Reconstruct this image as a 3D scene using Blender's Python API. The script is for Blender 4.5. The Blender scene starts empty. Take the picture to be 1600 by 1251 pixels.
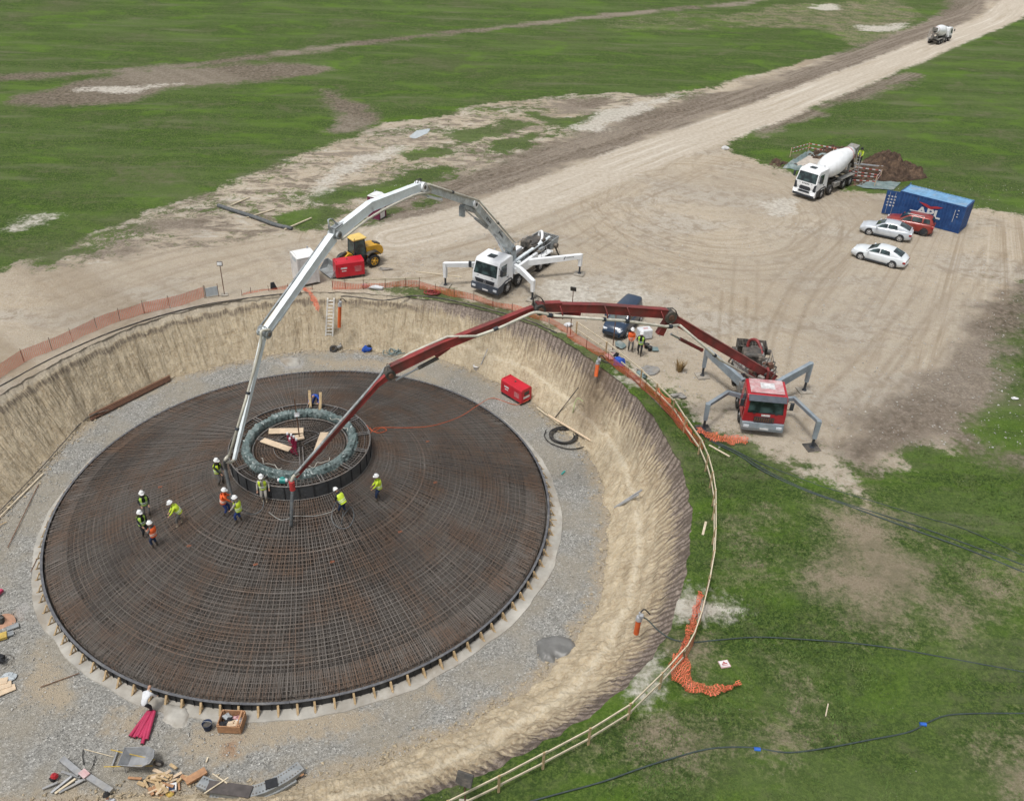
import bpy, bmesh, math, random
import numpy as np
from mathutils import Vector, Matrix, Quaternion
R = math.radians
PI = math.pi
random.seed(7)
rng = np.random.RandomState(7)
SC = bpy.context.scene
COL = SC.collection

# ------------------------------------------------------------------ camera
F_PX, PITCH, ROLL, CAM_H = 1352.0866, 0.5918, 0.0363, 30.9386
cam_data = bpy.data.cameras.new('camera')
cam_data.sensor_fit = 'HORIZONTAL'
cam_data.sensor_width = 36.0
cam_data.lens = 36.0 * F_PX / 1600.0
cam_data.clip_start = 0.5
cam_data.clip_end = 6000
cam = bpy.data.objects.new('camera', cam_data)
COL.objects.link(cam)
cam.location = (0, 0, CAM_H)
# x right, y up, -z forward ; pitch down, then roll about the view axis
_m = Matrix.Rotation(math.pi / 2 - PITCH, 3, 'X') @ Matrix.Rotation(ROLL, 3, 'Z')
cam.rotation_euler = _m.to_euler()
SC.camera = cam

# ------------------------------------------------------------------ light: overcast
world = bpy.data.worlds.new('World')
SC.world = world
world.use_nodes = True
_nt = world.node_tree
_nt.nodes.clear()
_sky = _nt.nodes.new('ShaderNodeTexSky')
_sky.sky_type = 'NISHITA'
_sky.sun_disc = False
SUN_EL, SUN_AZ = R(70), R(222)
_sky.sun_elevation = SUN_EL
_sky.sun_rotation = SUN_AZ
_sky.air_density = 1.0
_sky.dust_density = 4.0
_hs = _nt.nodes.new('ShaderNodeHueSaturation')
_hs.inputs['Saturation'].default_value = 0.28
_bg = _nt.nodes.new('ShaderNodeBackground')
_bg.inputs['Strength'].default_value = 0.12
_wo = _nt.nodes.new('ShaderNodeOutputWorld')
_nt.links.new(_sky.outputs[0], _hs.inputs['Color'])
_nt.links.new(_hs.outputs[0], _bg.inputs['Color'])
_nt.links.new(_bg.outputs[0], _wo.inputs['Surface'])
sun_data = bpy.data.lights.new('sun', 'SUN')
sun_data.energy = 1.9
sun_data.angle = R(12)
sun_data.color = (1.0, 0.97, 0.93)
sun = bpy.data.objects.new('sun', sun_data)
COL.objects.link(sun)
# direction towards the sun (nishita: rotation 0 = +Y, clockwise seen from above)
_sd = Vector((math.sin(SUN_AZ) * math.cos(SUN_EL), math.cos(SUN_AZ) * math.cos(SUN_EL), math.sin(SUN_EL)))
sun.rotation_euler = _sd.to_track_quat('Z', 'Y').to_euler()
SC.view_settings.view_transform = 'Standard'
SC.view_settings.look = 'None'
SC.view_settings.exposure = 0.2
SC.view_settings.gamma = 1.0
SC.render.film_transparent = False
try:
    SC.cycles.max_bounces = 6
    SC.cycles.transparent_max_bounces = 16
except Exception:
    pass

# ------------------------------------------------------------------ geometry of the photograph
PIT = 3.888                       # depth of the excavation
CX, CY = -12.0606, 39.6231        # centre of the foundation
RF = 14.48                        # radius of the outer formwork
RP = 3.98                         # radius of the pedestal formwork

def back(px, py, z=0.0):
    """point of the plane at height z seen at pixel (px,py) of the 1600x1251 photo"""
    X = np.asarray(px, float) - 800.0
    Y = np.asarray(py, float) - 625.5
    cr, sr = math.cos(ROLL), math.sin(ROLL)
    x = cr * X + sr * Y
    y = -sr * X + cr * Y
    a = x / F_PX
    b = -y / F_PX
    c, s = math.cos(PITCH), math.sin(PITCH)
    dx, dy, dz = a, c + b * s, -s + b * c
    t = (z - CAM_H) / dz
    return dx * t, dy * t

def P(px, py, z=0.0):
    x, y = back(px, py, z)
    return Vector((float(x), float(y), z))

def cone_z(r):
    if r < RP: return -0.05
    if r < RF: return -0.05 - (r - RP) * (3.3 / 10.5)
    return -PIT

def PC(px, py, dz=0.0):
    """point on the reinforcement cone seen at a pixel"""
    z = -1.0
    for _ in range(40):
        v = P(px, py, z)
        zz = cone_z(math.hypot(v.x - CX, v.y - CY)) + dz
        z = .6 * z + .4 * zz
    return P(px, py, z)

def on_plane(px, py, a, b):
    """where the sight line of a pixel meets the vertical plane through a and b"""
    d = P(px, py, 0.0) - Vector((0, 0, CAM_H))
    n = Vector((-(b.y - a.y), b.x - a.x))
    t = (a.x * n.x + a.y * n.y) / (d.x * n.x + d.y * n.y)
    return Vector((0, 0, CAM_H)) + d * t

# ------------------------------------------------------------------ noise in numpy
def _hash(ix, iy, seed):
    h = (ix.astype(np.int64) * 374761393 + iy.astype(np.int64) * 668265263 + seed * 1442695041) & 0xffffffff
    h = ((h ^ (h >> 13)) * 1274126177) & 0xffffffff
    return ((h ^ (h >> 16)) & 0xffff) / 65535.0

def vnoise(x, y, seed=0):
    x = np.asarray(x, float); y = np.asarray(y, float)
    ix = np.floor(x); iy = np.floor(y)
    fx = x - ix; fy = y - iy
    fx = fx * fx * (3 - 2 * fx); fy = fy * fy * (3 - 2 * fy)
    a = _hash(ix, iy, seed); b = _hash(ix + 1, iy, seed)
    c = _hash(ix, iy + 1, seed); d = _hash(ix + 1, iy + 1, seed)
    return (a * (1 - fx) + b * fx) * (1 - fy) + (c * (1 - fx) + d * fx) * fy - 0.5

def fbm(x, y, seed=0, oct=4):
    s = 0; a = 1.0
    for o in range(oct):
        s = s + a * vnoise(x * 2 ** o, y * 2 ** o, seed + o * 17)
        a *= 0.5
    return s

# ------------------------------------------------------------------ signed distance masks
def poly_px(pts, z=0.0):
    return [(P(a, b, z).x, P(a, b, z).y) for a, b in pts]

def sd_poly(x, y, poly, far=6.0):
    """metres inside (+) or outside (-) the polygon"""
    poly = np.array(poly)
    mn = poly.min(0) - far; mx = poly.max(0) + far
    out = np.full(x.shape, -float(far))
    m = (x > mn[0]) & (x < mx[0]) & (y > mn[1]) & (y < mx[1])
    px_, py_ = x[m], y[m]
    d2 = np.full(px_.shape, 1e12)
    ins = np.zeros(px_.shape, bool)
    n = len(poly)
    for i in range(n):
        ax, ay = poly[i]; bx, by = poly[(i + 1) % n]
        ex, ey = bx - ax, by - ay
        t = np.clip(((px_ - ax) * ex + (py_ - ay) * ey) / (ex * ex + ey * ey + 1e-12), 0, 1)
        qx = px_ - (ax + t * ex); qy = py_ - (ay + t * ey)
        d2 = np.minimum(d2, qx * qx + qy * qy)
        c = ((ay > py_) != (by > py_)) & (px_ < (bx - ax) * (py_ - ay) / (by - ay + 1e-12) + ax)
        ins ^= c
    d = np.sqrt(d2)
    out[m] = np.where(ins, d, -d)
    return np.clip(out, -far, far)

def sd_line(x, y, line, far=3.0):
    """distance in metres to a polyline"""
    line = np.array(line)
    out = np.full(x.shape, float(far))
    mn = line.min(0) - far; mx = line.max(0) + far
    m = (x > mn[0]) & (x < mx[0]) & (y > mn[1]) & (y < mx[1])
    px_, py_ = x[m], y[m]
    d2 = np.full(px_.shape, far * far)
    for i in range(len(line) - 1):
        ax, ay = line[i]; bx, by = line[i + 1]
        ex, ey = bx - ax, by - ay
        t = np.clip(((px_ - ax) * ex + (py_ - ay) * ey) / (ex * ex + ey * ey + 1e-12), 0, 1)
        qx = px_ - (ax + t * ex); qy = py_ - (ay + t * ey)
        d2 = np.minimum(d2, qx * qx + qy * qy)
    out[m] = np.sqrt(d2)
    return out

def smooth_path(pts, n=10):
    """Catmull-Rom through the points"""
    pts = [Vector(p) for p in pts]
    if len(pts) < 3: return pts
    P4 = [pts[0] * 2 - pts[1]] + pts + [pts[-1] * 2 - pts[-2]]
    out = []
    for i in range(1, len(P4) - 2):
        a, b, c, d = P4[i - 1:i + 3]
        for k in range(n):
            t = k / n
            out.append(0.5 * ((2 * b) + (c - a) * t + (2 * a - 5 * b + 4 * c - d) * t * t + (3 * b - a - 3 * c + d) * t ** 3))
    out.append(pts[-1])
    return out

# ------------------------------------------------------------------ materials
def new_mat(name):
    m = bpy.data.materials.new(name)
    m.use_nodes = True
    nt = m.node_tree
    bs = nt.nodes['Principled BSDF']
    return m, nt, bs

def N(nt, typ, **kw):
    n = nt.nodes.new(typ)
    for k, v in kw.items():
        if k in n.inputs: n.inputs[k].default_value = v
        else: setattr(n, k, v)
    return n

def rgb(c): return (c[0], c[1], c[2], 1.0)

def mix_col(nt, fac, a, b, mode='MIX'):
    """fac: socket or float; a,b: socket or colour"""
    n = nt.nodes.new('ShaderNodeMix')
    n.data_type = 'RGBA'; n.blend_type = mode
    for idx, v in ((0, fac), (6, a), (7, b)):
        if isinstance(v, (int, float)): n.inputs[idx].default_value = v
        elif isinstance(v, (tuple, list)): n.inputs[idx].default_value = rgb(v)
        else: nt.links.new(v, n.inputs[idx])
    return n.outputs[2]

def mth(nt, op, a, b=None, c=None, clamp=False):
    n = nt.nodes.new('ShaderNodeMath'); n.operation = op; n.use_clamp = clamp
    for i, v in enumerate((a, b, c)):
        if v is None: continue
        if isinstance(v, (int, float)): n.inputs[i].default_value = v
        else: nt.links.new(v, n.inputs[i])
    return n.outputs[0]

def ramp(nt, v, lo, hi, a=0.0, b=1.0, smooth=True):
    n = nt.nodes.new('ShaderNodeMapRange')
    if smooth: n.interpolation_type = 'SMOOTHSTEP'
    n.inputs['From Min'].default_value = lo; n.inputs['From Max'].default_value = hi
    n.inputs['To Min'].default_value = a; n.inputs['To Max'].default_value = b
    nt.links.new(v, n.inputs['Value'])
    return n.outputs['Result']

def attr(nt, name):
    n = nt.nodes.new('ShaderNodeAttribute'); n.attribute_name = name
    return n.outputs['Fac']

def coords(nt, scale=(1, 1, 1), rot=(0, 0, 0), kind='Object'):
    tc = nt.nodes.new('ShaderNodeTexCoord')
    mp = nt.nodes.new('ShaderNodeMapping')
    mp.inputs['Scale'].default_value = scale
    mp.inputs['Rotation'].default_value = rot
    nt.links.new(tc.outputs[kind], mp.inputs['Vector'])
    return mp.outputs[0]

def noise(nt, vec, scale, detail=4, rough=0.55, dist=0.0):
    n = nt.nodes.new('ShaderNodeTexNoise')
    n.inputs['Scale'].default_value = scale
    n.inputs['Detail'].default_value = detail
    n.inputs['Roughness'].default_value = rough
    n.inputs['Distortion'].default_value = dist
    if vec is not None: nt.links.new(vec, n.inputs['Vector'])
    return n.outputs['Fac']

def bump(nt, bs, h, strength=0.5, dist=0.05):
    b = nt.nodes.new('ShaderNodeBump')
    b.inputs['Strength'].default_value = strength
    b.inputs['Distance'].default_value = dist
    nt.links.new(h, b.inputs['Height'])
    nt.links.new(b.outputs[0], bs.inputs['Normal'])

_mats = {}
def M(name, col, rough=0.6, metal=0.0, var=0.25, scale=3.0, dirt=None, dirt_amt=0.3, bmp=0.0, coat=0.0, rnd=0.0, trans=0.0, spec=0.5):
    """painted / worn surface: base colour broken by noise, optional dirt colour"""
    if name in _mats: return _mats[name]
    m, nt, bs = new_mat(name)
    co = coords(nt)
    n1 = noise(nt, co, scale, 5, 0.6)
    dark = tuple(c * (1 - var) for c in col); lite = tuple(min(1, c * (1 + var * .6)) for c in col)
    c = mix_col(nt, ramp(nt, n1, 0.3, 0.7), dark, lite)
    if dirt is not None:
        n2 = noise(nt, co, scale * 0.45, 6, 0.7, 0.6)
        c = mix_col(nt, ramp(nt, n2, 0.62 - dirt_amt * .45, 0.78, 0, min(1, dirt_amt * 2)), c, dirt)
    if rnd > 0:
        oi = nt.nodes.new('ShaderNodeObjectInfo')
        c = mix_col(nt, ramp(nt, oi.outputs['Random'], 0, 1, 0, rnd, False), c, tuple(x * 0.45 for x in col))
    nt.links.new(c, bs.inputs['Base Color'])
    bs.inputs['Roughness'].default_value = rough
    bs.inputs['Metallic'].default_value = metal
    bs.inputs['Specular IOR Level'].default_value = spec
    if coat: bs.inputs['Coat Weight'].default_value = coat
    if trans: bs.inputs['Transmission Weight'].default_value = trans
    if bmp: bump(nt, bs, n1, bmp, 0.03)
    _mats[name] = m
    return m

def emis(name, col, st):
    m, nt, bs = new_mat(name)
    bs.inputs['Base Color'].default_value = rgb(col)
    bs.inputs['Emission Color'].default_value = rgb(col)
    bs.inputs['Emission Strength'].default_value = st
    return m

# ------------------------------------------------------------------ mesh builder
class MB:
    """collects vertices and faces; build() links them as one mesh object"""
    def __init__(s): s.v = []; s.f = []; s.mi = []; s.mats = []; s.cur = 0; s.sm = []; s.smooth = False
    def mat(s, m):
        if m not in s.mats: s.mats.append(m)
        s.cur = s.mats.index(m); return s
    def add(s, vs, fs, smooth=None):
        o = len(s.v); s.v += [tuple(v) for v in vs]
        for f in fs:
            s.f.append(tuple(i + o for i in f)); s.mi.append(s.cur); s.sm.append(s.smooth if smooth is None else smooth)
        return s
    def box(s, c, d, rot=None, taper=1.0, shear=(0, 0)):
        """box with centre c and size d, rot = Matrix/Euler tuple, taper on top"""
        c = Vector(c); hx, hy, hz = d[0] / 2, d[1] / 2, d[2] / 2
        vs = []
        for z in (-hz, hz):
            k = taper if z > 0 else 1
            for x, y in ((-hx, -hy), (hx, -hy), (hx, hy), (-hx, hy)):
                v = Vector((x * k + (shear[0] if z > 0 else 0), y * k + (shear[1] if z > 0 else 0), z))
                if rot is not None: v = _rot(rot) @ v
                vs.append(v + c)
        return s.add(vs, [(3, 2, 1, 0), (4, 5, 6, 7), (0, 1, 5, 4), (1, 2, 6, 5), (2, 3, 7, 6), (3, 0, 4, 7)], False)
    def bbox(s, c, d, b=0.03, rot=None):
        """box with chamfered edges"""
        c = Vector(c); hx, hy, hz = d[0] / 2, d[1] / 2, d[2] / 2
        b = min(b, hx * .9, hy * .9, hz * .9)
        bm = bmesh.new()
        bmesh.ops.create_cube(bm, size=1)
        for v in bm.verts: v.co = Vector((v.co.x * d[0], v.co.y * d[1], v.co.z * d[2]))
        bmesh.ops.bevel(bm, geom=bm.edges[:], offset=b, segments=2, affect='EDGES', profile=0.5)
        Rm = _rot(rot) if rot is not None else Matrix.Identity(3)
        bm.verts.ensure_lookup_table()
        vs = [Rm @ v.co + c for v in bm.verts]
        fs = [tuple(v.index for v in f.verts) for f in bm.faces]
        bm.free()
        return s.add(vs, fs, False)
    def prism(s, pts, y0, y1, axis='y'):
        """outline pts (a,b) in the plane normal to axis, extruded between y0 and y1"""
        n = len(pts)
        def mk(a, b, t):
            return {'y': (a, t, b), 'x': (t, a, b), 'z': (a, b, t)}[axis]
        vs = [mk(a, b, y0) for a, b in pts] + [mk(a, b, y1) for a, b in pts]
        fs = [tuple(range(n)), tuple(range(2 * n - 1, n - 1, -1))]
        fs += [(i, i + n, (i + 1) % n + n, (i + 1) % n) for i in range(n)]
        return s.add(vs, fs, False)
    def cyl(s, a, b, r0, r1=None, n=10, cap=True):
        a = Vector(a); b = Vector(b); r1 = r0 if r1 is None else r1
        d = (b - a)
        if d.length < 1e-6: return s
        q = d.to_track_quat('Z', 'Y')
        vs = []
        for p, r in ((a, r0), (b, r1)):
            for i in range(n):
                t = 2 * PI * i / n
                vs.append(p + q @ Vector((r * math.cos(t), r * math.sin(t), 0)))
        s.add(vs, [(i, (i + 1) % n, (i + 1) % n + n, i + n) for i in range(n)], n > 6)
        if cap:
            s.add(vs, [tuple(range(n - 1, -1, -1)), tuple(range(n, 2 * n))], False)
        return s
    def tube(s, pts, r, n=6, close=False):
        pts = [Vector(p) for p in pts]
        m = len(pts)
        rs = r if isinstance(r, (list, tuple)) else [r] * m
        vs = []; ref = None
        for i, p in enumerate(pts):
            t = (pts[min(i + 1, m - 1)] - pts[max(i - 1, 0)])
            if close: t = pts[(i + 1) % m] - pts[i - 1]
            if t.length < 1e-9: t = Vector((0, 0, 1))
            t.normalize()
            if ref is None:
                ref = t.orthogonal().normalized()
            ref = (ref - t * ref.dot(t))
            if ref.length < 1e-6: ref = t.orthogonal()
            ref.normalize()
            bi = t.cross(ref)
            for k in range(n):
                a = 2 * PI * k / n
                vs.append(p + (ref * math.cos(a) + bi * math.sin(a)) * rs[i])
        fs = []
        for i in range(m - 1 if not close else m):
            j = (i + 1) % m
            for k in range(n):
                fs.append((i * n + k, i * n + (k + 1) % n, j * n + (k + 1) % n, j * n + k))
        if not close:
            fs.append(tuple(range(n - 1, -1, -1))); fs.append(tuple((m - 1) * n + k for k in range(n)))
        return s.add(vs, fs, n > 4)
    def beam(s, a, b, w0, h0, w1=None, h1=None, up=(0, 0, 1)):
        """box beam from a to b; w across, h along 'up'"""
        a = Vector(a); b = Vector(b)
        w1 = w0 if w1 is None else w1; h1 = h0 if h1 is None else h1
        t = (b - a).normalized(); u = Vector(up); u = (u - t * u.dot(t))
        if u.length < 1e-5: u = t.orthogonal()
        u.normalize(); w = t.cross(u)
        vs = []
        for p, ww, hh in ((a, w0, h0), (b, w1, h1)):
            for x, z in ((-1, -1), (1, -1), (1, 1), (-1, 1)):
                vs.append(p + w * (x * ww / 2) + u * (z * hh / 2))
        return s.add(vs, [(3, 2, 1, 0), (4, 5, 6, 7), (0, 1, 5, 4), (1, 2, 6, 5), (2, 3, 7, 6), (3, 0, 4, 7)], False)
    def lathe(s, prof, c=(0, 0, 0), n=16, rot=None):
        c = Vector(c); m = len(prof); vs = []
        Rm = _rot(rot) if rot is not None else Matrix.Identity(3)
        for r, z in prof:
            for i in range(n):
                t = 2 * PI * i / n
                vs.append(Rm @ Vector((r * math.cos(t), r * math.sin(t), z)) + c)
        fs = [(j * n + i, j * n + (i + 1) % n, (j + 1) * n + (i + 1) % n, (j + 1) * n + i) for j in range(m - 1) for i in range(n)]
        return s.add(vs, fs, True)
    def torus(s, c, R0, r, n=24, k=6, rot=None):
        pts = []
        Rm = _rot(rot) if rot is not None else Matrix.Identity(3)
        for i in range(n):
            t = 2 * PI * i / n
            pts.append(Vector(c) + Rm @ Vector((R0 * math.cos(t), R0 * math.sin(t), 0)))
        return s.tube(pts, r, k, True)
    def blob(s, c, d, seed=0, n=8, amp=0.25, rot=None):
        """lumpy irregular solid"""
        rr = random.Random(seed)
        c = Vector(c); Rm = _rot(rot) if rot is not None else Matrix.Identity(3)
        vs = []; m = max(3, n // 2)
        for j in range(m + 1):
            ph = PI * j / m
            for i in range(n):
                t = 2 * PI * i / n
                k = 1 + rr.uniform(-amp, amp)
                vs.append(c + Rm @ Vector((d[0] / 2 * math.sin(ph) * math.cos(t) * k, d[1] / 2 * math.sin(ph) * math.sin(t) * k, d[2] / 2 * math.cos(ph) * k)))
        return s.add(vs, [(j * n + i, (j + 1) * n + i, (j + 1) * n + (i + 1) % n, j * n + (i + 1) % n) for j in range(m) for i in range(n)], False)
    def build(s, name, material=None, parent=None, loc=None):
        me = bpy.data.meshes.new(name)
        me.from_pydata(s.v, [], s.f)
        if material is not None and not s.mats: me.materials.append(material)
        for m in s.mats: me.materials.append(m)
        if s.mats: me.polygons.foreach_set('material_index', s.mi)
        me.polygons.foreach_set('use_smooth', s.sm)
        me.validate(); me.update()
        o = bpy.data.objects.new(name, me); COL.objects.link(o)
        if parent is not None: o.parent = parent
        if loc is not None: o.location = loc
        return o

def _rot(r):
    if isinstance(r, Matrix): return r
    if isinstance(r, Quaternion): return r.to_matrix()
    from mathutils import Euler
    return Euler(r).to_matrix()

def tag(o, label=None, cat=None, group=None, kind=None):
    if label: o['label'] = label
    if cat: o['category'] = cat
    if group: o['group'] = group
    if kind: o['kind'] = kind
    return o

def thing(name, label, cat, loc=(0, 0, 0), rz=0.0, group=None):
    o = bpy.data.objects.new(name, None); COL.objects.link(o)
    o.empty_display_size = 0.2
    o.location = loc; o.rotation_euler = (0, 0, rz)
    return tag(o, label, cat, group)

def copy_tree(o, parent=None):
    c = o.copy(); COL.objects.link(c); c.parent = parent
    for ch in [x for x in COL.objects if x.parent == o]: copy_tree(ch, c)
    return c

def np_mesh(name, verts, faces, smooth=True):
    me = bpy.data.meshes.new(name)
    me.vertices.add(len(verts)); me.vertices.foreach_set('co', np.asarray(verts, np.float32).ravel())
    nf = len(faces); k = faces.shape[1]
    me.loops.add(nf * k); me.loops.foreach_set('vertex_index', faces.astype(np.int32).ravel())
    me.polygons.add(nf)
    me.polygons.foreach_set('loop_start', np.arange(0, nf * k, k, dtype=np.int32))
    me.polygons.foreach_set('use_smooth', np.full(nf, smooth, dtype=bool))
    me.update(calc_edges=True)
    return me

def set_attr(me, name, vals):
    a = me.attributes.new(name, 'FLOAT', 'POINT')
    a.data.foreach_set('value', np.asarray(vals, np.float32).ravel())

def link_mesh(me, name, mats, parent=None):
    o = bpy.data.objects.new(name, me); COL.objects.link(o)
    for m in (mats if isinstance(mats, (list, tuple)) else [mats]): me.materials.append(m)
    o.parent = parent
    return o

# ================================================================== TERRAIN
RIM = [(165.8, 20.72), (152.3, 20.4), (138.1, 20.8), (125.0, 20.86), (111.9, 20.91), (98.7, 20.87), (84.7, 20.45), (70.7, 20.76), (61.9, 20.94), (51.6, 21.35), (43.0, 21.29), (34.7, 21.02), (29.3, 21.21), (21.1, 21.42), (14.0, 21.59), (5.1, 21.81), (-1.3, 22.14), (-9.9, 22.33), (-17.6, 22.54), (-24.8, 22.76), (-30.2, 23.05), (-35.3, 23.39), (-40.6, 23.23), (-48.8, 23.04), (-55.6, 22.77), (-63.0, 22.86), (-66.0, 22.74), (-80, 22.7), (-92, 23.2), (-105, 24.3), (-120, 26.5), (-135, 26.6), (-150, 25.0), (-163, 22.6), (-175, 20.9)]
TOE = [(-176.1, 18.08), (171.5, 17.8), (154.7, 18.57), (132.7, 19.0), (120.4, 18.51), (97.5, 18.83), (84.1, 18.58), (71.4, 18.89), (57.9, 18.46), (42.7, 18.5), (34.6, 17.9), (24.7, 18.6), (13.6, 18.6), (0.0, 18.27), (-8.8, 18.17), (-20.3, 18.9), (-31.4, 18.72), (-46.2, 18.69), (-61.7, 18.29), (-70.4, 18.44), (-78.4, 18.81), (-92.9, 18.8), (-104.6, 19.7), (-111.4, 21.2), (-120, 22.8), (-135, 22.8), (-150, 21.0), (-163, 19.0)]
def _interp(tab, a):
    t = sorted((((x + 180) % 360) - 180, r) for x, r in tab)
    xs = np.array([t[-1][0] - 360] + [p[0] for p in t] + [t[0][0] + 360])
    rs = np.array([t[-1][1]] + [p[1] for p in t] + [t[0][1]])
    return np.interp(((a + 180) % 360) - 180, xs, rs)
def rim_r(deg):
    deg = np.asarray(deg, float); k = 10
    s = sum(_interp(RIM, deg + d) for d in np.linspace(-5, 5, k)) / k
    return s + 0.22 * fbm(deg * 0.55, deg * 0 + 3.3, 5, 4)
def toe_r(deg):
    deg = np.asarray(deg, float); k = 10
    s = sum(_interp(TOE, deg + d) for d in np.linspace(-5, 5, k)) / k
    return s + 0.45 * fbm(deg * 0.25, deg * 0 + 7.3, 9, 4)

# ---- ground outside the pit
NA = 1440
deg = np.arange(NA) * 360.0 / NA - 180
th = np.radians(deg)
rr0 = rim_r(deg)
s1 = np.concatenate([np.arange(0, 26, 0.2), np.arange(26, 62, 0.4), np.arange(62, 130, 0.9)])
s2 = 130 * (3300 / 130.0) ** np.linspace(0, 1, 110)
S = np.concatenate([s1, s2])
RR = rr0[None, :] + S[:, None]
# fade rim irregularity with distance
GX = CX + RR * np.cos(th)[None, :]
GY = CY + RR * np.sin(th)[None, :]
x = GX.ravel(); y = GY.ravel()
att = {}
# yard and road: tan trampled dirt
YARD = poly_px([(-260, 500), (-80, 445), (0, 420), (60, 405), (120, 385), (190, 350), (250, 325), (330, 300), (380, 280), (430, 262), (450, 252), (500, 232), (560, 210), (600, 190), (650, 186), (690, 182), (740, 168), (775, 160), (830, 156), (900, 149), (975, 145), (1020, 152), (1060, 142), (1110, 138), (1160, 122), (1200, 112), (1260, 95), (1330, 82), (1370, 68), (1410, 48), (1455, 30), (1490, 18), (1520, 5), (1535, -10), (1540, -30), (1620, -34), (1650, -10), (1606, 25), (1560, 45), (1500, 66), (1440, 92), (1400, 108), (1350, 130), (1300, 152), (1250, 172), (1200, 190), (1160, 212), (1135, 228), (1150, 240), (1190, 252), (1225, 262), (1250, 280), (1330, 296), (1400, 304), (1430, 318), (1530, 324), (1600, 335), (1800, 350), (1800, 400), (1600, 440), (1575, 480), (1550, 520), (1545, 590), (1535, 625), (1500, 660), (1490, 690), (1475, 705), (1440, 690), (1400, 700), (1420, 735), (1390, 730), (1340, 725), (1310, 710), (1325, 745), (1350, 780), (1300, 745), (1265, 735), (1235, 715), (1180, 700), (1150, 690), (1130, 680), (1100, 655), (1068, 628), (1040, 612), (1010, 585), (985, 575), (950, 560), (900, 545), (800, 640), (300, 640), (0, 700), (-300, 720)])
att['yard'] = sd_poly(x, y, YARD)
ROADC = [(1610, -25), (1585, 8), (1560, 30), (1520, 46), (1470, 66), (1400, 95), (1330, 122), (1260, 150), (1180, 182), (1100, 210), (1020, 238), (940, 268), (860, 300), (780, 330), (700, 352), (620, 372)]
_rl = [(P(a, b).x, P(a, b).y) for a, b in ROADC]
_rl = [(v.x, v.y) for v in smooth_path([(a, b, 0) for a, b in _rl], 6)]
_rdd = sd_line(x, y, _rl, 9.0)
att['road'] = 3.3 - _rdd
# streak coordinates along the road (across distance)
att['rdist'] = _rdd
_a0 = P(700, 352); _a1 = P(1500, 55); _ad = (_a1 - _a0).normalized()
att['ralong'] = (x - _a0.x) * _ad.x + (y - _a0.y) * _ad.y
_pc = P(1110, 322)
_pr = np.hypot(x - _pc.x, (y - _pc.y) * .92)
att['arcr'] = _pr
att['arca'] = np.arctan2(y - _pc.y, x - _pc.x)
att['arcw'] = np.clip(1.1 - np.abs(_pr - 11) / 9, 0, 1) * .6
_pe = P(1560, 150)
att['fana'] = np.arctan2(y - _pe.y, x - _pe.x) * 60
att['fanw'] = np.clip((x - P(1240, 500).x) / 6, 0, 1) * np.clip((P(1240, 330).y - y) / 8 + .5, 0, 1)
# brown mud
mud = np.full(x.shape, -6.0)
for pts in (
    [(1620, 430), (1560, 465), (1515, 505), (1480, 545), (1450, 580), (1430, 612), (1400, 632), (1370, 645), (1345, 665), (1312, 700), (1345, 730), (1400, 706), (1440, 692), (1490, 690), (1540, 715), (1600, 738), (1680, 770), (1680, 745), (1600, 720), (1545, 700), (1512, 675), (1540, 640), (1560, 600), (1570, 540), (1640, 470)],
    [(20, 150), (80, 140), (200, 112), (330, 102), (460, 100), (530, 105), (480, 118), (400, 128), (300, 136), (180, 160), (80, 166), (20, 162)],
    [(500, 140), (520, 146), (570, 165), (600, 185), (580, 200), (530, 205), (520, 175)],
    [(250, 345), (330, 340), (330, 365), (300, 380), (285, 362), (240, 360)],
    [(150, 395), (220, 378), (250, 390), (190, 405)],
    [(860, 160), (960, 152), (940, 168), (880, 178)],
    [(1255, 262), (1250, 245), (1300, 236), (1340, 244), (1345, 262), (1330, 285), (1290, 290)],
    ):
    mud = np.maximum(mud, sd_poly(x, y, poly_px(pts)))
# ploughed track band beside the road, track across the far field
for pts, w in (([(1520, -5), (1500, 22), (1440, 52), (1360, 84), (1290, 112), (1200, 142), (1120, 160), (1020, 192), (940, 222), (850, 252), (780, 280), (700, 300), (640, 325)], 3.6),
               ([(1420, 118), (1330, 150), (1250, 180), (1190, 205)], 1.6),
               ([(1800, 10), (1300, -8), (1140, 8), (1000, 20), (850, 36), (700, 52), (560, 68), (440, 84), (330, 98), (240, 108), (130, 112), (0, 122), (-100, 130)], 1.3)):
    l = [(P(a, b).x, P(a, b).y) for a, b in pts]
    mud = np.maximum(mud, w - sd_line(x, y, [(v.x, v.y) for v in smooth_path([(a, b, 0) for a, b in l], 5)], 8.0))
att['mud'] = mud
# pale chalky patches
pale = np.full(x.shape, -6.0)
for pts in (
    [(8, 358), (40, 344), (70, 338), (92, 342), (60, 350), (25, 360)],
    [(1058, 935), (1075, 925), (1100, 930), (1130, 950), (1128, 965), (1100, 975), (1068, 968)],
    [(1000, 1040), (1025, 1030), (1040, 1050), (1020, 1078), (990, 1072)],
    [(480, 290), (560, 240), (640, 226), (600, 250), (540, 275), (500, 300)],
    [(900, 200), (960, 165), (1050, 150), (1040, 160), (980, 180), (930, 205)],
    [(860, 440), (895, 438), (905, 452), (925, 466), (905, 476), (880, 470)],
    [(950, 452), (975, 450), (1000, 458), (990, 470), (960, 468)],
    [(1200, 318), (1240, 315), (1240, 332), (1205, 340)],
    [(960, 590), (985, 578), (1003, 590), (1002, 603), (975, 600)],
    [(130, 141), (280, 130), (290, 134), (180, 147)],
    [(1262, 10), (1300, 7), (1318, 12), (1290, 17), (1268, 14)],
    [(1340, 40), (1372, 42), (1420, 36), (1415, 44), (1380, 50), (1345, 47)],
    ):
    pale = np.maximum(pale, sd_poly(x, y, poly_px(pts), 6.0))
att['pale'] = pale
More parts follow.
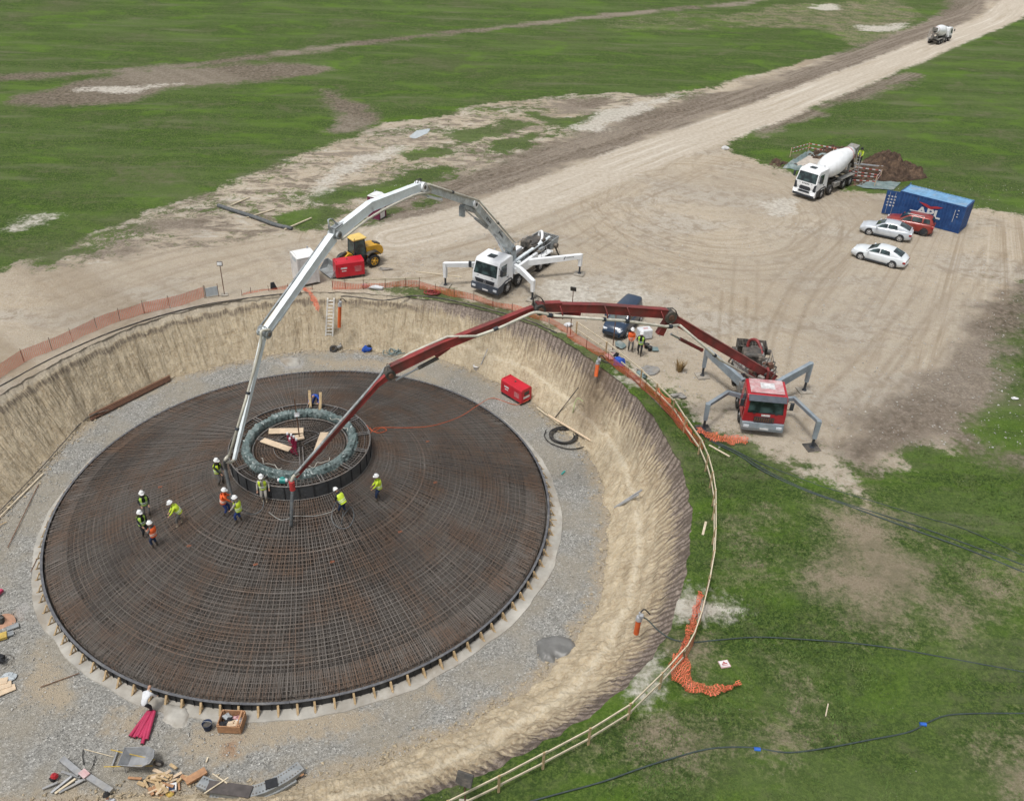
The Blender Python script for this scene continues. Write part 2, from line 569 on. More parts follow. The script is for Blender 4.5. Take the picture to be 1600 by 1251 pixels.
# dry, thin turf
dry = np.full(x.shape, -6.0)
for pts in (
    [(1270, 790), (1330, 800), (1390, 815), (1440, 870), (1480, 930), (1530, 960), (1500, 985), (1440, 960), (1380, 975), (1320, 965), (1290, 930), (1250, 910), (1230, 880), (1290, 870), (1300, 830)],
    [(1330, 745), (1370, 790), (1420, 840), (1460, 860), (1400, 850), (1350, 810)],
    [(1060, 1010), (1100, 1000), (1110, 1060), (1075, 1080)],
    [(930, 1160), (1010, 1100), (1060, 1110), (1100, 1150), (1080, 1180), (980, 1200)],
    [(1230, 1050), (1260, 1080), (1240, 1180), (1210, 1170)],
    [(1140, 830), (1190, 800), (1200, 900), (1150, 900)],
    [(1540, 1180), (1620, 1150), (1650, 1260), (1560, 1260)],
    [(1480, 870), (1620, 900), (1650, 960), (1560, 960)],
    ):
    dry = np.maximum(dry, sd_poly(x, y, poly_px(pts)))
dry = np.maximum(dry, np.minimum(sd_poly(x, y, poly_px([(1120, 30), (1220, 8), (1400, 0), (1440, 25), (1380, 62), (1330, 70), (1290, 45), (1180, 42)])), .4))
dry = np.maximum(dry, np.minimum(sd_poly(x, y, poly_px([(950, 35), (1080, 20), (1230, 28), (1230, 38), (1080, 46), (960, 48)])), -.5))
att['dry'] = dry
att['wild'] = sd_poly(x, y, poly_px([(60, 405), (120, 385), (330, 300), (500, 232), (690, 182), (830, 156), (1000, 148), (1120, 138), (960, 205), (800, 258), (660, 308), (600, 345), (500, 362), (400, 372), (300, 395), (180, 410), (60, 425)]))
# grass growing back on the dirt
reg = np.full(x.shape, -6.0)
for pts in (
    [(500, 300), (560, 288), (620, 275), (690, 262), (720, 262), (650, 290), (560, 312), (505, 318)],
    [(590, 345), (640, 330), (700, 315), (690, 300), (640, 318), (590, 330)],
    [(440, 335), (500, 322), (545, 325), (520, 350), (470, 360), (430, 350)],
    [(620, 238), (700, 228), (720, 244), (640, 250)],
    [(690, 212), (760, 195), (790, 185), (850, 192), (800, 215), (720, 225)],
    [(820, 175), (880, 182), (960, 175), (900, 200), (840, 190)],
    [(760, 220), (830, 205), (860, 214), (800, 236), (765, 236)],
    [(60, 398), (140, 386), (130, 400), (70, 410)],
    [(1080, 700), (1130, 686), (1170, 700), (1090, 720)],
    [(570, 442), (660, 448), (760, 470), (840, 500), (900, 530), (950, 565), (970, 590), (945, 590), (870, 545), (760, 500), (660, 470), (570, 452)],
    [(160, 200), (160, 201), (161, 200)],
    ):
    reg = np.maximum(reg, sd_poly(x, y, poly_px(pts)))
att['regrow'] = reg
# tyre tracks in the yard
trk = np.zeros(x.shape)
TR = [
    ([(1290, 330), (1300, 360), (1285, 400), (1240, 425), (1150, 430), (1060, 415), (980, 385), (940, 350), (925, 330)], 0.35),
    ([(1240, 340), (1262, 365), (1240, 395), (1170, 408), (1080, 395), (1010, 368), (960, 340)], 0.35),
    ([(1210, 345), (1210, 365), (1140, 380), (1060, 370), (990, 345), (930, 315), (900, 290)], 0.3),
    ([(1230, 300), (1150, 300), (1080, 290), (1020, 270), (1060, 238), (1100, 225)], 0.3),
    ([(1200, 290), (1120, 282), (1070, 262), (1085, 240), (1125, 226)], 0.3),
    ([(1300, 300), (1240, 310), (1160, 325), (1060, 320), (980, 300)], 0.3),
    ([(1180, 620), (1190, 520), (1230, 440), (1290, 380), (1310, 350)], 0.5),
    ([(1200, 610), (1222, 520), (1262, 440), (1310, 390)], 0.5),
    ([(1160, 600), (1162, 500), (1165, 430), (1170, 380)], 0.45),
    ([(1145, 580), (1145, 500), (1150, 430)], 0.4),
    ([(1300, 760), (1345, 690), (1400, 610), (1460, 530), (1530, 430), (1570, 370)], 0.6),
    ([(1340, 740), (1390, 660), (1450, 580), (1510, 500), (1560, 430), (1600, 380)], 0.6),
    ([(1270, 730), (1290, 650), (1350, 580), (1420, 500), (1480, 430)], 0.6),
    ([(870, 400), (920, 370), (960, 345), (1000, 320)], 0.35),
    ([(880, 412), (935, 378), (985, 350)], 0.35),
    ([(0, 530), (120, 490), (260, 440), (400, 400), (520, 375), (600, 350)], 0.6),
    ([(0, 500), (120, 465), (260, 415), (400, 385), (500, 365)], 0.6),
    ([(0, 470), (150, 420), (320, 372), (480, 350), (640, 320), (760, 288)], 0.6),
    ([(100, 540), (250, 470), (380, 425), (460, 405)], 0.5),
    ([(700, 340), (640, 380), (600, 410)], 0.5),
    ([(640, 420), (760, 380), (880, 335), (1000, 285)], 0.35),
]
for k, (pts, w) in enumerate(TR):
    l = [(v.x, v.y) for v in smooth_path([P(a, b) for a, b in pts], 5)]
    d = sd_line(x, y, l, 2.5)
    e = np.abs(d - 0.95); w = w * .55
    for q in (l[0], l[-1]): e = e + np.clip(1.2 - np.hypot(x - q[0], y - q[1]) * .3, 0, 1)
    trk = np.maximum(trk, np.clip(1 - e / w, 0, 1) * (0.6 + 0.8 * (vnoise(x * .15, y * .15, k) + .5)))
att['track'] = np.clip(trk, 0, 1)
# heights
yd = np.clip(att['yard'] / 2 + .5, 0, 1)
near = np.clip(1 - (np.hypot(x, y - 60) - 60) / 60, 0, 1)
z = 0.10 * fbm(x * .15, y * .15, 3, 4) + (0.05 * fbm(x * 1.1, y * 1.1, 8, 3)) * near
z += np.clip(mud / 2, 0, 1) * 0.22 * fbm(x * .9, y * .9, 12, 3) * near
z -= 0.05 * att['track'] * near
z += fbm(x * .012, y * .012, 31, 3) * np.clip((np.hypot(x, y) - 160) / 300, 0, 1) * 2.5
s_ = (RR - rr0[None, :]).ravel()
z = z * np.clip(s_ / 1.2, 0.0, 1) 
z -= 0.05 * np.clip(1 - s_ / .4, 0, 1)
GZ = z
ns = len(S)
ii = np.arange(ns - 1)[:, None] * NA; jj = np.arange(NA)[None, :]; j2 = (jj + 1) % NA
faces = np.stack([(ii + jj), (ii + NA + jj), (ii + NA + j2), (ii + j2)], -1).reshape(-1, 4)
me = np_mesh('ground', np.stack([x, y, z], -1), faces)
for k, v in att.items(): set_attr(me, k, v)

# ---- ground material
gm, nt, bs = new_mat('ground')
co = coords(nt)
n_big = noise(nt, co, 0.05, 5, .6)
n_mid = noise(nt, co, 0.35, 6, .65)
co_w = coords(nt, (.085, .16, 1), (0, 0, R(12)))
n_wide = noise(nt, co_w, 1.0, 5, .6)
n_sm = noise(nt, co, 2.2, 6, .7)
n_fin = noise(nt, co, 11.0, 4, .7)
co_s = coords(nt, (0.018, 0.09, 1), (0, 0, R(-14)))
n_str = noise(nt, co_s, 2.0, 6, .6, .3)
# turf
n_m2 = noise(nt, co, 1.0, 5, .7, .4)
n_f2 = noise(nt, co, 5.5, 5, .75)
g = mix_col(nt, ramp(nt, n_sm, .36, .64), (.064, .114, .020), (.140, .200, .042))
g = mix_col(nt, ramp(nt, n_f2, .40, .60, 0, .75), (.034, .064, .015), g)
g = mix_col(nt, ramp(nt, n_fin, .52, .66, 0, .55), g, (.150, .195, .060))
g = mix_col(nt, ramp(nt, n_m2, .50, .72, 0, .55), g, (.140, .150, .075))
g = mix_col(nt, ramp(nt, n_str, .45, .7, 0, .55), g, (.125, .175, .055))
co_s2 = coords(nt, (.03, .16, 1), (0, 0, R(-12)))
n_s2 = noise(nt, co_s2, 2.0, 7, .65, .4)
g = mix_col(nt, ramp(nt, n_s2, .52, .70, 0, .62), g, (.155, .165, .090))
g = mix_col(nt, ramp(nt, n_big, .5, .72, 0, .4), g, (.120, .120, .065))
a_dry = mth(nt, 'ADD', mth(nt, 'MULTIPLY', attr(nt, 'dry'), .13), mth(nt, 'ADD', mth(nt, 'MULTIPLY', n_sm, .9), mth(nt, 'MULTIPLY', n_mid, .9)))
a_dry = mth(nt, 'ADD', a_dry, mth(nt, 'MULTIPLY', mth(nt, 'SUBTRACT', n_f2, .5), .5))
g = mix_col(nt, ramp(nt, a_dry, .74, 1.22, 0, .9), g, mix_col(nt, n_fin, (.20, .150, .100), (.40, .34, .26)))
co_p = coords(nt, (.10, .17, 1), (0, 0, R(20))); n_p = noise(nt, co_p, 1.0, 7, .68, .8)
g = mix_col(nt, ramp(nt, n_p, .50, .66, 0, .6), g, mix_col(nt, n_f2, (.060, .135, .012), (.150, .245, .030)))
g = mix_col(nt, mth(nt, 'MULTIPLY', ramp(nt, n_p, .46, .34, 0, .55), ramp(nt, n_m2, .40, .60, .3, 1)), g, (.150, .140, .085))
vor = nt.nodes.new('ShaderNodeTexVoronoi'); vor.inputs['Scale'].default_value = 3.0
nt.links.new(co, vor.inputs['Vector'])
fle = mth(nt, 'MULTIPLY', ramp(nt, vor.outputs['Distance'], .10, .05), ramp(nt, n_mid, .5, .62))
# dirt
def vec2(u, v, w=None):
    c_ = nt.nodes.new('ShaderNodeCombineXYZ')
    for i_, q_ in enumerate((u, v)):
        if isinstance(q_, (int, float)): c_.inputs[i_].default_value = q_
        else: nt.links.new(q_, c_.inputs[i_])
    return c_.outputs[0]
d = mix_col(nt, ramp(nt, n_sm, .3, .7), (.365, .295, .208), (.510, .440, .335))
d = mix_col(nt, ramp(nt, n_mid, .38, .66, 0, .8), d, (.465, .380, .268))
d = mix_col(nt, ramp(nt, n_wide, .48, .62, 0, .6), d, (.43, .40, .35))
d = mix_col(nt, ramp(nt, n_fin, .40, .60, .0, .55), d, (.55, .50, .43))
v2 = nt.nodes.new('ShaderNodeTexVoronoi'); v2.inputs['Scale'].default_value = 8.0
nt.links.new(co, v2.inputs['Vector'])
d = mix_col(nt, ramp(nt, v2.outputs['Distance'], .24, .10, 0, .6), d, (.66, .63, .57))
v3 = nt.nodes.new('ShaderNodeTexVoronoi'); v3.inputs['Scale'].default_value = 5.0; nt.links.new(co, v3.inputs['Vector'])
d = mix_col(nt, mth(nt, 'MULTIPLY', ramp(nt, v3.outputs['Distance'], .2, .08), ramp(nt, n_mid, .45, .6)), d, (.19, .155, .115))
n_arc = noise(nt, vec2(mth(nt, 'ADD', mth(nt, 'MULTIPLY', attr(nt, 'arcr'), 2.4), mth(nt, 'MULTIPLY', n_wide, 3.0)), mth(nt, 'MULTIPLY', attr(nt, 'arca'), 1.4)), 1.0, 4, .65, .1)
n_road = noise(nt, vec2(mth(nt, 'MULTIPLY', attr(nt, 'rdist'), 1.3), mth(nt, 'MULTIPLY', attr(nt, 'ralong'), .05)), 1.0, 5, .65, .15)
n_fan = noise(nt, vec2(attr(nt, 'fana'), mth(nt, 'MULTIPLY', attr(nt, 'arcr'), .06)), 1.4, 4, .65, .2)
wA = attr(nt, 'arcw'); wF = attr(nt, 'fanw')
dark_t = (.270, .205, .130); lite_t = (.56, .50, .40)
def streak(dst, nn, wgt, k1=.75, k2=.6):
    dst = mix_col(nt, mth(nt, 'MULTIPLY', ramp(nt, nn, .50, .64, 0, k1), wgt), dst, dark_t)
    return mix_col(nt, mth(nt, 'MULTIPLY', ramp(nt, nn, .46, .34, 0, k2), wgt), dst, lite_t)
d = streak(d, n_arc, wA)
d = streak(d, n_fan, wF, .55, .65)
inv = mth(nt, 'SUBTRACT', 1.0, mth(nt, 'MAXIMUM', wA, wF), clamp=True)
d = streak(d, n_road, mth(nt, 'MULTIPLY', inv, .9), .7, .5)
d = mix_col(nt, mth(nt, 'MULTIPLY', ramp(nt, n_m2, .46, .62), ramp(nt, n_wide, .40, .60, .1, .75)), d, (.300, .245, .180))
d = mix_col(nt, mth(nt, 'MULTIPLY', attr(nt, 'track'), ramp(nt, n_sm, .3, .7, .1, .75), None), d, (.245, .190, .125))
d = mix_col(nt, mth(nt, 'MULTIPLY', ramp(nt, n_big, .42, .6), .35), d, (.36, .315, .255))
# dusty pale road
rd = mix_col(nt, ramp(nt, n_sm, .3, .7), (.46, .395, .310), (.58, .525, .440))
rd = mix_col(nt, ramp(nt, n_road, .50, .66, 0, .6), rd, (.40, .335, .250))
rd = mix_col(nt, ramp(nt, n_road, .46, .34, 0, .7), rd, (.66, .62, .54))
# mud
mu = mix_col(nt, ramp(nt, n_sm, .38, .62), (.110, .085, .062), (.255, .210, .165))
mu = mix_col(nt, ramp(nt, n_road, .42, .62, 0, .7), mu, (.36, .31, .25))
mu = mix_col(nt, ramp(nt, n_f2, .40, .60, 0, .5), mu, (.11, .09, .07))
mu = mix_col(nt, ramp(nt, n_m2, .5, .7, 0, .4), mu, (.33, .29, .245))
pa = mix_col(nt, ramp(nt, n_sm, .35, .65), (.42, .38, .32), (.62, .59, .52))
def edge(name, amp, w, wide=1.6):
    big = mth(nt, 'MULTIPLY', mth(nt, 'SUBTRACT', n_wide, .5), amp * wide)
    e = mth(nt, 'ADD', mth(nt, 'ADD', attr(nt, name), big), mth(nt, 'ADD', mth(nt, 'MULTIPLY', mth(nt, 'SUBTRACT', n_mid, .5), amp * 2.2), mth(nt, 'MULTIPLY', mth(nt, 'SUBTRACT', n_sm, .5), amp * 1.4)))
    return ramp(nt, e, -w, w)
m_yard = edge('yard', 2.0, .45, 2.0)
m_road = edge('road', .9, .55)
m_mud = edge('mud', 2.2, 1.3, 3.0)
m_pale = edge('pale', 2.2, .8, 2.6)
m_reg = edge('regrow', 2.8, .5, 2.0)
c = mix_col(nt, fle, g, (.42, .40, .34))
c = mix_col(nt, m_yard, c, d)
sp_ = ramp(nt, mth(nt, 'ADD', mth(nt, 'ADD', mth(nt, 'MULTIPLY', n_f2, .6), mth(nt, 'MULTIPLY', n_m2, .7)), mth(nt, 'MULTIPLY', attr(nt, 'yard'), -.018)), .70, .78, 0, .75)
c = mix_col(nt, mth(nt, 'MULTIPLY', sp_, ramp(nt, attr(nt, 'yard'), 5.5, 1.5)), c, g)
m_wild = ramp(nt, mth(nt, 'ADD', attr(nt, 'wild'), mth(nt, 'MULTIPLY', mth(nt, 'SUBTRACT', n_wide, .5), 6.0)), -1.0, .6)
co_x = coords(nt, (.35, .75, 1), (0, 0, R(-26))); n_x = noise(nt, co_x, 1.0, 6, .7, .5)
c = mix_col(nt, mth(nt, 'MULTIPLY', m_wild, ramp(nt, n_x, .47, .56, 0, .8)), c, mu)
c = mix_col(nt, mth(nt, 'MULTIPLY', m_wild, ramp(nt, n_x, .43, .34, 0, .7)), c, pa)
gx = mth(nt, 'ADD', mth(nt, 'MULTIPLY', n_m2, .7), mth(nt, 'ADD', mth(nt, 'MULTIPLY', n_f2, .5), mth(nt, 'MULTIPLY', n_wide, .6)))
c = mix_col(nt, mth(nt, 'MULTIPLY', m_wild, ramp(nt, gx, .91, 1.0, 0, .9)), c, g)
c = mix_col(nt, mth(nt, 'MULTIPLY', m_mud, .93), c, mu)
c = mix_col(nt, m_road, c, rd)
c = mix_col(nt, mth(nt, 'MULTIPLY', m_reg, .92), c, g)
c = mix_col(nt, mth(nt, 'MULTIPLY', m_pale, .9), c, pa)
nt.links.new(c, bs.inputs['Base Color'])
bs.inputs['Roughness'].default_value = .95
bs.inputs['Specular IOR Level'].default_value = .15
hh = mth(nt, 'ADD', mth(nt, 'MULTIPLY', n_fin, .5), mth(nt, 'ADD', n_sm, n_f2))
bump(nt, bs, hh, .8, .14)
link_mesh(me, 'ground', gm)['kind'] = 'structure'

# ---- excavated slope
NB = 2880; NT = 64
degb = np.arange(NB) * 360.0 / NB - 180
thb = np.radians(degb)
r_rim = rim_r(degb) + 0.12; r_toe = toe_r(degb) - 0.25
T = np.linspace(0, 1, NT)[:, None]
Dg = np.broadcast_to(degb[None, :], (NT, NB))
# how much of a mid bench there is (right hand side)
dd = ((degb + 180) % 360) - 180
bench = np.clip(1 - np.abs(dd + 15) / 95, 0, 1) ** .5
bench = np.clip(bench * 1.4, 0, 1)[None, :]
bt = 0.40 + 0.05 * fbm(Dg * .08, Dg * 0, 41, 3)
g_b = np.where(T < .12, T * 0.9, 0)
g_b = np.where(T < bt - .08, T * 0.85, np.where(T < bt + .05, (bt - .08) * .85 + (T - bt + .08) * .25, 0))
base2 = (bt - .08) * .85 + .13 * .25
g_b = np.where(T >= bt + .05, base2 + (T - bt - .05) / (1 - bt - .05) * (1 - base2), g_b)
g_s = np.clip(T * 1.16, 0, 1) - 0.0
g_s = np.where(T < .82, T * 1.09, .894 + (T - .82) * .589)
gg = g_s * (1 - bench) + g_b * bench
zz = -PIT * (1 - gg)
Rg = r_toe[None, :] + T * (r_rim - r_toe)[None, :]
# bucket scratches: irregular ridges, slanting on the right
slant = 7.0 * np.clip(1 - np.abs(dd - 10) / 70, 0, 1)[None, :]
u = Dg * 1.0 + slant * (1 - T) + .5 * fbm(Dg * .35, T * 2.2, 3, 3)
def ridged(a_, b_, sd_): return 1 - np.abs(vnoise(a_, b_, sd_)) * 2
g1 = ridged(u * 1.3, T * 1.6 + 5, 8); g2 = ridged(u * 2.9, T * 2.6, 18); g3 = ridged(u * 5.5, T * 6, 28)
gro = np.clip((g1 * .25 + g2 * .4 + g3 * .45), 0, 1.15)
teeth = np.abs(((u * 1.0 + 1.3 * vnoise(u * .45, T * 2, 8)) % 1.0) - .5) * 2 * np.clip(.55 + 1.4 * vnoise(u * .3, T * 4, 9) + .3, 0, 1)
mixr = np.clip(bench * 1.1, 0, 1) * np.clip((T - .5) / .15, 0, 1)
gro = gro * (1 - mixr * .65) + teeth * mixr * .9
amp = (.13 + .07 * bench * np.clip((T - .45) / .1, 0, 1)) * np.clip(.5 + 1.2 * (vnoise(Dg * .12, T * 3.5, 77) + .3), 0.2, 1.2) * np.sin(np.clip(T, 0, 1) * PI) ** .5 * np.clip((1.02 - T) / .16, 0, 1)
Rg = Rg + (gro - .6) * amp
Xb = CX + Rg * np.cos(thb)[None, :]; Yb = CY + Rg * np.sin(thb)[None, :]
lump = (fbm(Xb * 1.6 + zz, Yb * 1.6 - zz, 55, 5) * .30 + fbm(Xb * 7 + zz * 3, Yb * 7 - zz * 3, 56, 2) * .07) * np.sin(T * PI) ** .4
zz = zz + lump - 0.04
zz[-1] -= 0.0
fi = np.arange(NT - 1)[:, None] * NB; fj = np.arange(NB)[None, :]; fk = (fj + 1) % NB
faces = np.stack([fi + fj, fi + NB + fj, fi + NB + fk, fi + fk], -1).reshape(-1, 4)
me = np_mesh('excavation_slope', np.stack([Xb, Yb, zz], -1).reshape(-1, 3), faces)
set_attr(me, 't', np.broadcast_to(T, (NT, NB)))
set_attr(me, 'groove', np.clip(gro, 0, 1) * np.clip(amp / .14, 0, 1))
set_attr(me, 'side', np.broadcast_to(bench, (NT, NB)))
# fresh dark cut on the right hand side, around 35 degrees
cut = np.clip(1 - np.abs(Dg - 31 + 6 * (1 - T)) / 7, 0, 1) * np.clip(T * 2.4, 0, 1)
set_attr(me, 'cut', cut)
ang_u = Dg * 1.0 + slant * (1 - T)
set_attr(me, 'u', ang_u)
set_attr(me, 'teeth', (1 - teeth) * mixr)
set_attr(me, 'ledge', np.clip(1 - np.abs(T - bt + .015 + .03 * vnoise(Dg * .8, T * 0, 4)) / .06, 0, 1) * bench)
sm_, nt, bs = new_mat('excavated_soil')
co = coords(nt)
n1 = noise(nt, co, 1.6, 6, .65); n2 = noise(nt, co, 7, 5, .7); n3 = noise(nt, co, .35, 4, .5)
cu = nt.nodes.new('ShaderNodeCombineXYZ')
nt.links.new(mth(nt, 'MULTIPLY', attr(nt, 'u'), 1.0), cu.inputs[0]); nt.links.new(attr(nt, 't'), cu.inputs[1])
n4 = noise(nt, cu.outputs[0], 2.6, 4, .6)
c = mix_col(nt, ramp(nt, n1, .3, .7), (.345, .268, .168), (.560, .470, .325))
c = mix_col(nt, ramp(nt, n3, .4, .65, 0, .5), c, (.42, .350, .245))
c = mix_col(nt, ramp(nt, n2, .35, .7, 0, .5), c, (.60, .54, .43))
c = mix_col(nt, ramp(nt, n4, .52, .66, 0, .42), c, (.24, .185, .12))
gr_ = attr(nt, 'groove')
c = mix_col(nt, ramp(nt, gr_, .70, .95, 0, .42), c, (.22, .165, .105))
c = mix_col(nt, mth(nt, 'MULTIPLY', ramp(nt, attr(nt, 'teeth'), .45, .9, 0, .75), ramp(nt, n1, .35, .55, .35, 1)), c, (.185, .140, .095))
c = mix_col(nt, mth(nt, 'MULTIPLY', attr(nt, 'ledge'), ramp(nt, n2, .3, .6, .2, .8)), c, (.60, .54, .42))
tt = mth(nt, 'ADD', attr(nt, 't'), mth(nt, 'MULTIPLY', mth(nt, 'SUBTRACT', n1, .5), .22))
top = mix_col(nt, ramp(nt, n2, .3, .7), (.130, .102, .086), (.340, .285, .245))
top = mix_col(nt, ramp(nt, attr(nt, 'teeth'), .4, .8, 0, .7), top, (.075, .060, .050))
topf = mth(nt, 'MULTIPLY', ramp(nt, mth(nt, 'ADD', tt, mth(nt, 'MULTIPLY', mth(nt, 'SUBTRACT', n4, .5), .55)), .72, .86), ramp(nt, attr(nt, 'side'), .0, .5, .0, .95))
band = mth(nt, 'MULTIPLY', mth(nt, 'MULTIPLY', ramp(nt, tt, .70, .76), ramp(nt, tt, .84, .78)), mth(nt, 'MULTIPLY', ramp(nt, attr(nt, 'side'), .5, .1), ramp(nt, n4, .35, .55, .1, .85)))
c = mix_col(nt, band, c, (.165, .135, .105))
c = mix_col(nt, mth(nt, 'MULTIPLY', ramp(nt, tt, .80, .88, 0, .65), ramp(nt, attr(nt, 'side'), .5, .1)), c, (.40, .355, .285))
c = mix_col(nt, topf, c, top)
c = mix_col(nt, mth(nt, 'MULTIPLY', ramp(nt, tt, .93, .99), ramp(nt, attr(nt, 'side'), .1, .5, .6, .1)), c, (.33, .285, .225))
c = mix_col(nt, mth(nt, 'MULTIPLY', attr(nt, 'cut'), ramp(nt, n1, .3, .5, .4, .8)), c, (.150, .110, .075))
nt.links.new(c, bs.inputs['Base Color'])
bs.inputs['Roughness'].default_value = .95; bs.inputs['Specular IOR Level'].default_value = .1
bump(nt, bs, mth(nt, 'ADD', n2, mth(nt, 'MULTIPLY', n1, 1.5)), .8, .12)
link_mesh(me, 'excavation_slope', sm_)['kind'] = 'structure'

# ---- gravel floor of the pit
ND = 720; rad = np.concatenate([[RF - 1.2], np.arange(RF - .6, 25.4, .25)])
thd = np.arange(ND) * 2 * PI / ND
X = CX + rad[:, None] * np.cos(thd); Y = CY + rad[:, None] * np.sin(thd)
Z = -PIT + .05 * fbm(X * .7, Y * .7, 66, 4) * np.clip((rad[:, None] - RF - .5) / .5, 0, 1)
nr = len(rad)
fi = np.arange(nr - 1)[:, None] * ND; fj = np.arange(ND)[None, :]; fk = (fj + 1) % ND
me = np_mesh('gravel_floor', np.stack([X, Y, Z], -1).reshape(-1, 3), np.stack([fi + fj, fi + ND + fj, fi + ND + fk, fi + fk], -1).reshape(-1, 4))
xx = X.ravel(); yy = Y.ravel()
rr_ = np.hypot(xx - CX, yy - CY); dg_ = np.degrees(np.arctan2(yy - CY, xx - CX))
tn = 1.2 - (toe_r(dg_) - rr_)          # + near the toe of the slope
tan_ = np.clip(tn, -3, 2)
for pts in ([(380, 1120), (520, 1095), (600, 1110), (560, 1150), (420, 1170), (340, 1200), (260, 1180), (300, 1130)], [(60, 1000), (130, 1080), (100, 1120), (20, 1090)], [(640, 1090), (680, 1060), (700, 1100)],
            [(480, 560), (620, 560), (700, 600), (600, 580), (500, 575)], [(170, 1110), (230, 1100), (220, 1160), (150, 1150)]):
    tan_ = np.maximum(tan_, sd_poly(xx, yy, poly_px(pts, -PIT), 3) + .2)
set_attr(me, 'tan', tan_)
rust = np.full(xx.shape, -3.0)
for pts in ([(340, 1160), (372, 1155), (368, 1175), (350, 1178)], [(22, 960), (30, 950), (40, 970)],):
    rust = np.maximum(rust, sd_poly(xx, yy, poly_px(pts, -PIT), 3))
set_attr(me, 'rust', rust)
cem = np.full(xx.shape, -3.0)
for pts in ([(245, 1095), (290, 1100), (297, 1115), (285, 1135), (265, 1135), (248, 1120)], [(60, 940), (75, 960), (95, 1000), (80, 995), (60, 970)], [(24, 950), (40, 935), (45, 955), (30, 968)],
            [(430, 566), (455, 556), (478, 562), (475, 575), (445, 578)]):
    cem = np.maximum(cem, sd_poly(xx, yy, poly_px(pts, -PIT), 3))
set_attr(me, 'cement', cem)
fm, nt, bs = new_mat('crushed_gravel')
co = coords(nt)
n1 = noise(nt, co, 1.3, 6, .65); n2 = noise(nt, co, .3, 4, .55); n3 = noise(nt, co, 9, 4, .7)
vo = nt.nodes.new('ShaderNodeTexVoronoi'); vo.inputs['Scale'].default_value = 15; nt.links.new(co, vo.inputs['Vector'])
sp = nt.nodes.new('ShaderNodeSeparateColor'); nt.links.new(vo.outputs['Color'], sp.inputs[0])
c = mix_col(nt, sp.outputs[0], (.150, .150, .140), (.385, .380, .355))
c = mix_col(nt, ramp(nt, sp.outputs[1], .95, .98, 0, .7), c, (.66, .65, .61))
c = mix_col(nt, ramp(nt, n1, .3, .7, 0, .4), c, (.195, .185, .160))
c = mix_col(nt, ramp(nt, n2, .42, .62, 0, .6), c, (.285, .255, .20))
e = mth(nt, 'ADD', attr(nt, 'tan'), mth(nt, 'MULTIPLY', mth(nt, 'SUBTRACT', n1, .5), 2.6))
c = mix_col(nt, ramp(nt, e, -.1, 1.0, 0, .85), c, mix_col(nt, n3, (.27, .22, .155), (.42, .36, .27)))
e = mth(nt, 'ADD', attr(nt, 'rust'), mth(nt, 'MULTIPLY', mth(nt, 'SUBTRACT', n1, .5), 1.5))
c = mix_col(nt, ramp(nt, e, -.3, .5, 0, .7), c, (.25, .12, .055))
e = mth(nt, 'ADD', attr(nt, 'cement'), mth(nt, 'MULTIPLY', mth(nt, 'SUBTRACT', n1, .5), 1.2))
c = mix_col(nt, ramp(nt, e, -.1, .2, 0, .85), c, mix_col(nt, n1, (.27, .265, .25), (.40, .39, .37)))
nt.links.new(c, bs.inputs['Base Color'])
bs.inputs['Roughness'].default_value = .95; bs.inputs['Specular IOR Level'].default_value = .15
bump(nt, bs, mth(nt, 'ADD', vo.outputs['Distance'], mth(nt, 'MULTIPLY', n1, .8)), .7, .06)
link_mesh(me, 'gravel_floor', fm)['kind'] = 'structure'
# ---- blinding concrete under and around the cage
ang = np.linspace(0, 2 * PI, 720, endpoint=False)
dga = np.degrees(ang); dga = ((dga + 180) % 360) - 180
outr = RF + .62 + .18 * fbm(dga * .12, dga * 0, 91, 4) + .25 * np.clip(1 - np.abs(dga + 15) / 40, 0, 1)
outr = np.where((dga > 60) & (dga < 165), RF + .12 + .1 * fbm(dga * .2, dga * 0, 92, 3), outr)
vs = [(CX, CY, -PIT + .035)] + [(CX + r * math.cos(a), CY + r * math.sin(a), -PIT + .05) for r, a in zip(outr, ang)] + [(CX + (r + .03) * math.cos(a), CY + (r + .03) * math.sin(a), -PIT - .03) for r, a in zip(outr, ang)]
n = 720
fs = [(0, 1 + i, 1 + (i + 1) % n) for i in range(n)] + [(1 + i, 1 + n + i, 1 + n + (i + 1) % n, 1 + (i + 1) % n) for i in range(n)]
mb = MB(); mb.add(vs, fs)
M('blinding', (.40, .385, .345), .9, var=.25, scale=.8, dirt=(.24, .205, .16), dirt_amt=.5, bmp=.2)
o = mb.build('concrete_blinding', _mats['blinding']); o['kind'] = 'structure'

M('shaded_blinding', (.115, .100, .085), .9, var=.45, scale=1.2, dirt=(.20, .18, .16), dirt_amt=.4)  # added dark disc: shade in the gaps between bars put into its colour
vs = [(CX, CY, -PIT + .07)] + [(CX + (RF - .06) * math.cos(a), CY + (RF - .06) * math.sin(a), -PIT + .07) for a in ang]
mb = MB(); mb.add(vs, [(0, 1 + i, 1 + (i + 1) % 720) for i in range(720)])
o = mb.build('shaded_blinding', _mats['shaded_blinding']); o['kind'] = 'structure'

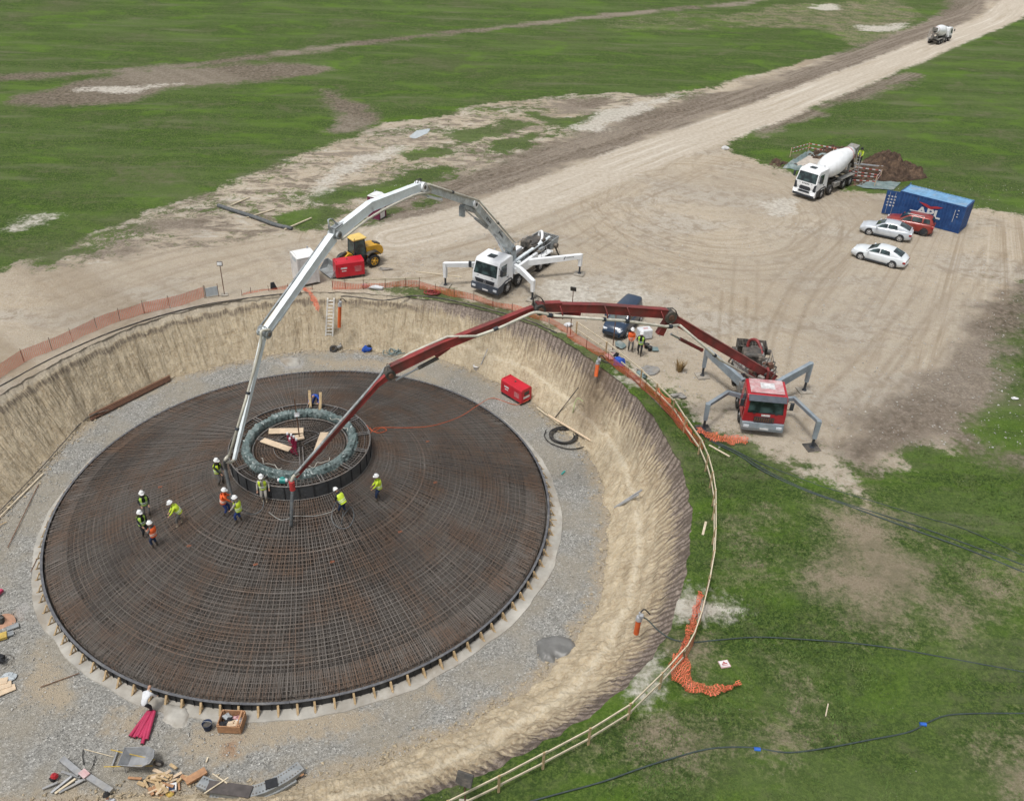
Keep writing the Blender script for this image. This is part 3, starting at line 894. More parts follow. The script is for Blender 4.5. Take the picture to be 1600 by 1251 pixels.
# ================================================================== FOUNDATION
def bars_mesh(paths, rad, rnd, name, mats, parent, rise=None):
    """paths (nb, n, 3): every bar a four-sided rod"""
    paths = np.asarray(paths, float)
    nb, n, _ = paths.shape
    t = np.zeros_like(paths)
    t[:, 1:-1] = paths[:, 2:] - paths[:, :-2]; t[:, 0] = paths[:, 1] - paths[:, 0]; t[:, -1] = paths[:, -1] - paths[:, -2]
    t /= np.linalg.norm(t, axis=2, keepdims=True) + 1e-9
    up = np.array([0, 0, 1.0]); w = np.cross(t, up)
    lw = np.linalg.norm(w, axis=2, keepdims=True)
    w = np.where(lw < 1e-3, np.array([1.0, 0, 0]), w / (lw + 1e-9))
    u = np.cross(w, t)
    r = np.asarray(rad, float)
    r = r.reshape(-1, 1, 1) if r.ndim else r
    V = np.stack([paths + u * r, paths + w * r, paths - u * r, paths - w * r], 2)   # nb,n,4,3
    idx = np.arange(nb * n * 4).reshape(nb, n, 4)
    a = idx[:, :-1, :]; b = idx[:, 1:, :]
    F = np.stack([a, np.roll(a, -1, 2), np.roll(b, -1, 2), b], -1).reshape(-1, 4)
    me = np_mesh(name, V.reshape(-1, 3), F, False)
    set_attr(me, 'rnd', np.repeat(np.asarray(rnd), n * 4))
    o = link_mesh(me, name, mats, parent)
    return o

rb, nt, bs = new_mat('reinforcing_steel')
co = coords(nt)
n1 = noise(nt, co, .55, 5, .6); n2 = noise(nt, co, 6, 3, .6)
a = attr(nt, 'rnd')
c = mix_col(nt, ramp(nt, a, .25, .8), (.095, .088, .080), (.190, .175, .158))
n0 = noise(nt, co, .16, 4, .6)
c = mix_col(nt, ramp(nt, n0, .50, .62, 0, .55), c, (.045, .041, .038))
ru = mth(nt, 'ADD', mth(nt, 'MULTIPLY', n1, 1.5), mth(nt, 'ADD', mth(nt, 'MULTIPLY', a, .25), mth(nt, 'MULTIPLY', n2, .4)))
c = mix_col(nt, ramp(nt, ru, .95, 1.38, .08, .8), c, mix_col(nt, n2, (.100, .056, .034), (.210, .130, .082)))
nt.links.new(c, bs.inputs['Base Color'])
bs.inputs['Roughness'].default_value = .75; bs.inputs['Metallic'].default_value = .0

cage = thing('reinforcement_cage', 'huge round mat of rusty reinforcing bars rising to the middle of the pit', 'rebar cage', (0, 0, 0))
def ring_paths(radii, zf, seg=200, jit=.012):
    a = np.linspace(0, 2 * PI, seg + 1)
    out = []
    for r in radii:
        rj = r + jit * np.sin(a * rng.randint(3, 9) + rng.rand() * 6) + rng.uniform(-.02, .02)
        rj[-1] = rj[0]
        out.append(np.stack([CX + rj * np.cos(a), CY + rj * np.sin(a), np.array([zf(q) for q in rj])], -1))
    return np.array(out)
def rad_paths(angs, r0, r1, zf, pts=2, da=0.0):
    out = []
    for i, a in enumerate(angs):
        a0 = r0[i] if hasattr(r0, '__len__') else r0
        rr = np.linspace(a0, r1, pts)
        aa = a + da * (rr - a0) / (r1 - a0)
        out.append(np.stack([CX + rr * np.cos(aa), CY + rr * np.sin(aa), np.array([zf(q) for q in rr])], -1))
    return np.array(out)
zt = lambda r: cone_z(min(max(r, RP), RF - .001)) - .02
rr = np.concatenate([np.arange(4.12, 14.25, .21), np.arange(6.0, 14.2, 1.05) + .06])
o = bars_mesh(ring_paths(rr, zt), .019, rng.rand(len(rr)), 'ring_bars', rb, cage); o['kind'] = 'stuff'
rr = np.arange(4.2, 14.3, .28)
o = bars_mesh(ring_paths(rr, lambda r: zt(r) - .2), .014, rng.rand(len(rr)), 'ring_bars', rb, cage); o['kind'] = 'stuff'
na = 216
an = np.arange(na) * 2 * PI / na + rng.uniform(-.004, .004, na)
P1 = rad_paths(an, RP + .05, RF - .18, lambda r: zt(r) + .035)
an2 = an + PI / na
st = np.where(np.arange(na) % 2 == 0, 5.6, 8.2)
P2 = rad_paths(an2, st, RF - .2, lambda r: zt(r) + .03)
o = bars_mesh(np.concatenate([P1, P2]), np.concatenate([np.full(na, .018), np.full(na, .015)]), np.concatenate([rng.rand(na) * .5 + .5, rng.rand(na) * .6]), 'radial_bars', rb, cage); o['kind'] = 'stuff'
na = 260
an = np.arange(na) * 2 * PI / na + .003
o = bars_mesh(rad_paths(an, RP, RF - .3, lambda r: zt(r) - .22, da=.02), .014, rng.rand(na), 'radial_bars', rb, cage); o['kind'] = 'stuff'
# hairpins round the edge, bottom mat, uprights
na = 760
out = []
for i in range(na):
    a = 2 * PI * i / na
    pr = [(13.15, zt(13.15) + .02), (13.9, zt(13.9) + .05), (14.22, zt(14.2) + .05), (14.32, zt(14.2) - .15), (14.30, -PIT + .1)]
    if i % 5 == 0: pr[2] = (14.26, zt(14.2) + .13); pr[3] = (14.3, zt(14.2) + .16)
    da = rng.uniform(-.003, .003)
    out.append([(CX + r * math.cos(a + da * k), CY + r * math.sin(a + da * k), z) for k, (r, z) in enumerate(pr)])
o = bars_mesh(np.array(out), .014, rng.rand(na) * .3 + .85, 'edge_hairpins', rb, cage); o['kind'] = 'stuff'
rr = np.arange(1.0, 14.3, .30)
o = bars_mesh(ring_paths(rr, lambda r: -PIT + .14, 120), .016, rng.rand(len(rr)), 'bottom_bars', rb, cage); o['kind'] = 'stuff'
na = 260
an = np.arange(na) * 2 * PI / na
o = bars_mesh(rad_paths(an, 1.0, 14.3, lambda r: -PIT + .17), .016, rng.rand(na), 'bottom_bars', rb, cage); o['kind'] = 'stuff'
out = []
for i in range(1500):
    r = math.sqrt(rng.uniform(4.2 ** 2, 14 ** 2)); a = rng.rand() * 2 * PI
    x0, y0 = CX + r * math.cos(a), CY + r * math.sin(a)
    out.append([(x0, y0, -PIT + .1), (x0 + rng.uniform(-.05, .05), y0 + rng.uniform(-.05, .05), zt(r) - .02)])
o = bars_mesh(np.array(out), .013, rng.rand(1500), 'upright_bars', rb, cage); o['kind'] = 'stuff'
# a loose layer half way down, darkens the depth of the cage
na = 150; an = np.arange(na) * 2 * PI / na + .01
o = bars_mesh(rad_paths(an, RP, 13.6, lambda r: -PIT + .2 + (zt(r) + PIT) * .55), .015, rng.rand(na), 'middle_bars', rb, cage); o['kind'] = 'stuff'
rr = np.arange(4.1, 12.6, .5)
o = bars_mesh(ring_paths(rr, lambda r: -PIT + .23 + (zt(r) + PIT) * .55, 120), .015, rng.rand(len(rr)), 'middle_bars', rb, cage); o['kind'] = 'stuff'

# ---- outer formwork
M('form_steel', (.030, .032, .036), .55, .2, var=.3, scale=4, dirt=(.14, .13, .12), dirt_amt=.15)
M('form_edge', (.115, .118, .128), .6, .1, var=.3, scale=5, dirt=(.26, .25, .23), dirt_amt=.35)
M('new_timber', (.50, .365, .205), .8, var=.25, scale=5, dirt=(.22, .16, .10), dirt_amt=.2, rnd=.25)
form = thing('edge_formwork', 'long black curved steel formwork ring round the rebar mat, propped by wooden stakes', 'formwork', (0, 0, 0))
NP_ = 40
for k in range(NP_):
    a0 = 2 * PI * k / NP_; a1 = 2 * PI * (k + 1) / NP_ - .0012
    mb = MB().mat(_mats['form_steel'])
    m_ = 9
    vs = []
    z0, z1 = -PIT + .06, -PIT + .52
    for i in range(m_):
        a = a0 + (a1 - a0) * i / (m_ - 1)
        for r in (RF - .04, RF + .01):
            for z in (z0, z1):
                vs.append((CX + r * math.cos(a), CY + r * math.sin(a), z))
    fs = []
    for i in range(m_ - 1):
        b = i * 4; q = b + 4
        fs += [(b, q, q + 1, b + 1), (b + 2, b + 3, q + 3, q + 2), (b + 1, q + 1, q + 3, b + 3), (b, b + 2, q + 2, q)]
    fs += [(0, 1, 3, 2), ((m_ - 1) * 4, (m_ - 1) * 4 + 2, (m_ - 1) * 4 + 3, (m_ - 1) * 4 + 1)]
    mb.add(vs, fs, False)
    # stiffening ribs and flange on the outside
    mb.mat(_mats['form_edge'])
    vs = []
    for i in range(m_):
        a = a0 + (a1 - a0) * i / (m_ - 1)
        for r, z in ((RF - .05, z1 + .003), (RF + .08, z1 + .003), (RF + .08, z1 + .028), (RF - .05, z1 + .028)):
            vs.append((CX + r * math.cos(a), CY + r * math.sin(a), z))
    fs = []
    for i in range(m_ - 1):
        b = i * 4; q = b + 4
        for j in range(4): fs.append((b + j, b + (j + 1) % 4, q + (j + 1) % 4, q + j))
    mb.add(vs, fs, False)
    mb.mat(_mats['form_steel'])
    for i in range(5):
        a = a0 + (a1 - a0) * (i + .1) / 5
        mb.box((CX + (RF + .04) * math.cos(a), CY + (RF + .04) * math.sin(a), (z0 + z1) / 2), (.06, .02, .42), (0, 0, a))
    mb.build('panel', None, form)
for k in range(62):
    a = R(22) - R(214) * (k + .5) / 62 + R(random.uniform(-.25, .25))
    mb = MB().mat(_mats['new_timber'])
    t = random.uniform(-.02, .03)
    ca, sa = math.cos(a), math.sin(a)
    p0 = Vector((CX + (RF + .13) * ca, CY + (RF + .13) * sa, -PIT + .50 + t))
    p1 = Vector((CX + (RF + .36 + t) * ca, CY + (RF + .36 + t) * sa, -PIT + .06))
    mb.beam(p1, p0, .10, .045, up=(ca, sa, 0))
    mb.beam(Vector((CX + (RF + .12) * ca, CY + (RF + .12) * sa, -PIT + .06)), Vector((CX + (RF + .12) * ca, CY + (RF + .12) * sa, -PIT + .49)), .09, .04, up=(ca, sa, 0))
    mb.box((CX + (RF + .30) * ca, CY + (RF + .30) * sa, -PIT + .07), (.30, .05, .03), (0, 0, a))
    mb.build('prop', None, form)

# ---- pedestal formwork ring
M('charcoal_ply', (.050, .054, .058), .6, var=.28, scale=2.5, dirt=(.13, .12, .11), dirt_amt=.3)
M('rail_steel', (.20, .19, .18), .6, .3, var=.3, scale=5, dirt=(.20, .12, .07), dirt_amt=.35)
ZR = .86
ped = thing('pedestal_formwork', 'round dark panelled formwork drum in the middle of the rebar mat', 'formwork', (0, 0, 0))
NPD = 32
for k in range(NPD):
    a0 = 2 * PI * k / NPD + .008; a1 = 2 * PI * (k + 1) / NPD - .008
    mb = MB().mat(_mats['charcoal_ply'])
    vs = []; m_ = 5
    for i in range(m_):
        a = a0 + (a1 - a0) * i / (m_ - 1)
        for r in (RP - .05, RP):
            for z in (-.16, ZR - .03):
                vs.append((CX + r * math.cos(a), CY + r * math.sin(a), z))
    fs = []
    for i in range(m_ - 1):
        b = i * 4; q = b + 4
        fs += [(b, q, q + 1, b + 1), (b + 2, b + 3, q + 3, q + 2), (b + 1, q + 1, q + 3, b + 3), (b, b + 2, q + 2, q)]
    fs += [(0, 1, 3, 2), ((m_ - 1) * 4, (m_ - 1) * 4 + 2, (m_ - 1) * 4 + 3, (m_ - 1) * 4 + 1)]
    mb.add(vs, fs, False)
    mb.mat(_mats['form_steel'])
    mb.box((CX + (RP + .02) * math.cos(a1 + .008), CY + (RP + .02) * math.sin(a1 + .008), .35), (.05, .045, ZR + .16), (0, 0, a1))
    mb.build('panel', None, ped)
mb = MB().mat(_mats['rail_steel'])
mb.torus((CX, CY, ZR), RP - .01, .035, 96, 6)
mb.torus((CX, CY, -.03), RP + .04, .025, 96, 5)
mb.torus((CX, CY, ZR - .06), RP - .32, .014, 64, 4)
mb.build('rim', None, ped)
for k in range(14):
    a = 2 * PI * k / 14 + .3
    u = Vector((math.cos(a), math.sin(a), 0)); w = Vector((-u.y, u.x, 0)) * .09
    c0 = Vector((CX, CY, ZR + .03))
    mb = MB().mat(_mats['rail_steel'])
    for s in (-1, 1):
        mb.beam(c0 + u * 3.28 + w * s, c0 + u * 3.98 + w * s, .045, .06)
    mb.beam(c0 + u * 3.9 - w, c0 + u * 3.9 + w, .04, .05)
    mb.build('bracket', None, ped)

# ---- anchor cage inside the pedestal
M('tarp', (.115, .155, .150), .35, var=.35, scale=3.0, dirt=(.30, .34, .33), dirt_amt=.35, bmp=.3)
anc = thing('anchor_cage', 'anchor bolt cage with a grey green tarpaulin sleeve in the pedestal middle', 'anchor cage', (0, 0, 0))
nA, nC = 220, 14
A = np.linspace(0, 2 * PI, nA, endpoint=False)
vs = []
prof = [(-.22, -.30), (-.24, 0.0), (-.22, .16), (-.18, .27), (-.08, .30), (0, .30), (.08, .30), (.17, .26), (.23, .12), (.27, .0), (.28, -.2), (.27, -.35)]
for i, a in enumerate(A):
    for j, (dr, dz) in enumerate(prof):
        w = .11 * float(vnoise(i * 1.0, j * .9 + .37 * i, 5)) + .09 * float(vnoise(i * .37, j * .6, 6)) + .05 * float(vnoise(i * 2.3, j * 1.9, 7))
        r = 2.975 + dr * 1.0 + w
        vs.append((CX + r * math.cos(a), CY + r * math.sin(a), .80 + dz + w * .9))
nC = len(prof)
fs = [(i * nC + j, i * nC + j + 1, ((i + 1) % nA) * nC + j + 1, ((i + 1) % nA) * nC + j) for i in range(nA) for j in range(nC - 1)]
mb = MB().mat(_mats['tarp']); mb.add(vs, fs, False); mb.build('tarpaulin_sleeve', None, anc)
# plastic film bunched below, pale rope over the sleeve
mb = MB().mat(M('pale_rope', (.50, .48, .42), .8))
for a0, a1, off in ((R(228), R(262), .02), (R(20), R(60), .0), (R(290), R(322), .0)):
    pts = []
    for i in range(22):
        a = a0 + (a1 - a0) * i / 21
        r = 2.66 + .12 * math.sin(i * .55 + a0) 
        pts.append((CX + r * math.cos(a), CY + r * math.sin(a), 1.10 + off + .06 * math.sin(i * .9)))
    mb.tube(pts, .02, 5)
mb.build('rope', None, anc)
inner = lambda r: .62 - max(0, (2.0 - r)) * .12
rr = np.arange(.9, 2.7, .16)
o = bars_mesh(ring_paths(rr, inner, 96), .015, rng.rand(len(rr)) * .3 + .6, 'ring_bars', rb, anc); o['kind'] = 'stuff'
rr = np.concatenate([np.arange(3.3, 3.95, .15)])
o = bars_mesh(ring_paths(rr, lambda r: ZR - .1, 96), .016, rng.rand(len(rr)), 'ring_bars', rb, anc); o['kind'] = 'stuff'
na = 110
an = np.arange(na) * 2 * PI / na
o = bars_mesh(np.concatenate([rad_paths(an, 1.55, 2.7, inner), rad_paths(an[::1] + .02, 3.27, 3.93, lambda r: ZR - .07)]), .015, rng.rand(2 * na) * .6 + .2, 'radial_bars', rb, anc); o['kind'] = 'stuff'
out = []
for g in np.arange(-2.4, 2.5, .24):
    h = math.sqrt(2.6 ** 2 - g * g)
    out.append([(CX + g * .8 - h * .6, CY + g * .6 + h * .8, .47), (CX + g * .8 + h * .6, CY + g * .6 - h * .8, .47)])
    out.append([(CX + g * .6 - h * .8, CY - g * .8 - h * .6, .50), (CX + g * .6 + h * .8, CY - g * .8 + h * .6, .50)])
o = bars_mesh(np.array(out), .015, rng.rand(len(out)), 'grid_bars', rb, anc); o['kind'] = 'stuff'
out = []
for g in np.arange(-2.4, 2.5, .3):
    h = math.sqrt(2.6 ** 2 - g * g)
    out.append([(CX + g, CY - h, -.2), (CX + g, CY + h, -.2)]); out.append([(CX - h, CY + g, -.25), (CX + h, CY + g, -.25)])
o = bars_mesh(np.array(out), .018, rng.rand(len(out)), 'grid_bars', rb, anc); o['kind'] = 'stuff'
na = 170
an = np.arange(na) * 2 * PI / na
out = []
for r in (2.55, 2.72, 3.3, 3.6, 3.85):
    for a in an[::2] if r > 3 else an:
        out.append([(CX + r * math.cos(a), CY + r * math.sin(a), -1.4), (CX + r * math.cos(a), CY + r * math.sin(a), .75)])
o = bars_mesh(np.array(out), .018, rng.rand(len(out)), 'upright_bars', rb, anc); o['kind'] = 'stuff'
mb = MB().mat(_mats['rail_steel'])
for ang in (48, 170, 285):
    u = Vector((math.cos(R(ang)), math.sin(R(ang)), 0)); w = Vector((-u.y, u.x, 0)) * .1
    c0 = Vector((CX, CY, .70))
    for s in (-1, 1): mb.beam(c0 + u * .2 + w * s, c0 + u * 2.65 + w * s, .05, .07)
mb.build('brace_arms', None, anc)
mb = MB().mat(_mats['rail_steel']); mb.torus((CX, CY, .66), 2.66, .05, 72, 6); mb.torus((CX, CY, .62), 1.5, .022, 60, 5); mb.build('template_ring', None, anc)

# dark bottom of the pedestal so that depth reads as packed steel
def plank(name, label, quad, z, th=.045, m='new_timber', cat='plank', group=None):
    top = [P(a, b, z) for a, b in quad]
    mb = MB().mat(_mats[m])
    n = len(top)
    vs = top + [v - Vector((0, 0, th)) for v in top]
    mb.add(vs, [tuple(range(n)), tuple(range(2 * n - 1, n - 1, -1))] + [(i, i + n, (i + 1) % n + n, (i + 1) % n) for i in range(n)], False)
    o = mb.build(name)
    bm = bmesh.new(); bm.from_mesh(o.data); bmesh.ops.recalc_face_normals(bm, faces=bm.faces); bm.to_mesh(o.data); bm.free()
    return tag(o, label, cat, group)
M('pale_board', (.60, .47, .33), .75, var=.15, scale=3, dirt=(.36, .27, .18), dirt_amt=.2)
plank('timber_board', 'pale board lying flat behind the pink pipes, farthest of the three in the anchor ring', [(420, 669), (474, 668), (474, 676), (419.5, 677)], .76, m='pale_board', group='boards inside the anchor ring')
plank('timber_board', 'pale board lying slanted left of the pink pipes inside the anchor ring', [(413.7, 683.7), (405.6, 689.4), (450, 704.8), (456, 698.3)], .76, m='pale_board', group='boards inside the anchor ring')
plank('timber_board', 'pale board half under the red boom at the right inside the anchor ring', [(500.6, 675), (513.6, 675), (503, 692), (489, 707)], .76, m='pale_board', group='boards inside the anchor ring')

M('pink_pipe', (.42, .035, .095), .45, var=.15, scale=3, dirt=(.45, .28, .3), dirt_amt=.1)
M('white_tape', (.70, .70, .72), .6)
cond = thing('conduit_bundle', 'bundle of pink plastic conduits with white taped ends rising inside the anchor ring', 'conduits', tuple(P(461, 705, .3)))
base = Vector(cond.location)
for k, (a, b) in enumerate(((449, 678), (455, 680), (459, 683), (463, 687), (453, 686))):
    top = P(a, b, 1.25) - base
    bot = P(456 + k * 2.2, 708 + k, .0) - base
    mid = (top + bot) * .5 + Vector((-.04, .12, .15))
    mb = MB().mat(_mats['pink_pipe']); mb.tube(smooth_path([bot, mid, top], 6), .065, 8)
    mb.mat(_mats['white_tape']); mb.cyl(top - Vector((0, 0, .02)), top + Vector((0, 0, .1)), .072, .06, 8)
    mb.build('conduit', None, cond)
M('rust_pole', (.16, .085, .05), .8, var=.3, scale=6)
M('lamp_grey', (.42, .43, .44), .5, .2, var=.15)
fl = thing('work_light', 'thin rusty pole with a small floodlight standing inside the anchor ring', 'work light', tuple(P(468, 684, .7)))
MB().mat(_mats['pale_board']).box((0, 0, .05), (.5, .45, .09), (0, 0, .4)).build('base', None, fl)
MB().mat(_mats['rust_pole']).cyl((0, 0, .08), (0, 0, 2.75), .035, .03, 7).build('pole', None, fl)
MB().mat(_mats['lamp_grey']).bbox((.06, -.08, 1.72), (.30, .12, .22), .02, (R(-20), 0, .3)).mat(_mats['white_tape']).box((.06, -.145, 1.70), (.24, .02, .16), (R(-20), 0, .3)).build('lamp_head', None, fl)

M('teal', (.04, .30, .27), .4, var=.15)
vib = thing('vibrator_motor', 'small teal motor with white ends resting on the near rim of the drum', 'motor', tuple(P(442, 753, ZR + .03)))
MB().mat(_mats['teal']).cyl((-.16, 0, .14), (.16, 0, .14), .13, .13, 12).box((0, 0, .28), (.16, .12, .08)).box((0, 0, .03), (.3, .2, .05)).build('housing', None, vib)
MB().mat(_mats['white_tape']).cyl((-.27, 0, .14), (-.16, 0, .14), .09, .12, 10).cyl((.16, 0, .14), (.27, 0, .14), .12, .09, 10).build('end_caps', None, vib)
for i, (a, b, x2) in enumerate(((485, 637, 483), (500, 640, 497))):
    mb = MB().mat(_mats['new_timber'])
    p = P(a, b, ZR - .05); mb.beam(p, p + Vector((-.08 + .1 * i, .5, .95)), .16, .04, up=(0, -1, .4))
    tag(mb.build('standing_board'), ['upright wooden board left of the crouching worker in blue', 'upright wooden board right of the crouching worker in blue'][i], 'board', 'boards beside the worker in blue')

# ================================================================== VEHICLES
M('truck_white', (.82, .84, .85), .35, var=.08, scale=2, dirt=(.45, .42, .37), dirt_amt=.18, coat=.3)
M('boom_white', (.78, .84, .86), .4, var=.12, scale=1.5, dirt=(.36, .36, .33), dirt_amt=.30)
M('boom_grey', (.36, .39, .40), .5, .1, var=.35, scale=2.5, dirt=(.16, .15, .13), dirt_amt=.45)
M('boom_red', (.25, .034, .032), .5, var=.35, scale=1.6, dirt=(.10, .045, .038), dirt_amt=.65)
M('boom_light_grey', (.60, .65, .67), .5, .1, var=.2, scale=2.5, dirt=(.16, .15, .13), dirt_amt=.38)  # light grey of the first two sections of the white boom
M('cab_red', (.40, .018, .028), .35, var=.15, scale=1.6, dirt=(.30, .10, .09), dirt_amt=.15, coat=.25)
M('faded_red', (.42, .13, .14), .6, var=.3, scale=3, dirt=(.62, .55, .54), dirt_amt=.8)
M('outrigger_grey', (.245, .290, .325), .5, var=.2, scale=2, dirt=(.30, .27, .23), dirt_amt=.3)
M('dark_trim', (.030, .036, .045), .5, var=.3, scale=4, dirt=(.14, .13, .12), dirt_amt=.2)
M('slate_trim', (.055, .068, .090), .5, var=.25, scale=4, dirt=(.18, .17, .15), dirt_amt=.3)
M('black_rubber', (.022, .022, .023), .8, var=.3, scale=6, dirt=(.17, .15, .12), dirt_amt=.4)
M('hose_grey', (.095, .105, .110), .7, var=.3, scale=6, dirt=(.22, .21, .19), dirt_amt=.4)
M('rim_metal', (.50, .50, .50), .4, .3, var=.2, scale=5, dirt=(.25, .22, .18), dirt_amt=.3)
M('pipe_pale', (.52, .50, .42), .5, var=.2, scale=2, dirt=(.30, .27, .22), dirt_amt=.35)
M('machine_dark', (.060, .058, .054), .6, .2, var=.45, scale=3, dirt=(.24, .20, .16), dirt_amt=.5)
M('machine_grey', (.26, .26, .25), .6, .1, var=.35, scale=3, dirt=(.30, .26, .21), dirt_amt=.5)
M('steel_bright', (.50, .52, .54), .3, .7, var=.1)
M('plate_white', (.62, .62, .62), .5)
M('pad_dirty', (.34, .31, .26), .8, var=.3, scale=4, dirt=(.20, .17, .13), dirt_amt=.4)
M('rust_metal', (.14, .07, .045), .8, var=.4, scale=5)
M('blue_paint', (.018, .040, .120), .3, var=.12, scale=2, dirt=(.10, .11, .13), dirt_amt=.2, coat=.5)
M('navy_paint', (.020, .040, .075), .3, var=.12, scale=2, dirt=(.10, .11, .13), dirt_amt=.2, coat=.5)
M('silver_paint', (.58, .62, .66), .3, .15, var=.08, scale=2, dirt=(.35, .33, .30), dirt_amt=.15, coat=.6)
M('white_paint', (.70, .74, .76), .3, var=.05, scale=2, dirt=(.50, .47, .42), dirt_amt=.1, coat=.6)
M('suv_red', (.28, .035, .025), .35, .1, var=.12, scale=2, dirt=(.25, .13, .10), dirt_amt=.3, coat=.5)
M('light_clear', (.62, .66, .70), .15, var=.1, scale=8)
_mats['light_on'] = emis('light_on', (1, .97, .9), 1.6)
M('light_red', (.30, .012, .012), .2, var=.1)
M('concrete_splash', (.45, .42, .37), .9, var=.3, scale=5)
M('yellow_paint', (.62, .34, .030), .45, var=.18, scale=2, dirt=(.28, .19, .08), dirt_amt=.3)
M('yellow_roof', (.70, .50, .15), .5, var=.12, scale=2, dirt=(.45, .33, .14), dirt_amt=.2)
gl, nt, bs = new_mat('dark_glass')
co = coords(nt)
n1 = noise(nt, co, 1.5, 3, .5)
nt.links.new(mix_col(nt, ramp(nt, n1, .4, .65), (.012, .020, .022), (.050, .085, .085)), bs.inputs['Base Color'])
bs.inputs['Roughness'].default_value = .08; bs.inputs['Specular IOR Level'].default_value = .6
_mats['dark_glass'] = gl
def mm(n): return _mats[n]

def wheel(parent, x, y, r=.52, w=.32, rim='rim_metal', steer=0.0, name='wheel', inset=.10):
    s = 1 if y > 0 else -1
    t = MB().mat(mm('black_rubber'))
    prof = [(r * .62, -w / 2), (r * .93, -w / 2), (r, -w / 2 + .05), (r, w / 2 - .05), (r * .93, w / 2), (r * .62, w / 2)]
    t.lathe(prof, (0, 0, 0), 22, (PI / 2, 0, 0))
    o = t.build(name, None, parent, (x, y, r))
    o.rotation_euler = (0, 0, steer)
    k = MB().mat(mm(rim))
    k.cyl((0, s * (w / 2 - inset), 0), (0, s * (w / 2 - inset + .04), 0), r * .64, r * .62, 18)
    k.cyl((0, s * (w / 2 - inset + .04), 0), (0, s * (w / 2 - inset + .1), 0), r * .22, r * .16, 10)
    k.mat(mm('dark_trim'))
    for i in range(5):
        a = 2 * PI * i / 5
        k.cyl((r * .42 * math.cos(a), s * (w / 2 - inset + .038), r * .42 * math.sin(a)), (r * .42 * math.cos(a), s * (w / 2 - inset + .045), r * .42 * math.sin(a)), r * .13, None, 6)
    k.build('rim', None, o)
    return o

def quad_panel(name, mat, pts, parent, th=.03, nrm=None):
    """flat panel from its outline, thickened along its normal"""
    pts = [Vector(p) for p in pts]
    n = (pts[1] - pts[0]).cross(pts[-1] - pts[0]).normalized() if nrm is None else Vector(nrm).normalized()
    k = len(pts)
    vs = [p + n * th for p in pts] + [p - n * th for p in pts]
    return MB().mat(mm(mat)).add(vs, [tuple(range(k)), tuple(range(2 * k - 1, k - 1, -1))] + [(i, i + k, (i + 1) % k + k, (i + 1) % k) for i in range(k)], False).build(name, None, parent)

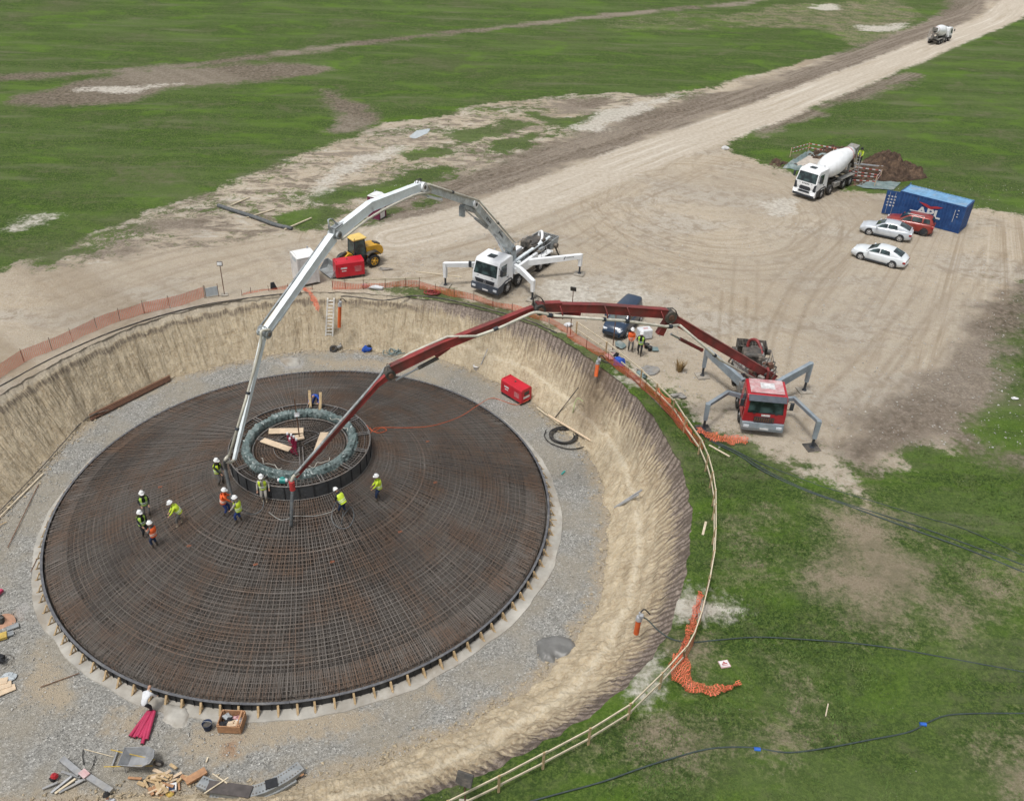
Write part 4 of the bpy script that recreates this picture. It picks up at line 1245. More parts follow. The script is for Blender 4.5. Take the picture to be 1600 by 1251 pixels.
def truck_cab(root, body, trim, style):
    """cab-over lorry cab; x forward, origin under the front axle"""
    cab = MB().mat(mm(body))
    if style == 'old':
        out = [(1.38, .95), (1.42, 1.60), (1.28, 2.62), (1.12, 2.80), (-.50, 2.86), (-.62, 2.75), (-.62, .95)]
    else:
        out = [(1.40, .95), (1.46, 1.30), (1.44, 1.72), (1.16, 2.72), (1.00, 2.93), (-.60, 3.00), (-.78, 2.88), (-.78, .95)]
    hw = 1.27 if style == 'old' else 1.20
    # tapered prism: roof a little narrower
    n = len(out); vs = []
    for s in (-1, 1):
        for x_, z_ in out:
            k = hw if z_ < 1.8 else hw - (z_ - 1.8) * .085
            vs.append((x_, s * k, z_))
    cab.add(vs, [tuple(range(n)), tuple(range(2 * n - 1, n - 1, -1))] + [((i + 1) % n, (i + 1) % n + n, i + n, i) for i in range(n)], False)
    o = cab.build('cab', None, root)
    bm = bmesh.new(); bm.from_mesh(o.data)
    bmesh.ops.recalc_face_normals(bm, faces=bm.faces)
    bmesh.ops.bevel(bm, geom=bm.edges[:], offset=.07, segments=2, affect='EDGES', profile=.5)
    bm.to_mesh(o.data); bm.free()
    def front(z):      # x of the front face at height z
        for (x0, z0), (x1, z1) in zip(out, out[1:]):
            if z0 <= z <= z1: return x0 + (x1 - x0) * (z - z0) / (z1 - z0)
        return out[0][0]
    zl, zh = (1.66, 2.55) if style == 'old' else (1.78, 2.66)
    ws = quad_panel('windscreen', 'dark_glass', [(front(zl) + .005, -1.06, zl), (front(zl) + .005, 1.06, zl), (front(zh) + .005, .98, zh), (front(zh) + .005, -.98, zh)], root, .015)
    for s in (-1, 1):
        w = quad_panel('wiper', 'dark_trim', [(front(zl) + .03, s * .2, zl + .02), (front(zl) + .03, s * .2 + .7, zl + .10), (front(zl) + .03, s * .2 + .7, zl + .13), (front(zl) + .03, s * .2, zl + .05)], ws, .006)
        yb = lambda z: s * (hw if z < 1.8 else hw - (z - 1.8) * .085)
        quad_panel('side_window', 'dark_glass', [(.95, yb(1.75) + s * .004, 1.75), (.25, yb(1.62) + s * .004, 1.62), (.12, yb(2.55) + s * .004, 2.55), (.86, yb(2.55) + s * .004, 2.55)], root, .012, (0, s, .08))
        d = quad_panel('door', body, [(1.05, s * (hw + .008), 1.0), (.0, s * (hw + .008), 1.0), (.0, s * (hw + .008), 1.56), (1.12, s * (hw + .008), 1.66)], root, .012, (0, s, 0))
        MB().mat(mm('dark_trim')).box((.14, s * (hw + .035), 1.5), (.16, .03, .04)).build('handle', None, d)
        # mirror
        m_ = MB().mat(mm('dark_trim')).bbox((1.35, s * 1.46, 2.28), (.14, .22, .52), .03).cyl((1.2, s * 1.12, 2.55), (1.36, s * 1.44, 2.50), .02).cyl((1.3, s * 1.18, 2.0), (1.36, s * 1.44, 2.06), .02)
        m_.build('mirror', None, root)
        MB().mat(mm('light_on' if style == 'plain' else 'light_clear')).bbox((1.50, s * .98, .72), (.10, .34, .20), .03).build('headlight', None, root)
        # step and wheel arch
        a = MB().mat(mm(trim))
        a.prism([(.72, .42), (.62, .85), (.36, 1.12), (-.36, 1.12), (-.62, .9), (-.66, .98), (-.42, 1.24), (.42, 1.24), (1.28, .98), (1.28, .42)], s * 1.0, s * 1.23)
        a.build('wheel_arch', None, root)
    if style != 'old':
        MB().mat(mm('dark_glass')).box((.35, -.05, 3.0), (.55, .62, .04)).build('roof_hatch', None, root)
        if style == 'star':
            g = MB().mat(mm('dark_trim'))
            g.prism([(-.92, 1.42), (.92, 1.42), (.80, 1.10), (-.80, 1.10)], 1.43, 1.485, 'x')
            for z_ in (1.18, 1.26, 1.34): g.box((1.485, 0, z_), (.02, 1.66, .022))
            go = g.build('grille', None, root)
            e = MB().mat(mm('steel_bright')); e.torus((1.505, 0, 1.27), .115, .014, 20, 5, (0, PI / 2, 0))
            for k in range(3):
                a = R(90 + 120 * k); e.cyl((1.505, 0, 1.27), (1.505, .11 * math.cos(a), 1.27 + .11 * math.sin(a)), .014, .006, 5)
            e.build('emblem', None, go)
        else:
            g = MB().mat(mm('dark_trim'))
            g.prism([(-.48, 1.36), (.48, 1.36), (.62, 1.20), (.52, .86), (-.52, .86), (-.62, 1.20)], 1.42, 1.49, 'x')
            go = g.build('grille', None, root)
            for s in (-1, 1):
                MB().mat(mm('dark_trim')).prism([(s * 1.18, 1.72), (s * .98, 1.62), (s * .86, 1.05), (s * 1.18, .92)], 1.40, 1.475, 'x').build('side_grille', None, root)
            e = MB().mat(mm('dark_trim'))
            for k in range(5): e.box((1.47, -.34 + .17 * k, 1.62), (.012, .11, .10))
            e.build('lettering', None, root)
        for s in (-1, 1):
            MB().mat(mm('lamp_grey')).bbox((.2 - .9, s * .55, 3.05), (.12, .12, .10), .03).build('roof_marker', None, root)
    else:
        g = MB().mat(mm('dark_trim')); g.box((1.435, 0, 1.22), (.04, 1.20, .34))
        go = g.build('grille', None, root)
        for k in range(9): MB().mat(mm('rust_metal')).box((1.465, -.53 + .1325 * k, 1.22), (.03, .07, .28)).build('slat', None, go)
        MB().mat(mm('plate_white')).box((1.435, .05, 1.52), (.02, .52, .13)).build('name_plate', None, root)
        # sun visor and faded roof
        MB().mat(mm('slate_trim')).prism([(1.46, 2.50), (1.50, 2.54), (1.24, 2.80), (1.16, 2.78)], -1.12, 1.12).build('sun_visor', None, root)
        MB().mat(mm('faded_red')).bbox((.25, 0, 2.855), (1.55, 2.02, .07), .03).build('roof_skin', None, root)
        MB().mat(mm('plate_white')).bbox((.25, .05, 2.90), (.62, .85, .06), .02).build('roof_hatch', None, root)
    b = MB().mat(mm('truck_white' if style == 'plain' else trim))
    b.prism([(1.30, .38), (1.50, .42), (1.54, .62), (1.50, .96), (1.30, .98)], -1.24, 1.24)
    if style == 'plain': b.mat(mm('dark_trim')).box((1.53, 0, .46), (.05, 2.3, .2)).box((1.535, 0, .84), (.03, 1.2, .2))
    bo = b.build('bumper', None, root)
    MB().mat(mm('plate_white')).box((1.55, .1, .62), (.02, .52, .12)).build('number_plate', None, bo)
    sm2 = MB().mat(mm('dark_trim'))
    for s in (-1, 1):
        sm2.box((.53, s * (hw + .022), .985), (1.08, .008, .02)).box((0, s * (hw + .022), 1.3), (.02, .008, .62))
        sm2.box((1.44, s * .66, 1.64), (.03, .18, .03))
    sm2.build('panel_gap', None, root)
    return front

def frame_rails(root, x0, x1, mat='machine_dark'):
    f = MB().mat(mm(mat))
    for s in (-1, 1): f.box(((x0 + x1) / 2, s * .42, .85), (x1 - x0, .10, .30))
    f2 = f
    for k in range(7):
        x = x0 + (x1 - x0) * (k + .5) / 7
        f.box((x, 0, .85), (.1, .84, .2))
    f.build('chassis', None, root)

def boom_section(root, name, a, b, sz0, sz1, mat, side, up=(0, 0, 1), mid=None, top=None):
    mb = MB().mat(mm(mat))
    pts = [a] + ([mid] if mid is not None else []) + [b]
    for i in range(len(pts) - 1):
        t0 = i / (len(pts) - 1); t1 = (i + 1) / (len(pts) - 1)
        s0 = [sz0[k] + (sz1[k] - sz0[k]) * t0 for k in (0, 1)]; s1 = [sz0[k] + (sz1[k] - sz0[k]) * t1 for k in (0, 1)]
        d = (pts[i + 1] - pts[i]).normalized() * .04
        mb.beam(pts[i] - (d if i else Vector()), pts[i + 1] + (d if i < len(pts) - 2 else Vector()), s0[0], s0[1], s1[0], s1[1], up)
        # flange strips give the box section its edges
        t = (pts[i + 1] - pts[i]).normalized(); u = Vector(up); u = (u - t * u.dot(t)).normalized()
        for sgn in (-1, 1):
            mb.beam(pts[i] + u * sgn * s0[1] / 2, pts[i + 1] + u * sgn * s1[1] / 2, s0[0] + .05, .03, s1[0] + .05, .03, up)
    return mb.build(name, None, root)

def side_pipe(parent, name, pts, mat='pipe_pale', r=.075, clamps=None):
    mb = MB().mat(mm(mat)); mb.tube(pts, r, 8)
    L = len(pts)
    o = mb.build(name, None, parent)
    if clamps:
        for a, b in clamps:
            MB().mat(mm('dark_trim')).cyl(a, b, r * 1.45, None, 10).build('clamp', None, o)
    return o

def ram(parent, a, b, mat, rod=.55):
    """hydraulic cylinder: barrel and chromed rod"""
    m_ = a.lerp(b, rod)
    o = MB().mat(mm(mat)).cyl(a, m_, .105, .105, 10).cyl(a - (b - a).normalized() * .1, a, .13, .105, 10).build('hydraulic_ram', None, parent)
    MB().mat(mm('steel_bright')).cyl(m_, b, .055, .055, 8).build('rod', None, o)

def outrigger(root, pts, foot, mat, w=.32, h=.42, leg='boom_white', pad='pad_dirty'):
    """arm through pts (world coordinates in the truck frame), leg and pad at foot"""
    mb = MB().mat(mm(mat))
    n = len(pts)
    for i in range(n - 1):
        k = 1 - .25 * i / (n - 1)
        d = (pts[i + 1] - pts[i]).normalized() * .05
        mb.beam(pts[i] - (d if i else Vector()), pts[i + 1] + d, w, h * k, w, h * (k - .25 / (n - 1)))
    o = mb.build('outrigger', None, root)
    tp = pts[-1]
    top = Vector((foot.x, foot.y, tp.z + h * .35)); mid = Vector((foot.x, foot.y, .75)); bot = Vector((foot.x, foot.y, .12))
    MB().mat(mm(mat)).beam(mid, top, .24, .24, .28, .28, (1, 0, 0)).build('leg', None, o)
    MB().mat(mm('dark_trim')).cyl(bot, mid, .08, .08, 10).cyl(bot - Vector((0, 0, .04)), bot + Vector((0, 0, .05)), .17, .12, 10).build('jack', None, o)
    MB().mat(mm(pad)).bbox((foot.x, foot.y, .05), (.85, .85, .09), .02, (0, 0, .3)).build('pad', None, o)
    return o

def to_local(root_loc, rz, v):
    c, s = math.cos(-rz), math.sin(-rz)
    d = v - Vector((root_loc[0], root_loc[1], 0))
    return Vector((c * d.x - s * d.y, s * d.x + c * d.y, d.z))

def pump_body(root, body, dirty):
    """deck, side panels, hopper and pump pack behind the cab"""
    frame_rails(root, -8.0, .9)
    for x in (-4.95, -6.2):
        for s in (-1, 1): wheel(root, x, s * .98, .52, .56)
    for x in (0, -1.62):
        for s in (-1, 1): wheel(root, x, s * 1.08, .52, .33)
    if not dirty:
        for s in (-1, 1):
            m_ = MB().mat(mm(body))
            m_.prism([(-1.0, 1.25), (-1.0, 1.72), (-4.4, 1.86), (-4.4, 1.2), (-3.9, 1.0), (-2.2, 1.0)], s * .98, s * 1.22)
            m_.build('side_panel', None, root)
            g = MB().mat(mm('machine_dark')).box((-3.1, s * 1.05, .72), (2.1, .22, .45)).mat(mm('pad_dirty'))
            for z_ in (.5, .95): g.box((-3.1, s * 1.18, z_), (2.3, .04, .06))
            g.build('side_guard', None, root)
    else:
        for s in (-1, 1):
            MB().mat(mm('machine_grey')).box((-2.6, s * 1.0, 1.25), (2.8, .42, .75)).build('side_panel', None, root)
            MB().mat(mm('machine_grey')).box((-5.4, s * .98, 1.32), (2.6, .46, .05)).build('walkway', None, root)
    d = MB().mat(mm('machine_grey' if dirty else 'boom_white'))
    d.box((-3.0, 0, 1.12), (3.6, 1.7, .18)); d.build('deck', None, root)
    for s in (-1, 1):
        MB().mat(mm('machine_grey' if dirty else body)).prism([(-4.35, .98), (-4.35, 1.2), (-6.8, 1.2), (-6.8, .98), (-6.5, 1.14), (-4.6, 1.14)], s * .72, s * 1.26).build('mudguard', None, root)
    # long pipes and tanks along the deck
    pm = MB().mat(mm('boom_white' if not dirty else 'machine_grey'))
    pm.cyl((-2.2, .45, 1.75), (-7.3, .55, 2.05), .13, .12, 10); pm.build('delivery_pipe', None, root)
    MB().mat(mm('machine_dark')).cyl((-3.4, -.25, 1.5), (-6.4, -.25, 1.62), .16, .16, 10).build('delivery_cylinder', None, root)
    MB().mat(mm('machine_dark')).cyl((-3.4, .1, 1.5), (-6.4, .1, 1.62), .16, .16, 10).build('delivery_cylinder', None, root)
    p = MB().mat(mm('machine_dark')).bbox((-5.6, -.2, 1.95), (1.5, 1.2, .55), .08).bbox((-5.1, .35, 1.85), (.7, .5, .5), .05).cyl((-5.0, -.7, 2.2), (-5.0, .1, 2.25), .2, .2, 12)
    p.bbox((-6.3, .2, 2.1), (.5, .9, .3), .05, (0, .2, 0))
    p.build('pump_pack', None, root)
    t = MB().mat(mm('machine_grey' if dirty else 'truck_white')).bbox((-4.2, -.7, 1.6), (.9, .5, .6), .08)
    t.build('water_tank', None, root)
    random.seed(5 + dirty)
    fx = MB().mat(mm('machine_grey' if dirty else 'boom_grey'))
    for k in range(16):
        fx.bbox((random.uniform(-6.8, -2.0), random.uniform(-.8, .8), random.uniform(1.3, 1.75)), (random.uniform(.1, .5), random.uniform(.1, .4), random.uniform(.15, .4)), .02)
    fx.build('deck_fittings', None, root)
    hb = MB().mat(mm('machine_dark'))
    for k in range(8):
        x = random.uniform(-6.5, -2.2); y_ = random.uniform(-.7, .7)
        hb.tube(smooth_path([(x, y_, 1.4), (x + random.uniform(-.6, .6), y_ + random.uniform(-.3, .3), 1.95), (x + random.uniform(-1, 1), y_ + random.uniform(-.4, .4), 1.5)], 5), .03, 5)
    hb.build('hydraulic_hoses', None, root)
    gr = MB().mat(mm('rail_steel' if dirty else 'lamp_grey'))
    for s in (-1, 1):
        for k in range(5): gr.cyl((-3.6 - k * .75, s * 1.15, 1.2), (-3.6 - k * .75, s * 1.15, 2.0), .022, None, 5)
        gr.cyl((-3.6, s * 1.15, 2.0), (-6.6, s * 1.15, 2.0), .022, None, 5)
    gr.build('handrail', None, root)
    tk = MB().mat(mm('machine_dark')); tk.cyl((-2.9, -.75, 1.55), (-3.9, -.75, 1.55), .24, .24, 14); tk.build('oil_tank', None, root)
    cv = MB().mat(mm('boom_red' if dirty else 'truck_white')); cv.tube(smooth_path([(-6.9, -.35, 1.5), (-7.1, -.3, 2.3), (-6.8, .1, 2.55), (-6.3, .4, 2.2), (-5.6, .5, 1.9)], 6), .11, 8); cv.build('swan_neck_pipe', None, root)
    # hopper: open box with a grid, and agitator drum
    h = MB().mat(mm('machine_dark' if dirty else 'boom_grey'))
    hx = -7.55
    for s in (-1, 1): h.prism([(hx + .62, 1.95), (hx - .62, 1.95), (hx - .35, 1.1), (hx + .35, 1.1)], s * .92, s * .98)
    h.add([(hx + .62, -.95, 1.95), (hx + .62, .95, 1.95), (hx + .3, .95, 1.1), (hx + .3, -.95, 1.1)], [(0, 1, 2, 3)])
    h.add([(hx - .62, -.95, 1.95), (hx - .62, .95, 1.95), (hx - .3, .95, 1.1), (hx - .3, -.95, 1.1)], [(3, 2, 1, 0)])
    h.box((hx, 0, 1.12), (.7, 1.9, .08))
    ho = h.build('hopper', None, root)
    g = MB().mat(mm('machine_dark'))
    for k in range(9): g.box((hx, -.84 + .21 * k, 1.93), (1.2, .025, .03))
    for k in range(3): g.box((hx - .4 + .4 * k, 0, 1.90), (.03, 1.8, .03))
    g.build('grid', None, ho)
    MB().mat(mm('concrete_splash')).box((hx, 0, 1.45), (.8, 1.78, .06)).build('fresh_concrete', None, ho)
    MB().mat(mm('machine_dark')).cyl((hx + .1, 1.0, 1.4), (hx + .1, 1.28, 1.4), .2, .2, 10).cyl((hx + .1, -1.0, 1.4), (hx + .1, -1.28, 1.4), .2, .2, 10).build('agitator_motor', None, ho)
    MB().mat(mm('machine_dark')).cyl((hx - .2, .9, 1.1), (hx - .5, 1.25, .1), .07, .07, 7).build('rear_jack', None, root)
    MB().mat(mm('machine_dark')).cyl((hx - .2, -.9, 1.1), (hx - .5, -1.25, .1), .07, .07, 7).build('rear_jack', None, root)

# ------------------------------------------------------------------ white boom pump
W1 = P(793.5, 458.5); W4 = P(856.5, 416)
hd = (W1 - W4); hd.normalize(); rz = math.atan2(hd.y, hd.x)
left = Vector((-hd.y, hd.x, 0))
org = W1 - left * 1.22
wp = thing('concrete_pump_truck', 'white four axle concrete pump truck with its long white folding boom stretched over the pit', 'pump truck', tuple(org), rz, 'concrete pump trucks')
truck_cab(wp, 'truck_white', 'slate_trim', 'star')
pump_body(wp, 'truck_white', False)
L = lambda v: to_local(org, rz, v)
root_l = Vector((-2.1, 0, 2.75))
c_, s_2 = math.cos(rz), math.sin(rz)
rootw = org + Vector((c_ * root_l.x, s_2 * root_l.x, root_l.z))
tipw = P(362, 722, 2.4)
def OP(px_, py_, a=rootw, b=tipw): return on_plane(px_, py_, a, b)
# turret
tm = MB().mat(mm('truck_white')).cyl((-2.1, 0, 1.2), (-2.1, 0, 1.75), .62, .5, 18)
tm.mat(mm('boom_grey')).prism([(-1.75, 1.7), (-2.55, 1.7), (-2.3, 3.0), (-1.9, 3.0)], -.36, -.24).prism([(-1.75, 1.7), (-2.55, 1.7), (-2.3, 3.0), (-1.9, 3.0)], .24, .36)
tm.mat(mm('machine_dark')).cyl((-2.1, -.42, 2.8), (-2.1, .42, 2.8), .16, .16, 12)
tm.build('turret', None, wp)
_pd = (tipw - rootw); _pd.z = 0; _pd.normalize(); _pl = Vector((-_pd.y, _pd.x, 0))
def OPL(px_, py_, lat=.34): return to_local(org, rz, on_plane(px_, py_, rootw + _pl * lat, tipw + _pl * lat))
J = [OP(797, 390), OP(738, 318), OP(657, 291), OP(523, 366), OP(413, 520), OP(366, 718)]
J[0] = rootw.copy()
side = (tipw - rootw); side.z = 0; side.normalize(); side = Vector((-side.y, side.x, 0))   # left of the boom direction
if side.x > 0 or True:
    pass
Jl = [L(v) for v in J]; sl = to_local((0, 0), rz, side) ; sl.z = 0
off = [0, -.14, .14, -.1, .12]
S1 = boom_section(wp, 'boom_section', Jl[0], Jl[1], (.46, .62), (.40, .52), 'boom_light_grey', sl)
S2 = boom_section(wp, 'boom_section', Jl[1], Jl[2], (.38, .46), (.32, .36), 'boom_light_grey', sl)
S3 = boom_section(wp, 'boom_section', Jl[2], Jl[3], (.34, .48), (.34, .62), 'boom_white', sl, mid=L(OP(578, 322)))
S4 = boom_section(wp, 'boom_section', Jl[3] + (Jl[4] - Jl[3]).normalized() * .2, Jl[4], (.32, .52), (.26, .34), 'boom_white', sl)
S5 = boom_section(wp, 'boom_section', Jl[4], Jl[5], (.16, .26), (.10, .14), 'boom_white', sl)
for k in range(1, 5):
    d = Jl[k]
    MB().mat(mm('truck_white' if k < 3 else 'boom_grey')).cyl(d - sl * .34, d + sl * .34, .30 if k < 3 else .22, None, 16).mat(mm('machine_dark')).cyl(d - sl * .38, d + sl * .38, .12, None, 10).build('joint', None, wp)
rnd = random.Random(3)
def hose_loop(parent, c, r, name='hoses', n=3, mat='machine_dark', rr=.025):
    for k in range(n):
        pts = []
        for i in range(12):
            a = -.6 + i * .42 + rnd.uniform(-.1, .1)
            pts.append(c + Vector((0, 0, 1)) * (r * math.sin(a)) + (Jdir * (r * math.cos(a))) + sl * (rnd.uniform(-.15, .15)))
        MB().mat(mm(mat)).tube(pts, rr, 5).build('hose', None, parent)
Jdir = (Jl[1] - Jl[0]).normalized()
hose_loop(S2, Jl[1] + Vector((0, 0, -.1)), .5, mat='machine_dark'); hose_loop(S3, Jl[2], .45, mat='machine_dark')
hose_loop(S4, Jl[3] + Vector((0, 0, .3)), .55, mat='boom_grey'); hose_loop(S5, Jl[4], .4, mat='boom_grey', n=2)
up = Vector((0, 0, 1))
def rel(i, t, lat=0, h=0):
    d = (Jl[i + 1] - Jl[i]); u = up - d.normalized() * up.dot(d.normalized()); u.normalize()
    return Jl[i] + d * t + sl * lat + u * h
ram(S1, rel(0, .04, 0, -.75), rel(0, .42, 0, -.35), 'truck_white')
ram(S2, rel(0, .62, 0, -.42), rel(1, .10, 0, -.6), 'boom_grey')
ram(S2, rel(1, .62, .0, -.42), rel(1, 1.02, 0, -.5), 'truck_white')
ram(S4, L(OP(562, 333)), L(OP(532, 350)), 'truck_white')
ram(S5, rel(3, .72, 0, -.3), L(OP(424, 512)) + Vector((0, 0, -.2)), 'boom_white')
MB().mat(mm('boom_grey')).beam(L(OP(740, 330)), L(OP(722, 322)), .4, .25).beam(L(OP(722, 322)), L(OP(722, 338)), .4, .2).build('linkage', None, S2)
MB().mat(mm('boom_grey')).beam(L(OP(532, 350)), L(OP(520, 358)), .36, .16).beam(L(OP(520, 358)), L(OP(518, 372)), .4, .16).build('linkage', None, S4)
sd = .34
side_pipe(S1, 'pipe', [rel(0, .05, sd, .42), rel(0, .5, sd, .40), rel(0, .97, sd, .36)], clamps=[(rel(0, .5, sd, .40), rel(0, .52, sd, .40))])
side_pipe(S2, 'pipe', [rel(0, .97, sd, .36), rel(1, .04, sd, .30), rel(1, .5, sd, .26), rel(1, .97, sd, .24)], clamps=[(rel(1, .5, sd, .26), rel(1, .53, sd, .26))])
side_pipe(S3, 'pipe', smooth_path([rel(1, .97, sd, .24), OPL(672, 300), OPL(645, 306), OPL(585, 336), OPL(534, 374)], 5), 'pipe_pale')
side_pipe(S4, 'pipe', [rel(3, .05, -sd, .1), rel(3, .98, -sd, .15)], 'boom_grey', .06)
pp = smooth_path([rel(3, .97, sd * .8, .1), OPL(409, 517, .2), OPL(408, 527, .18), OPL(407, 540, .16)], 6) + [OPL(384, 625, .16), OPL(358, 712, .12)]
side_pipe(S5, 'pipe', pp, 'pipe_pale', .075, clamps=[(OPL(388, 612, .16), OPL(387, 616, .16)), (OPL(371, 668, .14), OPL(370, 672, .14))])
# lettering plates on the first section, as dark decals
for t_, w_ in ((.62, .9), (.3, .8)):
    d = (Jl[1] - Jl[0]).normalized()
    mb = MB().mat(mm('dark_trim'))
    for q in range(7):
        mb.beam(rel(0, t_, .245, .09) + d * (q * .14), rel(0, t_, .245, -.10) + d * (q * .14 + (.05 if q % 2 else -.02)), .05, .012, up=tuple(sl))
    mb.build('lettering', None, S1)
# elbow and end hose
e0 = L(OP(366, 718)); e1 = L(OP(357, 716)); 
tip = L(OP(356, 722)); 
hp = smooth_path([L(OP(357, 712)), L(OP(352, 718)) , L(P(352, 728, 1.75)), L(P(354, 742, 1.2)), L(PC(361, 772, .5)), L(PC(368, 796, .08))], 6)
MB().mat(mm('hose_grey')).tube(hp[6:], .10, 8).build('end_hose', None, wp)
MB().mat(mm('pipe_pale')).tube(hp[:9], .085, 8).build('elbow', None, wp)
side_pipe(S5, 'elbow', smooth_path([Jl[5], L(OP(360, 722)) , L(OP(354, 721))], 5), 'pipe_pale', .09)
# outriggers
def WPt(px_, py_, z_): return L(P(px_, py_, z_))
f1 = WPt(696, 446.5, 0); f2 = WPt(905, 428.5, 0); f3 = WPt(831.5, 469, 0)
o1 = outrigger(wp, [Vector((-1.25, -.7, 1.5)), (Vector((-1.25, -.7, 1.55)).lerp(Vector((f1.x, f1.y, 1.85)), .5)) + Vector((.25, 0, .06)), Vector((f1.x, f1.y, 1.85))], f1, 'truck_white')
o2 = outrigger(wp, [Vector((-2.9, 1.0, 1.5)), Vector((f2.x, f2.y, 1.62))], f2, 'truck_white', h=.5)
o3 = outrigger(wp, [Vector((-1.35, .9, 1.7)), Vector((-1.25, 1.6, 1.6)), Vector((-.9, 2.2, 1.58)), Vector((f3.x, f3.y, 1.55))], f3, 'truck_white', h=.48)
d = (f2 - Vector((-2.9, 1.0, 0))); d.z = 0; d.normalize(); nrm = Vector((-d.y, d.x, 0))
for q in range(6):
    pass
mb = MB().mat(mm('slate_trim'))
b0 = Vector((-2.9, 1.0, 1.60)).lerp(Vector((f2.x, f2.y, 1.66)), .68)
for sgn in (-1, 1):
    mb.beam(b0 + nrm * sgn * .168 + Vector((0, 0, -.12)) , b0 + d * .12 + nrm * sgn * .168 + Vector((0, 0, .12)), .008, .07, up=tuple(d))
    for q in range(6): mb.box(b0 + d * (.25 + q * .11) + nrm * sgn * .168 + Vector((0, 0, .04)), (.012, .07, .07), (0, 0, math.atan2(d.y, d.x) + PI / 2))
mb.build('lettering', None, o2)

# ------------------------------------------------------------------ red boom pump
BL = P(1157, 679); BR = P(1218.5, 685)
v = BR - BL; v.z = 0; v.normalize()
hd = Vector((v.y, -v.x, 0)); 
rz2 = math.atan2(hd.y, hd.x)
org2 = (BL + BR) * .5 - hd * 1.5 + Vector((0, 0, 0))
rp = thing('concrete_pump_truck', 'red concrete pump truck with grey outriggers and a dark red boom over the pit', 'pump truck', tuple(org2), rz2, 'concrete pump trucks')
truck_cab(rp, 'cab_red', 'outrigger_grey', 'old')
_before = set(COL.objects)
pump_body(rp, 'machine_grey', True)
for o_ in set(COL.objects) - _before:            # shorter rear than the white truck
    if o_.name.startswith('wheel') or o_.name.startswith('rim'):
        if o_.parent == rp and o_.location.x < -1: o_.location.x = -1 + (o_.location.x + 1) * .86
        continue
    for v_ in o_.data.vertices:
        if v_.co.x < -1: v_.co.x = -1 + (v_.co.x + 1) * .86
fx = MB().mat(mm('machine_dark'))
rq = random.Random(21)
for k in range(26):
    c_q = (rq.uniform(-3.6, -1.0), rq.uniform(-.75, .75), rq.uniform(1.6, 2.5))
    if k % 3: fx.mat(mm(('machine_dark', 'rust_metal', 'machine_grey')[k % 3])).bbox(c_q, (rq.uniform(.12, .4), rq.uniform(.1, .35), rq.uniform(.15, .5)), .02, (rq.uniform(-.3, .3), 0, rq.uniform(0, 2)))
    else: fx.mat(mm('machine_dark')).tube(smooth_path([c_q, (c_q[0] - .3, c_q[1] + .3, c_q[2] + .5), (c_q[0] - .7, c_q[1] - .1, c_q[2] + .1)], 5), .035, 5)
fx.build('turret_fittings', None, rp)
L2 = lambda v: to_local(org2, rz2, v)
root2 = org2 + hd * -1.75 + Vector((0, 0, 2.55))
tip2 = P(458, 748, 2.2)
_pd2 = (tip2 - root2); _pd2.z = 0; _pd2.normalize(); _pl2 = Vector((-_pd2.y, _pd2.x, 0))
def OR(px_, py_, lat=0.0): return L2(on_plane(px_, py_, root2 + _pl2 * lat, tip2 + _pl2 * lat))
sl = to_local((0, 0), rz2, Vector((-(tip2 - root2).normalized().y, (tip2 - root2).normalized().x, 0))); sl.z = 0; sl.normalize()
tm = MB().mat(mm('machine_grey')).cyl((-1.75, 0, 1.1), (-1.75, 0, 1.6), .6, .5, 16)
tm.mat(mm('boom_red')).prism([(-1.3, 1.5), (-2.3, 1.5), (-2.0, 2.9), (-1.55, 2.9)], -.38, -.24).prism([(-1.3, 1.5), (-2.3, 1.5), (-2.0, 2.9), (-1.55, 2.9)], .24, .38)
tm.mat(mm('machine_dark')).cyl((-1.75, -.45, 2.55), (-1.75, .45, 2.55), .17, .17, 12)
tm.build('turret', None, rp)
A0, A1 = OR(1209, 590), OR(1050, 497)
B0, B1 = OR(1040, 489), OR(850, 479)
C0, C1 = OR(833, 483), OR(612, 577)
D0, Dm, D1 = OR(605, 588), OR(590, 600), OR(462, 745)
R1 = boom_section(rp, 'boom_section', A0, A1, (.36, .46), (.36, .50), 'boom_red', sl)
R2 = boom_section(rp, 'boom_section', B0, B1, (.34, .50), (.30, .42), 'boom_red', sl, mid=OR(935, 481))
R3 = boom_section(rp, 'boom_section', C0, C1, (.26, .36), (.28, .52), 'boom_red', sl, mid=OR(690, 540))
R4 = boom_section(rp, 'boom_section', D0, D1, (.20, .30), (.09, .14), 'boom_red', sl, mid=Dm)
Jdir = (A1 - A0).normalized()
for c, r in ((A1.lerp(B0, .5), .36), (B1.lerp(C0, .5), .30), (C1.lerp(D0, .5), .26)):
    MB().mat(mm('machine_dark')).cyl(c - sl * .3, c + sl * .3, r, None, 14).mat(mm('rust_metal')).cyl(c - sl * .36, c + sl * .36, r * .5, None, 10).build('joint', None, rp)
hose_loop(R2, A1 + Vector((0, 0, .1)), .5); hose_loop(R3, B1.lerp(C0, .5) + Vector((0, 0, .25)), .42); hose_loop(R4, C1, .3, n=1)
def pr(a, b, t, lat=0, h=0):
    d = (b - a).normalized(); u = up - d * up.dot(d); u.normalize(); return a.lerp(b, t) + sl * lat + u * h
